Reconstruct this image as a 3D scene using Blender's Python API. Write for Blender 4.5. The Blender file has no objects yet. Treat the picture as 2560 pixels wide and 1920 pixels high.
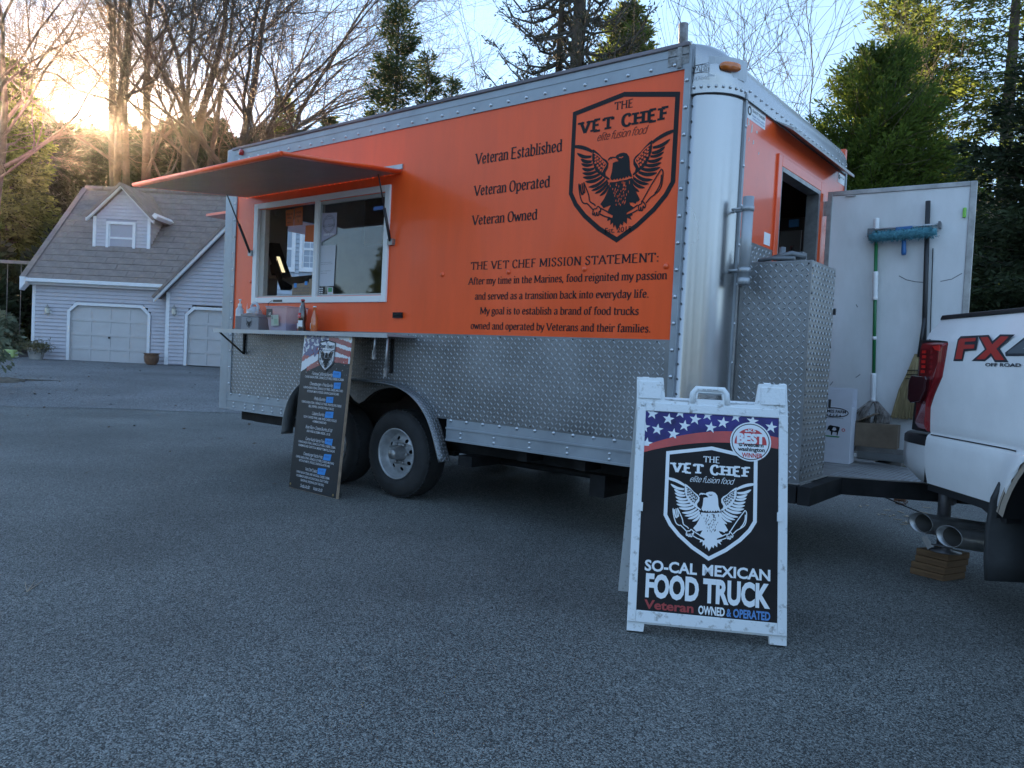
import bpy, math, random
import numpy as np
from mathutils import Vector, Matrix
from mathutils.geometry import tessellate_polygon

# ------------------------------------------------------------------ camera, sky, sun, exposure
SC = bpy.context.scene
COL = SC.collection
YAW, PITCH, ROLL = .67022, -.03502, .04813
CAM = np.array([0., -4.3, 1.2])
def cam_axes():
    cy, sy = math.cos(YAW), math.sin(YAW); cp, sp = math.cos(PITCH), math.sin(PITCH)
    f = Vector((-sy*cp, cy*cp, sp)); r = Vector((cy, sy, 0)); u = r.cross(f)
    cr, sr = math.cos(ROLL), math.sin(ROLL)
    return r*cr+u*sr, u*cr-r*sr, f
_r, _u, _f = cam_axes()
cd = bpy.data.cameras.new('camera'); cd.sensor_width = 36; cd.lens = 1924.15/2560*36
cd.clip_start = .05; cd.clip_end = 2000
cam = bpy.data.objects.new('camera', cd); COL.objects.link(cam)
cam.matrix_world = Matrix(((_r.x, _u.x, -_f.x, CAM[0]), (_r.y, _u.y, -_f.y, CAM[1]), (_r.z, _u.z, -_f.z, CAM[2]), (0, 0, 0, 1)))
SC.camera = cam
FW = np.array([-math.sin(YAW), math.cos(YAW)]); RT = np.array([math.cos(YAW), math.sin(YAW)])
def W(u, d, z=0.):            # metres to the right of / ahead of the viewpoint -> world
    p = CAM[:2]+FW*d+RT*u
    return (float(p[0]), float(p[1]), z)

SUN = Vector((-.8969, .3725, .2384)).normalized()
SUN_EL, SUN_ROT = math.radians(13.8), math.radians(-67.44)
world = bpy.data.worlds.new('World'); SC.world = world; world.use_nodes = True
nt = world.node_tree; N = nt.nodes; LK = nt.links; N.clear()
wo = N.new('ShaderNodeOutputWorld'); bg = N.new('ShaderNodeBackground'); sky = N.new('ShaderNodeTexSky')
sky.sky_type = 'NISHITA'; sky.sun_disc = False; sky.sun_elevation = SUN_EL; sky.sun_rotation = SUN_ROT
sky.altitude = 50; sky.air_density = 1.0; sky.dust_density = .05; sky.ozone_density = 3.0
bg.inputs['Strength'].default_value = SKY_STRENGTH = .15
def wmath(op, a, b):
    m = N.new('ShaderNodeMath'); m.operation = op
    for i, x in enumerate((a, b)):
        if x is None: continue
        if hasattr(x, 'links'): LK.new(x, m.inputs[i])
        else: m.inputs[i].default_value = x
    return m.outputs[0]
# glow of the low sun itself, round its true direction
tc = N.new('ShaderNodeTexCoord'); dp = N.new('ShaderNodeVectorMath'); dp.operation = 'DOT_PRODUCT'
nrm = N.new('ShaderNodeVectorMath'); nrm.operation = 'NORMALIZE'
LK.new(tc.outputs['Generated'], nrm.inputs[0]); LK.new(nrm.outputs[0], dp.inputs[0]); dp.inputs[1].default_value = SUN
clampd = wmath('MAXIMUM', dp.outputs['Value'], 0.)
# the phone's picture compresses the sky's range: one tone curve on the whole sky, the same in every direction
sp = N.new('ShaderNodeSeparateColor'); LK.new(sky.outputs[0], sp.inputs[0]); cbn = N.new('ShaderNodeCombineColor')
for i, kk in enumerate((.80, .98, 1.20)): LK.new(wmath('MULTIPLY', wmath('POWER', sp.outputs[i], .42), kk), cbn.inputs[i])
acc = cbn.outputs[0]
for power, amt, colr in ((9000, 45, (1, .93, .80)), (500, 4, (1, .66, .36)), (60, .5, (1, .72, .50))):
    pw = wmath('MULTIPLY', wmath('POWER', clampd, power), amt)
    cm = N.new('ShaderNodeVectorMath'); cm.operation = 'SCALE'; cm.inputs[0].default_value = colr; LK.new(pw, cm.inputs['Scale'])
    ad = N.new('ShaderNodeVectorMath'); ad.operation = 'ADD'; LK.new(acc, ad.inputs[0]); LK.new(cm.outputs[0], ad.inputs[1]); acc = ad.outputs[0]
LK.new(acc, bg.inputs['Color']); LK.new(bg.outputs[0], wo.inputs[0])
sl = bpy.data.lights.new('sun', 'SUN'); sl.energy = 5.0; sl.angle = math.radians(.5); sl.color = (1, .74, .45)
so = bpy.data.objects.new('sun', sl); COL.objects.link(so); so.rotation_euler = SUN.to_track_quat('Z', 'Y').to_euler(); so.location = (-40, 20, 30)
vs = SC.view_settings; vs.view_transform = 'Standard'; vs.look = 'None'; vs.exposure = 2.38; vs.gamma = 1; vs.use_curve_mapping = False
SC.cycles.max_bounces = 8; SC.cycles.diffuse_bounces = 3; SC.cycles.glossy_bounces = 4; SC.cycles.transmission_bounces = 6; SC.cycles.transparent_max_bounces = 8
SC.cycles.use_denoising = True; SC.cycles.sample_clamp_indirect = 6

# ------------------------------------------------------------------ materials
MATS = {}
def mat(name, col, rough=.6, metal=0., vary=0., vscale=6., bump=0., bscale=60., coat=0., spec=.5, trans=0., alpha=1., col2=None, stretch=None, detail=4, emis=None, estr=1., ior=1.5, rvary=0.):
    if name in MATS: return MATS[name]
    m = bpy.data.materials.new(name); m.use_nodes = True; t = m.node_tree; n = t.nodes; l = t.links
    b = n['Principled BSDF']; b.inputs['Base Color'].default_value = (*col, 1); b.inputs['Roughness'].default_value = rough
    b.inputs['Metallic'].default_value = metal; b.inputs['Specular IOR Level'].default_value = spec
    b.inputs['Coat Weight'].default_value = coat; b.inputs['Coat Roughness'].default_value = .06
    b.inputs['Transmission Weight'].default_value = trans; b.inputs['Alpha'].default_value = alpha; b.inputs['IOR'].default_value = ior
    if emis: b.inputs['Emission Color'].default_value = (*emis, 1); b.inputs['Emission Strength'].default_value = estr
    if vary or bump or col2 or rvary:
        co = n.new('ShaderNodeTexCoord'); mp = n.new('ShaderNodeMapping'); l.new(co.outputs['Object'], mp.inputs[0])
        if stretch: mp.inputs['Scale'].default_value = stretch
    if vary or col2 or rvary:
        nz = n.new('ShaderNodeTexNoise'); nz.inputs['Scale'].default_value = vscale; nz.inputs['Detail'].default_value = detail; nz.inputs['Roughness'].default_value = .62
        l.new(mp.outputs[0], nz.inputs['Vector'])
        rp = n.new('ShaderNodeValToRGB'); rp.color_ramp.elements[0].position = .33; rp.color_ramp.elements[1].position = .67
        lo = col2 if col2 else tuple(max(0, c*(1-vary)) for c in col); hi = col if col2 else tuple(min(1, c*(1+vary)) for c in col)
        rp.color_ramp.elements[0].color = (*lo, 1); rp.color_ramp.elements[1].color = (*hi, 1)
        l.new(nz.outputs['Fac'], rp.inputs[0]); l.new(rp.outputs[0], b.inputs['Base Color'])
        if rvary:
            mr = n.new('ShaderNodeMapRange'); mr.inputs['To Min'].default_value = max(0, rough-rvary); mr.inputs['To Max'].default_value = min(1, rough+rvary)
            l.new(nz.outputs['Fac'], mr.inputs[0]); l.new(mr.outputs[0], b.inputs['Roughness'])
    if bump:
        nb = n.new('ShaderNodeTexNoise'); nb.inputs['Scale'].default_value = bscale; nb.inputs['Detail'].default_value = 5
        l.new(mp.outputs[0], nb.inputs['Vector']); bp = n.new('ShaderNodeBump'); bp.inputs['Strength'].default_value = bump; bp.inputs['Distance'].default_value = .01
        l.new(nb.outputs['Fac'], bp.inputs['Height']); l.new(bp.outputs[0], b.inputs['Normal'])
    MATS[name] = m; return m

def leaf_mat(name, lo, hi, scale=1.2, transl=.35):
    m = bpy.data.materials.new(name); m.use_nodes = True; t = m.node_tree; n = t.nodes; l = t.links
    b = n['Principled BSDF']; out = n['Material Output']; b.inputs['Roughness'].default_value = .65; b.inputs['Specular IOR Level'].default_value = .25
    ge = n.new('ShaderNodeNewGeometry'); nz = n.new('ShaderNodeTexNoise'); nz.inputs['Scale'].default_value = scale; l.new(ge.outputs['Position'], nz.inputs['Vector'])
    wn = n.new('ShaderNodeMath'); wn.operation = 'MULTIPLY_ADD'; wn.inputs[1].default_value = .55; l.new(ge.outputs['Random Per Island'], wn.inputs[0]); l.new(nz.outputs['Fac'], wn.inputs[2])
    rp = n.new('ShaderNodeValToRGB'); rp.color_ramp.elements[0].position = .34; rp.color_ramp.elements[1].position = .90
    rp.color_ramp.elements[0].color = (*lo, 1); rp.color_ramp.elements[1].color = (*hi, 1); l.new(wn.outputs[0], rp.inputs[0]); l.new(rp.outputs[0], b.inputs['Base Color'])
    tr = n.new('ShaderNodeBsdfTranslucent'); l.new(rp.outputs[0], tr.inputs[0]); mx = n.new('ShaderNodeMixShader'); mx.inputs[0].default_value = transl
    l.new(b.outputs[0], mx.inputs[1]); l.new(tr.outputs[0], mx.inputs[2]); l.new(mx.outputs[0], out.inputs[0])
    MATS[name] = m; return m

def asphalt_mat(name, dark, lite, fine=95., wear=.5):
    m = bpy.data.materials.new(name); m.use_nodes = True; t = m.node_tree; n = t.nodes; l = t.links; b = n['Principled BSDF']
    co = n.new('ShaderNodeTexCoord')
    def vor(scale, feat='F1'):
        v = n.new('ShaderNodeTexVoronoi'); v.inputs['Scale'].default_value = scale; v.feature = feat; l.new(co.outputs['Object'], v.inputs['Vector']); return v
    def ramp(src, p0, p1, c0, c1):
        r = n.new('ShaderNodeValToRGB'); r.color_ramp.elements[0].position = p0; r.color_ramp.elements[1].position = p1
        r.color_ramp.elements[0].color = (*c0, 1); r.color_ramp.elements[1].color = (*c1, 1); l.new(src, r.inputs[0]); return r.outputs[0]
    def mix(f, a, c, mode='MIX'):
        x = n.new('ShaderNodeMix'); x.data_type = 'RGBA'; x.blend_type = mode
        if hasattr(f, 'links'): l.new(f, x.inputs[0])
        else: x.inputs[0].default_value = f
        l.new(a, x.inputs[6]); l.new(c, x.inputs[7]); return x.outputs[2]
    v1 = vor(fine); v2 = vor(fine*.42)
    sep = n.new('ShaderNodeSeparateColor'); l.new(v1.outputs['Color'], sep.inputs[0])
    sep2 = n.new('ShaderNodeSeparateColor'); l.new(v2.outputs['Color'], sep2.inputs[0])
    stones = ramp(sep.outputs[0], .30, .97, tuple(x*.30 for x in dark), tuple(x*1.7 for x in lite))
    big = ramp(sep2.outputs[1], .72, .99, dark, tuple(x*2.1 for x in lite))
    base = mix(.18, stones, big)
    nz = n.new('ShaderNodeTexNoise'); nz.inputs['Scale'].default_value = .55; nz.inputs['Detail'].default_value = 8; l.new(co.outputs['Object'], nz.inputs['Vector'])
    wr = ramp(nz.outputs['Fac'], .35, .68, (1-wear*.55,)*3, (1.12, 1.12, 1.12)); base = mix(1., base, wr, 'MULTIPLY')
    l.new(base, b.inputs['Base Color']); b.inputs['Roughness'].default_value = .72; b.inputs['Specular IOR Level'].default_value = .55
    rr = n.new('ShaderNodeMapRange'); rr.inputs['To Min'].default_value = .45; rr.inputs['To Max'].default_value = .9; l.new(sep.outputs[1], rr.inputs[0]); l.new(rr.outputs[0], b.inputs['Roughness'])
    bp = n.new('ShaderNodeBump'); bp.inputs['Strength'].default_value = .8; bp.inputs['Distance'].default_value = .006; bp.invert = True
    l.new(v1.outputs['Distance'], bp.inputs['Height']); bp2 = n.new('ShaderNodeBump'); bp2.inputs['Strength'].default_value = .22; bp2.inputs['Distance'].default_value = .01
    l.new(sep2.outputs[0], bp2.inputs['Height']); l.new(bp.outputs[0], bp2.inputs['Normal']); l.new(bp2.outputs[0], b.inputs['Normal'])
    MATS[name] = m; return m

ORANGE = mat('orange paint', (.92, .10, .016), .36, vary=.07, vscale=5, bump=.07, bscale=2.6, coat=.12, spec=.35, stretch=(1, 1, .16), rvary=.12, detail=7)
ORANGE2 = mat('orange paint front', (.85, .095, .015), .3, vary=.08, vscale=2., bump=.06, bscale=3., coat=.4)
ALU = mat('brushed aluminium', (.38, .40, .42), .42, metal=.5, vary=.10, vscale=5, bump=.04, bscale=8, rvary=.08)
ALUC = mat('curved aluminium', (.42, .42, .42), .27, metal=.95, vary=.03, vscale=.8, bump=.006, bscale=1.2, rvary=.03)
ALUP = mat('painted aluminium strip', (.30, .33, .36), .45, metal=.3, vary=.12, vscale=4, rvary=.1)
PLATE = mat('diamond plate', (.22, .225, .23), .44, metal=.75, vary=.22, vscale=2.2, bump=.05, bscale=30, rvary=.1)
STEEL = mat('dull steel', (.32, .32, .32), .45, metal=.8, vary=.2, vscale=12)
BLACKST = mat('black frame steel', (.016, .016, .017), .7, spec=.2, vary=.3, vscale=8, bump=.1, bscale=40)
RUB = mat('tyre rubber', (.022, .022, .023), .78, vary=.25, vscale=9, bump=.15, bscale=60)
RIMM = mat('silver wheel paint', (.40, .41, .42), .42, metal=.4, vary=.2, vscale=14)
INK = mat('black vinyl', (.010, .010, .012), .55, spec=.25)
WHITEP = mat('white print', (.80, .81, .82), .5)
WHITEPL = mat('white plastic', (.80, .81, .81), .45, vary=.05, vscale=20)
WHITEFR = mat('white window frame', (.80, .80, .80), .4)
GLASS = mat('window glass', (.9, .95, .95), .02, trans=1., ior=1.45, spec=.6)
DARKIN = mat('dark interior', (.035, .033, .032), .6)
BLACKPL = mat('black plastic', (.02, .02, .022), .45)
WOOD = mat('timber block', (.20, .115, .055), .8, col2=(.12, .065, .03), vscale=5, stretch=(1, 1, 12), bump=.2, bscale=25)
SIDING = mat('lilac grey siding', (.48, .46, .50), .65, vary=.05, vscale=3)
SIDING2 = mat('pale grey siding', (.40, .44, .50), .65, vary=.05, vscale=3)
TRIM = mat('white trim', (.72, .72, .74), .5, vary=.04, vscale=5)
ROOFT = mat('grey brown roof tile', (.27, .215, .19), .85, col2=(.19, .15, .135), vscale=3, bump=.3, bscale=30)
GDOOR = mat('greige garage door', (.50, .48, .48), .55, vary=.04, vscale=2)
DGLASS = mat('dark house glass', (.05, .055, .06), .06, spec=.9)
BARK = mat('bark', (.10, .075, .055), .9, col2=(.05, .038, .03), vscale=8, stretch=(1, 1, .25), bump=.4, bscale=18)
BARKL = mat('pale twig bark', (.26, .21, .15), .85, vary=.25, vscale=6)
TWIG = mat('twig', (.12, .085, .06), .85, vary=.25, vscale=4)
SOIL = mat('garden soil', (.055, .042, .032), .95, col2=(.028, .022, .018), vscale=2.5, bump=.5, bscale=12)
ASPH = asphalt_mat('asphalt', (.068, .070, .064), (.20, .21, .20), fine=200., wear=.7)
ASPH2 = asphalt_mat('smooth asphalt', (.11, .113, .117), (.19, .195, .20), fine=90., wear=.45)
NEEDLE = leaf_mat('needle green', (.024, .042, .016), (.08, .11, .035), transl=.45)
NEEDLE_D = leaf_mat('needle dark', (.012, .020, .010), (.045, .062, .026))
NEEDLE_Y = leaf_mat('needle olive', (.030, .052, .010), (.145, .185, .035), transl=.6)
CEDAR = leaf_mat('cedar scale leaf', (.028, .060, .014), (.13, .18, .03), transl=.62)
RHODO = leaf_mat('broad leaf', (.06, .08, .05), (.18, .20, .13))
GRASS = leaf_mat('grass blade', (.03, .07, .01), (.12, .22, .03))
TRUCKW = mat('white truck paint', (.82, .82, .82), .30, coat=.6, vary=.05, vscale=4, bump=.02, bscale=2, spec=.5)

# ------------------------------------------------------------------ mesh helpers
class MB:
    def __init__(s): s.v = []; s.f = []; s.sm = []
    def poly(s, pts, smooth=False):
        k = len(s.v); s.v += [tuple(p) for p in pts]; s.f.append(tuple(range(k, k+len(pts)))); s.sm.append(smooth); return s
    def mesh(s, vs_, fs, smooth=False):
        k = len(s.v); s.v += [tuple(p) for p in vs_]; s.f += [tuple(i+k for i in f) for f in fs]; s.sm += [smooth]*len(fs); return s
    def box(s, x0, x1, y0, y1, z0, z1):
        return s.mesh([(x0, y0, z0), (x1, y0, z0), (x1, y1, z0), (x0, y1, z0), (x0, y0, z1), (x1, y0, z1), (x1, y1, z1), (x0, y1, z1)],
                      [(0, 3, 2, 1), (4, 5, 6, 7), (0, 1, 5, 4), (1, 2, 6, 5), (2, 3, 7, 6), (3, 0, 4, 7)])
    def fbox(s, F, a0, a1, b0, b1, c0, c1):
        pts = [F(a, b, c) for c in (c0, c1) for a, b in ((a0, b0), (a1, b0), (a1, b1), (a0, b1))]
        return s.mesh(pts, [(0, 3, 2, 1), (4, 5, 6, 7), (0, 1, 5, 4), (1, 2, 6, 5), (2, 3, 7, 6), (3, 0, 4, 7)])
    def prism(s, F, poly, c0, c1, smooth=False):
        n = len(poly); pts = [F(a, b, c0) for a, b in poly]+[F(a, b, c1) for a, b in poly]
        s.mesh(pts, [tuple(range(n))[::-1], tuple(range(n, 2*n))]); k = len(s.v)-2*n
        for i in range(n): s.f.append((k+i, k+(i+1) % n, k+n+(i+1) % n, k+n+i)); s.sm.append(smooth)
        return s
    def tube(s, pts, r, n=8, cap=True, smooth=True):
        pts = [Vector(p) for p in pts]; rs = r if hasattr(r, '__len__') else [r]*len(pts)
        k = len(s.v); t0 = (pts[1]-pts[0]).normalized(); a = t0.orthogonal().normalized()
        for i, p in enumerate(pts):
            t = ((pts[min(i+1, len(pts)-1)]-pts[max(i-1, 0)])).normalized(); a = (a-t*a.dot(t)).normalized(); b = t.cross(a)
            for j in range(n):
                g = 2*math.pi*j/n; s.v.append(tuple(p+(a*math.cos(g)+b*math.sin(g))*rs[i]))
        for i in range(len(pts)-1):
            for j in range(n):
                s.f.append((k+i*n+j, k+i*n+(j+1) % n, k+(i+1)*n+(j+1) % n, k+(i+1)*n+j)); s.sm.append(smooth)
        if cap:
            s.f.append(tuple(k+j for j in range(n))[::-1]); s.sm.append(False); e = k+(len(pts)-1)*n
            s.f.append(tuple(e+j for j in range(n))); s.sm.append(False)
        return s
    def lathe(s, prof, o, ax, n=24, smooth=True):      # prof: (radius, along axis)
        o = Vector(o); ax = Vector(ax).normalized(); a = ax.orthogonal().normalized(); b = ax.cross(a); k = len(s.v); m = len(prof)
        for r, h in prof:
            for j in range(n):
                g = 2*math.pi*j/n; s.v.append(tuple(o+ax*h+(a*math.cos(g)+b*math.sin(g))*r))
        for i in range(m-1):
            for j in range(n):
                s.f.append((k+i*n+j, k+i*n+(j+1) % n, k+(i+1)*n+(j+1) % n, k+(i+1)*n+j)); s.sm.append(smooth)
        return s
    def dome(s, o, ax, r, h, n=8):
        return s.lathe([(r, 0), (r*.85, h*.6), (r*.45, h*.93), (.0005, h)], o, ax, n)

ORG = {}
def mk(name, verts, faces, material, parent=None, org=None, smooth=None):
    if org is None: org = ORG[parent] if parent else (0, 0, 0)
    me = bpy.data.meshes.new(name)
    v = np.asarray(verts, dtype=np.float64)-np.asarray(org)
    me.from_pydata(v.tolist(), [], faces) if not isinstance(faces, np.ndarray) else fast_mesh(me, v, faces)
    if smooth is not None:
        me.polygons.foreach_set('use_smooth', smooth if hasattr(smooth, '__len__') else [smooth]*len(me.polygons))
    if material: me.materials.append(material)
    me.update()
    o = bpy.data.objects.new(name, me); COL.objects.link(o)
    if parent: o.parent = parent; o.location = tuple(np.asarray(org)-np.asarray(ORG[parent]))
    else: o.location = org
    ORG[o] = org; return o
def fast_mesh(me, v, faces):
    n, k = faces.shape; me.vertices.add(len(v)); me.vertices.foreach_set('co', v.astype(np.float32).ravel())
    me.loops.add(n*k); me.loops.foreach_set('vertex_index', faces.astype(np.int32).ravel())
    me.polygons.add(n); me.polygons.foreach_set('loop_start', np.arange(0, n*k, k, dtype=np.int32)); me.polygons.foreach_set('loop_total', np.full(n, k, dtype=np.int32))
    me.update(calc_edges=True)
def ob(name, mb, material, parent=None, org=None, bevel=0., label=None, kind=None):
    o = mk(name, mb.v, mb.f, material, parent, org, mb.sm)
    if bevel:
        b = o.modifiers.new('bevel', 'BEVEL'); b.width = bevel; b.segments = 2; b.limit_method = 'ANGLE'; b.angle_limit = math.radians(50)
    if label: o['label'] = label
    if kind: o['kind'] = kind
    return o
def thing(name, label, cat, loc=(0, 0, 0), group=None):
    o = bpy.data.objects.new(name, None); o.empty_display_size = .2; COL.objects.link(o); o.location = loc; ORG[o] = tuple(loc)
    o['label'] = label; o['category'] = cat
    if group: o['group'] = group
    return o
def tag(o, label, cat, group=None):
    o['label'] = label; o['category'] = cat
    if group: o['group'] = group
    return o
def struct(o): o['kind'] = 'structure'; return o
def inst(src, loc, parent=None, rot=None, scale=None):       # a copy that shares its mesh
    c = src.copy(); COL.objects.link(c); c.parent = parent
    c.location = tuple(np.asarray(loc)-np.asarray(ORG[parent] if parent else (0, 0, 0)))
    if rot is not None: c.rotation_euler = rot
    if scale is not None: c.scale = scale
    ORG[c] = tuple(loc); return c
def dup_tree(root, loc, rotz, label, scale=1.):
    r = root.copy(); COL.objects.link(r); r.location = loc; r.rotation_euler = (0, 0, rotz); r.scale = (scale,)*3; r['label'] = label
    for ch in root.children:
        q = ch.copy(); COL.objects.link(q); q.parent = r
        for g in ch.children:
            e = g.copy(); COL.objects.link(e); e.parent = q
    return r
def frame(o, u, v):
    o = Vector(o); u = Vector(u).normalized(); v = Vector(v).normalized(); w = u.cross(v)
    return lambda a, b, c=0.: tuple(o+u*a+v*b+w*c)      # c>0 comes out of the face

# ------------------------------------------------------------------ lettering
# pen skeletons on a 7-unit cap height; '~' marks a smooth stroke
GL = {
'A': (6.6, '.2,0 3.3,7|3.3,7 6.4,0|1.4,2.4 5.2,2.4'), 'B': (5.6, '1,0 1,7|~1,7 3.4,6.9 4.5,5.4 3.4,3.8 1,3.7|~1,3.7 3.6,3.6 5,1.9 3.6,.1 1,0'),
'C': (6, '~5.3,5.4 4.6,6.7 3.2,7 1.5,6 .8,3.5 1.5,1 3.2,0 4.7,.4 5.5,1.6'), 'D': (6.2, '1,0 1,7|~1,7 3.6,6.8 5.4,5 5.4,2 3.6,.2 1,0'),
'E': (5.6, '1,0 1,7|1,7 5,7|1,3.7 4.2,3.7|1,0 5.2,0'), 'F': (5.2, '1,0 1,7|1,7 4.9,7|1,3.7 4.1,3.7'), 'H': (6.8, '1,0 1,7|5.8,0 5.8,7|1,3.6 5.8,3.6'),
'I': (2.6, '1.3,0 1.3,7'), 'M': (8.2, '1,0 1,7|1,7 4.1,1|4.1,1 7.2,7|7.2,0 7.2,7'), 'N': (7, '1,0 1,7|1,7 6,0|6,0 6,7'), 'O': (6.6, '~3.3,7 1.5,6.1 .8,3.5 1.5,.9 3.3,0 5.1,.9 5.8,3.5 5.1,6.1 3.3,7'),
'P': (5.2, '1,0 1,7|~1,7 3.4,6.9 4.6,5.2 3.4,3.4 1,3.3'), 'S': (5.2, '~4.3,5.7 3.6,6.8 2.4,7 1.1,6.3 1,5 2.4,3.9 3.9,3 4.4,1.7 3.5,.3 2.3,0 1.2,.4 .7,1.6'),
'T': (6.4, '3.2,0 3.2,6.6|.2,6.7 6.2,6.7|.4,6.9 .4,5.3|6.0,6.9 6.0,5.3'), 'V': (6.4, '.3,7 3.2,0|3.2,0 6.1,7'), 'W': (8.6, '.3,7 2.4,0|2.4,0 4.3,6|4.3,6 6.2,0|6.2,0 8.3,7'), 'R': (5.8, '1,0 1,7|~1,7 3.6,6.9 4.6,5.3 3.4,3.6 1,3.5|2.8,3.5 5.3,0'),
'a': (4.7, '~.9,3.9 1.6,4.8 2.8,4.9 3.6,4 3.6,1.2 4.4,.1|~3.6,2.9 1.6,2.4 .8,1.2 1.6,.1 2.6,.2 3.6,1'), 'b': (5, '1,0 1,7.2|~1,3.8 2,4.8 3.2,4.8 4.2,3.7 4.2,1.4 3.2,.1 2,.1 1,1'),
'c': (4.4, '~3.9,3.9 3.2,4.8 2.2,4.8 1.1,3.9 .8,2.4 1.2,.9 2.2,.1 3.2,.2 4,1.1'), 'd': (5.1, '4.1,0 4.1,7.2|~4.1,3.8 3.1,4.8 1.9,4.8 .9,3.7 .9,1.4 1.9,.1 3.1,.1 4.1,1'),
'e': (4.5, '.9,2.7 3.8,2.7|~3.8,2.7 3.5,4.2 2.4,4.9 1.2,4.2 .8,2.5 1.3,.8 2.5,.1 3.9,1.1'), 'f': (3.3, '1.5,0 1.5,5.6|~1.5,5.6 1.9,6.9 3,7.1 3.5,6.4|.4,4.8 2.9,4.8'),
'g': (4.6, '~2.3,4.9 1,4.3 1,2.4 2.3,1.8 3.6,2.4 3.6,4.3 2.3,4.9|~1.4,1.9 1,1 3.4,.5 4.1,-.6 2.6,-1.9 1,-1.7 .6,-.8 1.4,.2|3.4,4.5 4.5,4.8'),
'h': (5, '1,0 1,7.2|~1,3.8 2.2,4.8 3.5,4.6 4,3.4|4,0 4,3.5'), 'i': (2.3, '1.15,0 1.15,4.9|.1.15,6.3 1.15,7.1'), 'k': (4.9, '1,0 1,7.2|1,2 3.9,4.9|2,2.8 4.5,0'), 'l': (2.3, '1.15,0 1.15,7.2'),
'm': (7.6, '1,0 1,4.9|~1,3.8 2.1,4.8 3.3,4.6 3.8,3.4|3.8,0 3.8,3.5|~3.8,3.8 4.9,4.8 6.1,4.6 6.6,3.4|6.6,0 6.6,3.5'), 'n': (5, '1,0 1,4.9|~1,3.8 2.2,4.8 3.5,4.6 4,3.4|4,0 4,3.5'),
'o': (4.8, '~2.4,4.9 1.1,4.2 .8,2.5 1.1,.8 2.4,.1 3.7,.8 4,2.5 3.7,4.2 2.4,4.9'), 'p': (5, '1,-2 1,4.9|~1,3.8 2,4.8 3.2,4.8 4.2,3.7 4.2,1.4 3.2,.1 2,.1 1,1'), 'r': (3.7, '1,0 1,4.9|~1,3.4 1.9,4.6 3.2,4.7 3.4,4.1'),
's': (3.8, '~3.1,4 2.5,4.8 1.6,4.8 .9,4.1 1.2,3.1 2.6,2.2 3.2,1.3 2.6,.2 1.6,.1 .7,1'), 't': (3.2, '1.4,.8 1.4,6.3|~1.4,1 1.8,.15 3,.6|.3,4.8 2.9,4.8'), 'u': (5, '1,1.5 1,4.9|~1,1.5 1.5,.3 2.8,.1 4,1.1|4,0 4,4.9'),
'v': (4.6, '.2,4.9 2.3,0|2.3,0 4.4,4.9'), 'w': (6.6, '.2,4.9 1.9,0|1.9,0 3.3,4.4|3.3,4.4 4.7,0|4.7,0 6.4,4.9'), 'y': (4.6, '.2,4.9 2.4,0|~4.4,4.9 2.4,0 1.6,-1.7 .5,-1.9'),
'.': (2, '.1,.0 1,.9'), ',': (2, '.1,.8 .5,-1.2'), ':': (2.2, '.1.1,.0 1.1,.9|.1.1,3.4 1.1,4.3'), "'": (1.6, '.8,7 .8,5.6'), '-': (3.2, '.5,2.8 2.7,2.8'), '+': (4, '2,1 2,4.6|.3,2.8 3.7,2.8'), '$': (4.6, '~3.9,5.2 3,6 1.6,6 1,4.8 2.3,3.6 3.6,2.6 3,1 1.6,.9 .7,1.8|2.3,.2 2.3,6.8'),
'0': (4.6, '~2.3,6.6 1,5.6 .8,3.3 1,1 2.3,0 3.6,1 3.8,3.3 3.6,5.6 2.3,6.6'), '1': (3, '1.6,0 1.6,6.6|.8,5.6 1.6,6.6'), '5': (4.4, '3.7,6.6 1.2,6.6|1.2,6.6 1,3.9|~1,3.9 2.6,4.3 3.7,3 3.6,1 2.2,0 .8,.5'), '7': (4.2, '.6,6.6 3.8,6.6|3.8,6.6 1.6,0'), '3': (4.4, '~.9,5.8 2,6.7 3.4,6 3.3,4.2 2,3.5 3.6,2.8 3.6,.8 2.2,0 .8,.7'),
' ': (2.2, '')}
def crs(p, n=5):
    P = [p[0]]+p+[p[-1]]; out = []
    closed = (abs(p[0][0]-p[-1][0])+abs(p[0][1]-p[-1][1])) < .01
    if closed: P[0] = p[-2]; P[-1] = p[1]
    for i in range(1, len(P)-2):
        a, b, c, d = P[i-1:i+3]
        for k in range(n):
            t = k/n; t2 = t*t; t3 = t2*t
            out.append(tuple(.5*(2*b[j]+(c[j]-a[j])*t+(2*a[j]-5*b[j]+4*c[j]-d[j])*t2+(3*b[j]-a[j]-3*c[j]+d[j])*t3) for j in (0, 1)))
    return out+[p[-1]]
def ribbon(pts, wf):
    L, R = [], []
    closed = len(pts) > 3 and abs(pts[0][0]-pts[-1][0])+abs(pts[0][1]-pts[-1][1]) < 1e-6
    for i, p in enumerate(pts):
        a = pts[i-1] if i else (pts[-2] if closed else p); b = pts[i+1] if i+1 < len(pts) else (pts[1] if closed else p)
        dx, dy = b[0]-a[0], b[1]-a[1]; q = math.hypot(dx, dy) or 1; w = wf(math.atan2(dy, dx))*.5
        L.append((p[0]-dy/q*w, p[1]+dx/q*w)); R.append((p[0]+dy/q*w, p[1]-dx/q*w))
    return L, R
STY = {'serif': dict(wx=1.42, wn=.50, serif=.80, st=.42, slant=0, gap=.25, pen=18), 'serifcap': dict(wx=1.35, wn=.50, serif=.75, st=.42, slant=0, gap=.8, pen=15),
       'slab': dict(wx=2.0, wn=1.35, serif=1.15, st=1.2, slant=0, gap=1.5, pen=0), 'script': dict(wx=.62, wn=.5, serif=0, st=0, slant=.38, gap=-.55, pen=20),
       'hand': dict(wx=.75, wn=.6, serif=0, st=0, slant=.2, gap=-.5, pen=20)}
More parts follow.
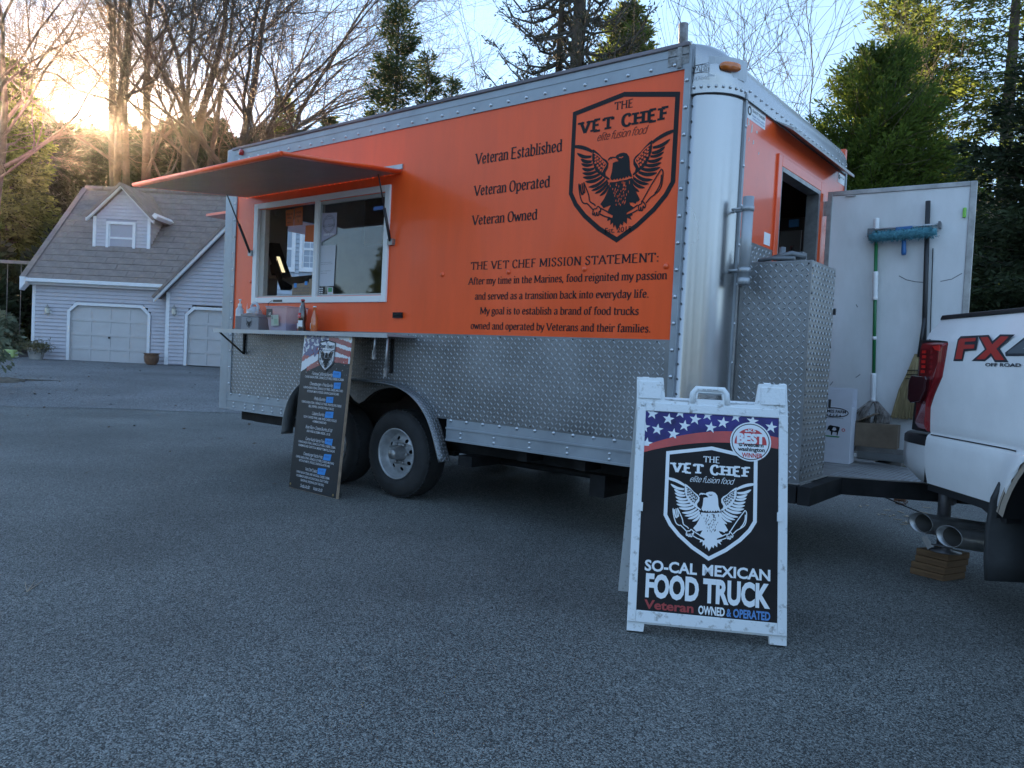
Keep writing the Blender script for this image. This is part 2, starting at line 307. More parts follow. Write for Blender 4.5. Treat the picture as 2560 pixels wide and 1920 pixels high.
def pen_text(s, F, x0, x1, y0, cap, sty, name, material, parent, off=.0016, xscale=None):
    st = STY[sty]; ws = 0
    for ch in s: ws += GL.get(ch, GL['o'])[0]+st['gap']
    ws -= st['gap']; k = cap/7; sx = (x1-x0)/ws; mb = MB(); x = 0; q = 0
    pen = math.radians(st['pen'])
    wf = lambda t: st['wn']+(st['wx']-st['wn'])*abs(math.sin(t-pen))**1.3
    def put(a, b): return x0+(x+a+b*st['slant'])*sx, y0+b*k
    for ch in s:
        w, d = GL.get(ch, GL['o'])
        if ch == ' ' and name != 'menu_lettering' and mb.v: ob(name, mb, material, parent); mb = MB()      # word by word
        for stroke in filter(None, d.split('|')):
            sm = stroke[0] == '~'; dot = stroke[0] == '.' and stroke.count(',') == 2 and not stroke.startswith('.2') and ch in 'i:.,'
            if sm or dot: stroke = stroke[1:]
            p = [tuple(float(z) for z in t.split(',')) for t in stroke.split()]
            ser = st['serif'] and not sm and not dot and len(p) == 2 and abs(p[0][1]-p[1][1]) > 2
            ends = list(p)
            if sm: p = crs(p)
            L, R = ribbon(p, (lambda t: 1.25) if dot else wf); q += 1; z = off+(q % 9)*.00007
            for i in range(len(L)-1):
                mb.poly([F(*put(*L[i]), z), F(*put(*R[i]), z), F(*put(*R[i+1]), z), F(*put(*L[i+1]), z)])
            if ser:
                for e in ends:
                    if min(abs(e[1]-v) for v in (0, 4.9, 7, 7.2, -2)) < .05 and not (ch in 'VWvwyM' and abs(e[1]) < .05 and ch != 'M') and not (ch in 'ut' and e[1] < 2 and e[0] < 2):
                        h = st['serif']+(st['wx']*.5 if sty == 'slab' else .35); th = st['st']; up = e[1] > 3
                        b0, b1 = (e[1]-th, e[1]+.03) if up else (e[1]-.03, e[1]+th)
                        l_ = h; r_ = h
                        if up and ch in 'bdhklnmrpiu' and e[1] > 4: r_ = st['wx']*.5
                        z2 = z+.00035
                        mb.poly([F(*put(a, b), z2) for a, b in ((e[0]-l_, b0), (e[0]+r_, b0), (e[0]+r_, b1), (e[0]-l_, b1))])
        x += w+st['gap']
    return ob(name, mb, material, parent)
def sans(s, F, x0, x1, y0, cap, name, material, parent, bold=.0, off=.0016, ext=0.):
    cu = bpy.data.curves.new('t', 'FONT'); cu.body = s; cu.size = 1; cu.offset = bold; cu.resolution_u = 3
    o = bpy.data.objects.new('t', cu); COL.objects.link(o); bpy.context.view_layer.update()
    me = bpy.data.meshes.new_from_object(o.evaluated_get(bpy.context.evaluated_depsgraph_get())); bpy.data.objects.remove(o)
    v = np.empty(len(me.vertices)*3); me.vertices.foreach_get('co', v); v = v.reshape(-1, 3)
    fs = [tuple(p.vertices) for p in me.polygons]; bpy.data.meshes.remove(me)
    if not len(v): return None
    xa, xb = v[:, 0].min(), v[:, 0].max(); k = cap/.729
    pts = [F(x0+(p[0]-xa)/(xb-xa)*(x1-x0), y0+p[1]*k, off) for p in v]
    return mk(name, pts, fs, material, parent)
EM=dict(
poly=[[(-0.277,0.642),(-0.3,0.655),(-0.324,0.666),(-0.349,0.676),(-0.375,0.684),(-0.401,0.691),(-0.428,0.695),(-0.457,0.697),(-0.488,0.694),(-0.49,0.69),(-0.465,0.679),(-0.439,0.672),(-0.412,0.666),(-0.386,0.66),(-0.36,0.652),(-0.335,0.644),(-0.309,0.635),(-0.285,0.625)],[(-0.284,0.608),(-0.304,0.61),(-0.324,0.612),(-0.343,0.615),(-0.361,0.619),(-0.379,0.625),(-0.397,0.631),(-0.415,0.637),(-0.434,0.641),(-0.436,0.636),(-0.422,0.621),(-0.406,0.61),(-0.389,0.602),(-0.371,0.597),(-0.352,0.593),(-0.332,0.592),(-0.312,0.592),(-0.291,0.593)],[(-0.278,0.575),(-0.293,0.576),(-0.308,0.578),(-0.322,0.58),(-0.337,0.583),(-0.351,0.587),(-0.364,0.592),(-0.378,0.596),(-0.394,0.596),(-0.396,0.592),(-0.385,0.579),(-0.373,0.57),(-0.36,0.564),(-0.346,0.56),(-0.332,0.557),(-0.316,0.556),(-0.3,0.557),(-0.284,0.559)],[(-0.268,0.553),(-0.283,0.552),(-0.298,0.552),(-0.313,0.553),(-0.328,0.555),(-0.343,0.557),(-0.357,0.561),(-0.372,0.564),(-0.387,0.564),(-0.388,0.56),(-0.375,0.549),(-0.362,0.541),(-0.348,0.537),(-0.333,0.534),(-0.319,0.533),(-0.303,0.534),(-0.288,0.536),(-0.272,0.539)],[(-0.25,0.526),(-0.266,0.524),(-0.282,0.523),(-0.298,0.523),(-0.314,0.524),(-0.329,0.526),(-0.344,0.529),(-0.36,0.531),(-0.376,0.531),(-0.377,0.526),(-0.363,0.515),(-0.348,0.507),(-0.333,0.503),(-0.318,0.5),(-0.302,0.5),(-0.286,0.502),(-0.27,0.505),(-0.253,0.51)],[(-0.225,0.503),(-0.243,0.501),(-0.262,0.498),(-0.28,0.497),(-0.298,0.496),(-0.316,0.497),(-0.334,0.499),(-0.352,0.5),(-0.37,0.498),(-0.371,0.494),(-0.353,0.484),(-0.335,0.477),(-0.317,0.474),(-0.299,0.473),(-0.281,0.474),(-0.263,0.477),(-0.245,0.482),(-0.226,0.487)],[(-0.196,0.482),(-0.216,0.478),(-0.237,0.474),(-0.258,0.471),(-0.279,0.47),(-0.3,0.47),(-0.321,0.471),(-0.342,0.471),(-0.363,0.469),(-0.363,0.464),(-0.342,0.454),(-0.321,0.448),(-0.3,0.446),(-0.279,0.446),(-0.258,0.448),(-0.237,0.452),(-0.216,0.458),(-0.195,0.465)],[(-0.171,0.463),(-0.191,0.457),(-0.211,0.451),(-0.232,0.446),(-0.253,0.443),(-0.274,0.442),(-0.295,0.441),(-0.316,0.44),(-0.337,0.437),(-0.336,0.432),(-0.314,0.423),(-0.292,0.419),(-0.27,0.418),(-0.249,0.419),(-0.229,0.423),(-0.208,0.429),(-0.188,0.437),(-0.169,0.446)],[(-0.147,0.447),(-0.165,0.437),(-0.183,0.428),(-0.202,0.42),(-0.221,0.413),(-0.241,0.408),(-0.262,0.405),(-0.282,0.401),(-0.302,0.395),(-0.3,0.391),(-0.276,0.386),(-0.253,0.384),(-0.232,0.387),(-0.212,0.391),(-0.193,0.399),(-0.175,0.408),(-0.158,0.42),(-0.141,0.432)],[(-0.122,0.433),(-0.139,0.422),(-0.157,0.412),(-0.175,0.403),(-0.193,0.395),(-0.213,0.388),(-0.233,0.383),(-0.253,0.377),(-0.271,0.369),(-0.269,0.366),(-0.245,0.363),(-0.223,0.364),(-0.202,0.369),(-0.182,0.375),(-0.164,0.384),(-0.147,0.394),(-0.131,0.406),(-0.115,0.419)],[(-0.114,0.418),(-0.128,0.406),(-0.141,0.395),(-0.156,0.385),(-0.171,0.376),(-0.188,0.369),(-0.205,0.362),(-0.222,0.355),(-0.237,0.347),(-0.235,0.343),(-0.212,0.343),(-0.192,0.345),(-0.174,0.35),(-0.157,0.358),(-0.142,0.367),(-0.129,0.379),(-0.116,0.391),(-0.105,0.405)],[(-0.111,0.397),(-0.119,0.386),(-0.127,0.377),(-0.135,0.367),(-0.145,0.359),(-0.156,0.351),(-0.167,0.344),(-0.178,0.336),(-0.187,0.327),(-0.183,0.324),(-0.165,0.326),(-0.15,0.33),(-0.137,0.336),(-0.126,0.344),(-0.117,0.353),(-0.11,0.363),(-0.103,0.374),(-0.098,0.386)],[(-0.279,0.65),(-0.256,0.64),(-0.218,0.615),(-0.179,0.583),(-0.136,0.561),(-0.117,0.539),(-0.119,0.509),(-0.143,0.479),(-0.137,0.459),(-0.096,0.434),(-0.104,0.426),(-0.14,0.441),(-0.183,0.464),(-0.221,0.485),(-0.241,0.501),(-0.257,0.529),(-0.268,0.551),(-0.278,0.574),(-0.281,0.601)],[(0.285,0.625),(0.309,0.635),(0.335,0.644),(0.36,0.652),(0.386,0.66),(0.412,0.666),(0.439,0.672),(0.465,0.679),(0.49,0.69),(0.488,0.694),(0.457,0.697),(0.428,0.695),(0.401,0.691),(0.375,0.684),(0.349,0.676),(0.324,0.666),(0.3,0.655),(0.277,0.642)],[(0.291,0.593),(0.312,0.592),(0.332,0.592),(0.352,0.593),(0.371,0.597),(0.389,0.602),(0.406,0.61),(0.422,0.621),(0.436,0.636),(0.434,0.641),(0.415,0.637),(0.397,0.631),(0.379,0.625),(0.361,0.619),(0.343,0.615),(0.324,0.612),(0.304,0.61),(0.284,0.608)],[(0.284,0.559),(0.3,0.557),(0.316,0.556),(0.332,0.557),(0.346,0.56),(0.36,0.564),(0.373,0.57),(0.385,0.579),(0.396,0.592),(0.394,0.596),(0.378,0.596),(0.364,0.592),(0.351,0.587),(0.337,0.583),(0.322,0.58),(0.308,0.578),(0.293,0.576),(0.278,0.575)],[(0.272,0.539),(0.288,0.536),(0.303,0.534),(0.319,0.533),(0.333,0.534),(0.348,0.537),(0.362,0.541),(0.375,0.549),(0.388,0.56),(0.387,0.564),(0.372,0.564),(0.357,0.561),(0.343,0.557),(0.328,0.555),(0.313,0.553),(0.298,0.552),(0.283,0.552),(0.268,0.553)],[(0.253,0.51),(0.27,0.505),(0.286,0.502),(0.302,0.5),(0.318,0.5),(0.333,0.503),(0.348,0.507),(0.363,0.515),(0.377,0.526),(0.376,0.531),(0.36,0.531),(0.344,0.529),(0.329,0.526),(0.314,0.524),(0.298,0.523),(0.282,0.523),(0.266,0.524),(0.25,0.526)],[(0.226,0.487),(0.245,0.482),(0.263,0.477),(0.281,0.474),(0.299,0.473),(0.317,0.474),(0.335,0.477),(0.353,0.484),(0.371,0.494),(0.37,0.498),(0.352,0.5),(0.334,0.499),(0.316,0.497),(0.298,0.496),(0.28,0.497),(0.262,0.498),(0.243,0.501),(0.225,0.503)],[(0.195,0.465),(0.216,0.458),(0.237,0.452),(0.258,0.448),(0.279,0.446),(0.3,0.446),(0.321,0.448),(0.342,0.454),(0.363,0.464),(0.363,0.469),(0.342,0.471),(0.321,0.471),(0.3,0.47),(0.279,0.47),(0.258,0.471),(0.237,0.474),(0.216,0.478),(0.196,0.482)],[(0.169,0.446),(0.188,0.437),(0.208,0.429),(0.229,0.423),(0.249,0.419),(0.27,0.418),(0.292,0.419),(0.314,0.423),(0.336,0.432),(0.337,0.437),(0.316,0.44),(0.295,0.441),(0.274,0.442),(0.253,0.443),(0.232,0.446),(0.211,0.451),(0.191,0.457),(0.171,0.463)],[(0.141,0.432),(0.158,0.42),(0.175,0.408),(0.193,0.399),(0.212,0.391),(0.232,0.387),(0.253,0.384),(0.276,0.386),(0.3,0.391),(0.302,0.395),(0.282,0.401),(0.262,0.405),(0.241,0.408),(0.221,0.413),(0.202,0.42),(0.183,0.428),(0.165,0.437),(0.147,0.447)],[(0.115,0.419),(0.131,0.406),(0.147,0.394),(0.164,0.384),(0.182,0.375),(0.202,0.369),(0.223,0.364),(0.245,0.363),(0.269,0.366),(0.271,0.369),(0.253,0.377),(0.233,0.383),(0.213,0.388),(0.193,0.395),(0.175,0.403),(0.157,0.412),(0.139,0.422),(0.122,0.433)],[(0.105,0.405),(0.116,0.391),(0.129,0.379),(0.142,0.367),(0.157,0.358),(0.174,0.35),(0.192,0.345),(0.212,0.343),(0.235,0.343),(0.237,0.347),(0.222,0.355),(0.205,0.362),(0.188,0.369),(0.171,0.376),(0.156,0.385),(0.141,0.395),(0.128,0.406),(0.114,0.418)],[(0.098,0.386),(0.103,0.374),(0.11,0.363),(0.117,0.353),(0.126,0.344),(0.137,0.336),(0.15,0.33),(0.165,0.326),(0.183,0.324),(0.187,0.327),(0.178,0.336),(0.167,0.344),(0.156,0.351),(0.145,0.359),(0.135,0.367),(0.127,0.377),(0.119,0.386),(0.111,0.397)],[(0.281,0.601),(0.278,0.574),(0.268,0.551),(0.257,0.529),(0.241,0.501),(0.221,0.485),(0.183,0.464),(0.14,0.441),(0.104,0.426),(0.096,0.434),(0.137,0.459),(0.143,0.479),(0.119,0.509),(0.117,0.539),(0.136,0.561),(0.179,0.583),(0.218,0.615),(0.256,0.64),(0.279,0.65)],[(-0.095,0.409),(-0.039,0.407),(0.011,0.412),(0.061,0.413),(0.117,0.422),(0.119,0.392),(0.135,0.363),(0.161,0.321),(0.197,0.274),(0.187,0.263),(0.166,0.259),(0.162,0.247),(0.132,0.257),(0.1,0.26),(0.112,0.242),(0.145,0.224),(0.125,0.215),(0.088,0.203),(0.07,0.186),(0.095,0.177),(0.132,0.187),(0.137,0.174),(0.115,0.168),(0.131,0.144),(0.089,0.16),(0.087,0.12),(0.057,0.138),(0.049,0.109),(0.028,0.124),(-0.0,0.08),(-0.023,0.121),(-0.036,0.099),(-0.045,0.136),(-0.068,0.121),(-0.069,0.159),(-0.1,0.149),(-0.096,0.178),(-0.053,0.168),(-0.047,0.184),(-0.076,0.195),(-0.101,0.203),(-0.094,0.225),(-0.073,0.255),(-0.115,0.246),(-0.143,0.239),(-0.156,0.254),(-0.176,0.268),(-0.143,0.3),(-0.119,0.337),(-0.104,0.368)],[(-0.085,0.428),(-0.092,0.441),(-0.08,0.477),(-0.076,0.515),(-0.074,0.537),(-0.052,0.543),(-0.02,0.543),(-0.044,0.554),(-0.057,0.573),(-0.043,0.585),(-0.012,0.595),(0.021,0.597),(0.052,0.588),(0.074,0.566),(0.083,0.534),(0.089,0.481),(0.101,0.455),(0.113,0.439),(0.097,0.429),(0.083,0.439),(0.073,0.425),(0.058,0.436),(0.046,0.42),(0.031,0.433),(0.017,0.417),(0.002,0.431),(-0.011,0.417),(-0.026,0.431),(-0.039,0.419),(-0.053,0.43),(-0.067,0.42)],[(-0.045,0.574),(-0.074,0.579),(-0.103,0.58),(-0.12,0.57),(-0.122,0.555),(-0.113,0.559),(-0.103,0.568),(-0.088,0.563),(-0.068,0.562),(-0.041,0.559)]],
line=[[(0.218,0.259),(0.293,0.36),(0.374,0.455)],[(0.374,0.455),(0.39,0.436),(0.389,0.386),(0.382,0.346),(0.363,0.318),(0.327,0.296),(0.295,0.28),(0.275,0.265),(0.253,0.245)],[(0.378,0.418),(0.375,0.372),(0.355,0.331),(0.327,0.302)],[(-0.222,0.26),(-0.241,0.274),(-0.281,0.295),(-0.294,0.336),(-0.32,0.381),(-0.352,0.431)],[(-0.352,0.431),(-0.344,0.393),(-0.337,0.36),(-0.353,0.369),(-0.369,0.426)],[(-0.369,0.426),(-0.358,0.386),(-0.353,0.347),(-0.369,0.361),(-0.384,0.419)],[(-0.384,0.419),(-0.375,0.378),(-0.365,0.345)],[(-0.365,0.345),(-0.384,0.384),(-0.401,0.425),(-0.395,0.383),(-0.378,0.331),(-0.356,0.295),(-0.325,0.282),(-0.307,0.281),(-0.244,0.235)],[(-0.169,0.24),(-0.114,0.217),(-0.049,0.188)],[(-0.176,0.203),(-0.13,0.183),(-0.073,0.17)],[(0.181,0.239),(0.133,0.217),(0.08,0.197),(0.077,0.182)],[(0.182,0.206),(0.134,0.189),(0.085,0.179)],[(-0.243,0.229),(-0.248,0.208),(-0.238,0.199),(-0.229,0.216)],[(-0.229,0.216),(-0.225,0.197),(-0.213,0.194),(-0.207,0.218)],[(-0.207,0.218),(-0.2,0.195),(-0.186,0.195),(-0.184,0.223)],[(-0.184,0.223),(-0.171,0.214),(-0.173,0.24),(-0.199,0.255),(-0.211,0.241),(-0.236,0.239),(-0.243,0.229)],[(0.188,0.227),(0.192,0.204),(0.205,0.201),(0.208,0.225)],[(0.208,0.225),(0.215,0.199),(0.227,0.203),(0.229,0.23)],[(0.229,0.23),(0.243,0.214),(0.251,0.231),(0.234,0.25),(0.214,0.262),(0.214,0.245),(0.19,0.237),(0.188,0.227)]],
cut=[[(-0.018,0.568),(0.002,0.565),(0.021,0.569)],[(0.002,0.565),(0.008,0.561)],[(-0.265,0.622),(-0.218,0.599),(-0.178,0.566),(-0.146,0.544),(-0.14,0.528),(-0.163,0.503),(-0.175,0.484)],[(-0.094,0.433),(-0.089,0.413)],[(0.116,0.446),(0.12,0.416)],[(0.265,0.622),(0.218,0.599),(0.178,0.566),(0.146,0.544),(0.14,0.528),(0.163,0.503),(0.175,0.484)]],
dash=[(-0.039,0.314),(-0.011,0.307),(0.04,0.391),(-0.036,0.36),(0.087,0.332),(0.044,0.378),(0.046,0.271),(0.022,0.288),(0.05,0.392),(0.071,0.314),(-0.028,0.392),(0.064,0.27),(0.063,0.264),(-0.004,0.277),(0.007,0.258),(0.094,0.389),(-0.062,0.361),(0.042,0.355),(0.017,0.341),(-0.015,0.309),(0.036,0.265),(0.057,0.262),(0.05,0.377),(0.06,0.37),(-0.031,0.386),(-0.005,0.375),(-0.026,0.281),(0.092,0.397),(0.038,0.394),(0.061,0.352),(0.02,0.249),(-0.026,0.385),(0.035,0.396),(-0.048,0.334),(0.038,0.377),(-0.021,0.253),(0.008,0.32),(0.047,0.311),(0.029,0.307),(0.003,0.29),(-0.04,0.35),(0.024,0.398),(-0.001,0.311),(0.042,0.392),(0.043,0.331),(0.053,0.348),(0.061,0.291),(-0.087,0.383),(0.055,0.257),(-0.036,0.327),(0.035,0.352),(-0.013,0.35),(-0.011,0.308),(-0.027,0.34)],
star=[(-0.245,0.598),(-0.225,0.582),(-0.244,0.577),(-0.197,0.568),(-0.22,0.561),(-0.243,0.555),(-0.176,0.554),(-0.199,0.546),(-0.221,0.533),(-0.16,0.539),(-0.183,0.526),(-0.206,0.516),(-0.188,0.5),(-0.164,0.519),(0.245,0.598),(0.225,0.582),(0.244,0.577),(0.197,0.568),(0.22,0.561),(0.243,0.555),(0.176,0.554),(0.199,0.546),(0.221,0.533),(0.16,0.539),(0.183,0.526),(0.206,0.516),(0.188,0.5),(0.164,0.519)])

def emblem(F, x, y, w, h, ink, cutm, parent, simple=False, off=.0016, fill=None):
    """shield, bird, fork and knife; x,y = bottom centre of the shield"""
    G = lambda a, b, c=0.: F(x+a*w, y+b*h, c)
    out = [(-.5, .93), (0, 1), (.5, .93), (.5, .36), (.44, .275), (.34, .187), (.19, .09), (0, 0), (-.19, .09), (-.34, .187), (-.44, .275), (-.5, .36)]
    if fill:
        fb = MB().poly([G(a, b, off*.4) for a, b in out]); ob('shield_face', fb, fill, parent)
    t = .027*(w/.785)/w*1.15; ty = t*w/h; n = len(out); inn = []
    for i, p in enumerate(out):
        d0 = Vector(((p[0]-out[i-1][0])*w, (p[1]-out[i-1][1])*h)).normalized(); d1 = Vector(((out[(i+1) % n][0]-p[0])*w, (out[(i+1) % n][1]-p[1])*h)).normalized()
        m = (Vector((d0.y, -d0.x))+Vector((d1.y, -d1.x))); m = m/max(.3, m.length_squared)*2
        inn.append((p[0]+m.x*t*w/w, p[1]+m.y*t*w/h))
    mb = MB()
    for i in range(n): mb.poly([G(*out[i], off), G(*out[(i+1) % n], off), G(*inn[(i+1) % n], off), G(*inn[i], off)])
    ob('shield_outline', mb, ink, parent)
    mb = MB()
    for i, p in enumerate(EM['poly']): mb.poly([G(a, b, off+.0001+i*.00002) for a, b in p])
    for i, p in enumerate(EM['line']):
        q = crs([tuple(z) for z in p], 3) if len(p) > 2 else p
        P = [(a*w, b*h) for a, b in q]; L, R = ribbon(P, lambda t: .0085*w/.785)
        for j in range(len(L)-1): mb.poly([F(x+a, y+b, off+.0009+i*.00001) for a, b in (L[j], R[j], R[j+1], L[j+1])])
    ob('eagle_print', mb, ink, parent)
    if simple: return
    mb = MB()
    for i, p in enumerate(EM['cut']):
        P = [(a*w, b*h) for a, b in crs([tuple(z) for z in p], 3)]; L, R = ribbon(P, lambda t: .006*w/.785)
        for j in range(len(L)-1): mb.poly([F(x+a, y+b, off+.0014) for a, b in (L[j], R[j], R[j+1], L[j+1])])
    for a, b in EM['dash']:
        s_ = .0020*w/.785; l_ = .0065*h/.96
        mb.poly([F(x+a*w+dx, y+b*h+dy, off+.0014) for dx, dy in ((-s_, -l_), (s_, -l_), (s_, l_), (-s_, l_))])
    for a, b in EM['star']:
        pts = []
        for k in range(10):
            r = (.0115 if k % 2 == 0 else .005)*w/.785; g = math.pi/2+k*math.pi/5
            pts.append(F(x+a*w+r*math.cos(g), y+b*h+r*math.sin(g), off+.0014))
        mb.poly(pts)
    mb.poly([G(a, b, off+.0014) for a, b in [(-.088, .568), (-.048, .566), (-.022, .547), (-.065, .555)]])
    ob('eagle_detail', mb, cutm, parent, kind='stuff')

# ------------------------------------------------------------------ tree builders (used for the large setting)
def bare_tree_mesh(rs, trunks, levels=5, kids=(4, 7), twig=.008):
    V = []; Fc = []; cnt = [0]
    def tube(P, R, n):
        k = cnt[0]; m = len(P); d = np.gradient(P, axis=0); d /= np.linalg.norm(d, axis=1)[:, None]+1e-9
        a = np.cross(d, np.array([.31, .57, .76])); a /= np.linalg.norm(a, axis=1)[:, None]+1e-9; b = np.cross(d, a)
        g = np.arange(n)*2*np.pi/n
        ring = P[:, None, :]+(a[:, None, :]*np.cos(g)[None, :, None]+b[:, None, :]*np.sin(g)[None, :, None])*R[:, None, None]
        V.append(ring.reshape(-1, 3)); i = np.arange(m-1)[:, None]*n; j = np.arange(n)[None, :]; j2 = (j+1) % n
        Fc.append(np.stack([k+i+j, k+i+j2, k+i+n+j2, k+i+n+j], -1).reshape(-1, 4)); cnt[0] += m*n
    def grow(p, d, L, r, lev):
        m = 7 if lev == 0 else (6 if lev < 3 else 4); P = [p]; q = d.copy(); st = L/(m-1)
        for i in range(m-1):
            q = q+rs.normal(0, .13 if lev else .05, 3)+np.array([0, 0, .05 if lev < 3 else .02]); q /= np.linalg.norm(q); P.append(P[-1]+q*st)
        P = np.array(P); end = .35 if lev < levels-1 else .5; R = np.linspace(r, max(r*end, twig*.6), m)
        tube(P, R, 7 if lev == 0 else (5 if lev < 2 else (4 if lev == 2 else 3)))
        if lev >= levels-1: return
        nk = rs.randint(*kids)
        for i in range(nk):
            t = .25+.75*(i+rs.rand())/nk if lev else .42+.58*(i+rs.rand())/nk
            x = t*(m-1); a = min(int(x), m-2); f = x-a; pp = P[a]*(1-f)+P[a+1]*f; dd = P[a+1]-P[a]; dd /= np.linalg.norm(dd)
            o = rs.normal(0, 1, 3); o -= dd*o.dot(dd); o /= np.linalg.norm(o); ang = rs.uniform(.4, 1.0)
            nd = dd*math.cos(ang)+o*math.sin(ang); grow(pp, nd, L*rs.uniform(.42, .72), max(R[a]*rs.uniform(.4, .62), twig), lev+1)
        grow(P[-1], d*.3+q*.7, L*.62, R[-1], lev+1)
    for p, d, L, r in trunks:
        d = np.array(d, float); d /= np.linalg.norm(d); grow(np.array(p, float), d, L, r, 0)
    return np.concatenate(V), np.concatenate(Fc)

def bare_tree(name, label, pos, seed, trunks, levels=5, kids=(4, 7), twig=.012, m=None, group=None, cat='tree'):
    rs = np.random.RandomState(seed); t = thing(name, label, cat, pos, group)
    v, f = bare_tree_mesh(rs, trunks, levels, kids, twig); v = v+np.array(pos)
    mk('branches' if len(trunks) > 1 else 'trunk', v, f, m or TWIG, t, smooth=True); return t

def needles(rs, C, D, n, ln, wd, spread=.6, down=.0):
    """n thin leaf blades round each centre C, roughly along D"""
    k = len(C); c = np.repeat(C, n, 0)+rs.normal(0, ln*.35, (k*n, 3)); d = np.repeat(D, n, 0)+rs.normal(0, spread, (k*n, 3)); d[:, 2] -= down
    d /= np.linalg.norm(d, axis=1)[:, None]+1e-9; s = np.cross(d, rs.normal(0, 1, (k*n, 3))); s /= np.linalg.norm(s, axis=1)[:, None]+1e-9
    l = ln*rs.uniform(.6, 1.4, (k*n, 1)); w = wd*rs.uniform(.6, 1.4, (k*n, 1))
    v = np.stack([c, c+d*l*.5+s*w, c+d*l, c+d*l*.5-s*w], 1).reshape(-1, 3)
    return v, np.arange(len(v)).reshape(-1, 4)

def conifer(name, label, pos, seed, H, R, base=.08, whorl=.42, per=5, droop=.25, up=.25, dens=10, ln=.30, wd=.05, m=None, trunk_r=None, shape=.85, group=None, gap=.0, cat='conifer', bark=None, sweep=0.):
    rs = np.random.RandomState(seed); t = thing(name, label, cat, pos, group); P0 = np.array(pos)
    tr = trunk_r or H*.014; z = base*H; C = []; D = []; tb = MB(); V = []; Fq = []
    tb.tube([(pos[0], pos[1], pos[2]-.3), (pos[0]+rs.normal(0, .05), pos[1], pos[2]+H*.5), (pos[0], pos[1], pos[2]+H)], [tr*1.15, tr*.7, .02], 8, False)
    while z < H*.985:
        f = (z-base*H)/(H-base*H); L0 = R*(1-f)**shape*min(1, .55+f*3)
        for k in range(per+(rs.rand() < .5)):
            if rs.rand() < gap: continue
            a = rs.uniform(0, 2*math.pi); L = L0*rs.uniform(.65, 1.18)+.12; m_ = max(3, int(L*dens/1.0))
            s = np.linspace(.12, 1, m_); dr = droop*(1-f*1.2); h = z+L*(up*f*1.4*s-dr*s+sweep*s**2.5)
            x = np.cos(a)*L*s; y = np.sin(a)*L*s; pts = np.stack([x, y, h], 1); pts[:, :2] += rs.normal(0, .03*L, (m_, 2))
            tan = np.gradient(pts, axis=0); tan /= np.linalg.norm(tan, axis=1)[:, None]+1e-9
            if L > .8: tb.tube([tuple(P0+(0, 0, z)), tuple(P0+pts[len(pts)//2]), tuple(P0+pts[-1])], [max(.012, tr*.16*(1-f)), .012, .006], 3, False)
            side = np.stack([-tan[:, 1], tan[:, 0], 0*tan[:, 0]], 1); w = L*.34*(1-s)**.6+.08
            for sg in (-1, 0, 1):
                q = pts+side*(sg*w*rs.uniform(.5, 1, m_))[:, None]; q[:, 2] -= abs(sg)*w*.25
                C.append(q); D.append(tan+side*sg*.9)
        z += whorl*rs.uniform(.7, 1.3)*(1-f*.45)
    C = np.concatenate(C); D = np.concatenate(D); v, fq = needles(rs, C, D, 4, ln, wd, .45, droop*.6)
    ob('trunk', tb, bark or BARK, t); mk('crown', v+P0, fq, m or NEEDLE, t); return t

def leafy(name, label, pos, seed, rad, n, ln, wd, m, cat='shrub', lumps=9, up=.5, group=None, core=.55, kind=None, stems=True):
    """an uneven bush: leaf blades gathered in lumps around stems"""
    rs = np.random.RandomState(seed); P0 = np.array(pos); t = thing(name, label, cat, pos, group)
    lc = rs.normal(0, 1, (lumps, 3)); lc /= np.linalg.norm(lc, axis=1)[:, None]; lc *= rs.uniform(.35, .8, (lumps, 1)); lc *= np.array(rad); lc[:, 2] = lc[:, 2]+rad[2]
    lr = rs.uniform(.28, .5, lumps); k = rs.randint(0, lumps, n); o = rs.normal(0, 1, (n, 3)); o /= np.linalg.norm(o, axis=1)[:, None]
    C = lc[k]+o*(lr[k]*rs.uniform(.45, 1.05, n)**.6)[:, None]*np.array(rad); C[:, 2] = np.maximum(C[:, 2], .03)
    D = o+np.array([0, 0, up]); v, fq = needles(rs, C, D, 1, ln, wd, .35)
    if stems:
        tb = MB()
        for q in lc[:10]: tb.tube([tuple(P0), tuple(P0+q*.5+(0, 0, .1)), tuple(P0+q)], [.05, .03, .012], 4, False)
        ob('stems', tb, BARK, t)
    o_ = mk('foliage', v+P0, fq, m, t); return t

# ------------------------------------------------------------------ ground
def gz(x, y):
    d = (x-CAM[0])*FW[0]+(y-CAM[1])*FW[1]
    return .024*max(0., min(d, 32.)-12.6)
def sheet(name, x0, x1, y0, y1, st, material, dz=0., keep=None, rot=False, parent=None):
    nx = int((x1-x0)/st)+1; ny = int((y1-y0)/st)+1; V = []; Fs = []
    for j in range(ny+1):
        for i in range(nx+1):
            a, b = x0+(x1-x0)*i/nx, y0+(y1-y0)*j/ny
            x, y = (W(a, b)[:2] if rot else (a, b)); V.append((x, y, gz(x, y)+dz))
    for j in range(ny):
        for i in range(nx):
            k = j*(nx+1)+i
            Fs.append((k, k+1, k+nx+2, k+nx+1))
    return mk(name, V, Fs, material, parent, org=(0, 0, 0) if parent is None else None)
g0 = struct(sheet('ground', -150, 150, -150, 150, 5, SOIL, -.05))
g1 = struct(sheet('asphalt_driveway', -15., 24., -9, 30, .65, ASPH, 0., rot=True))
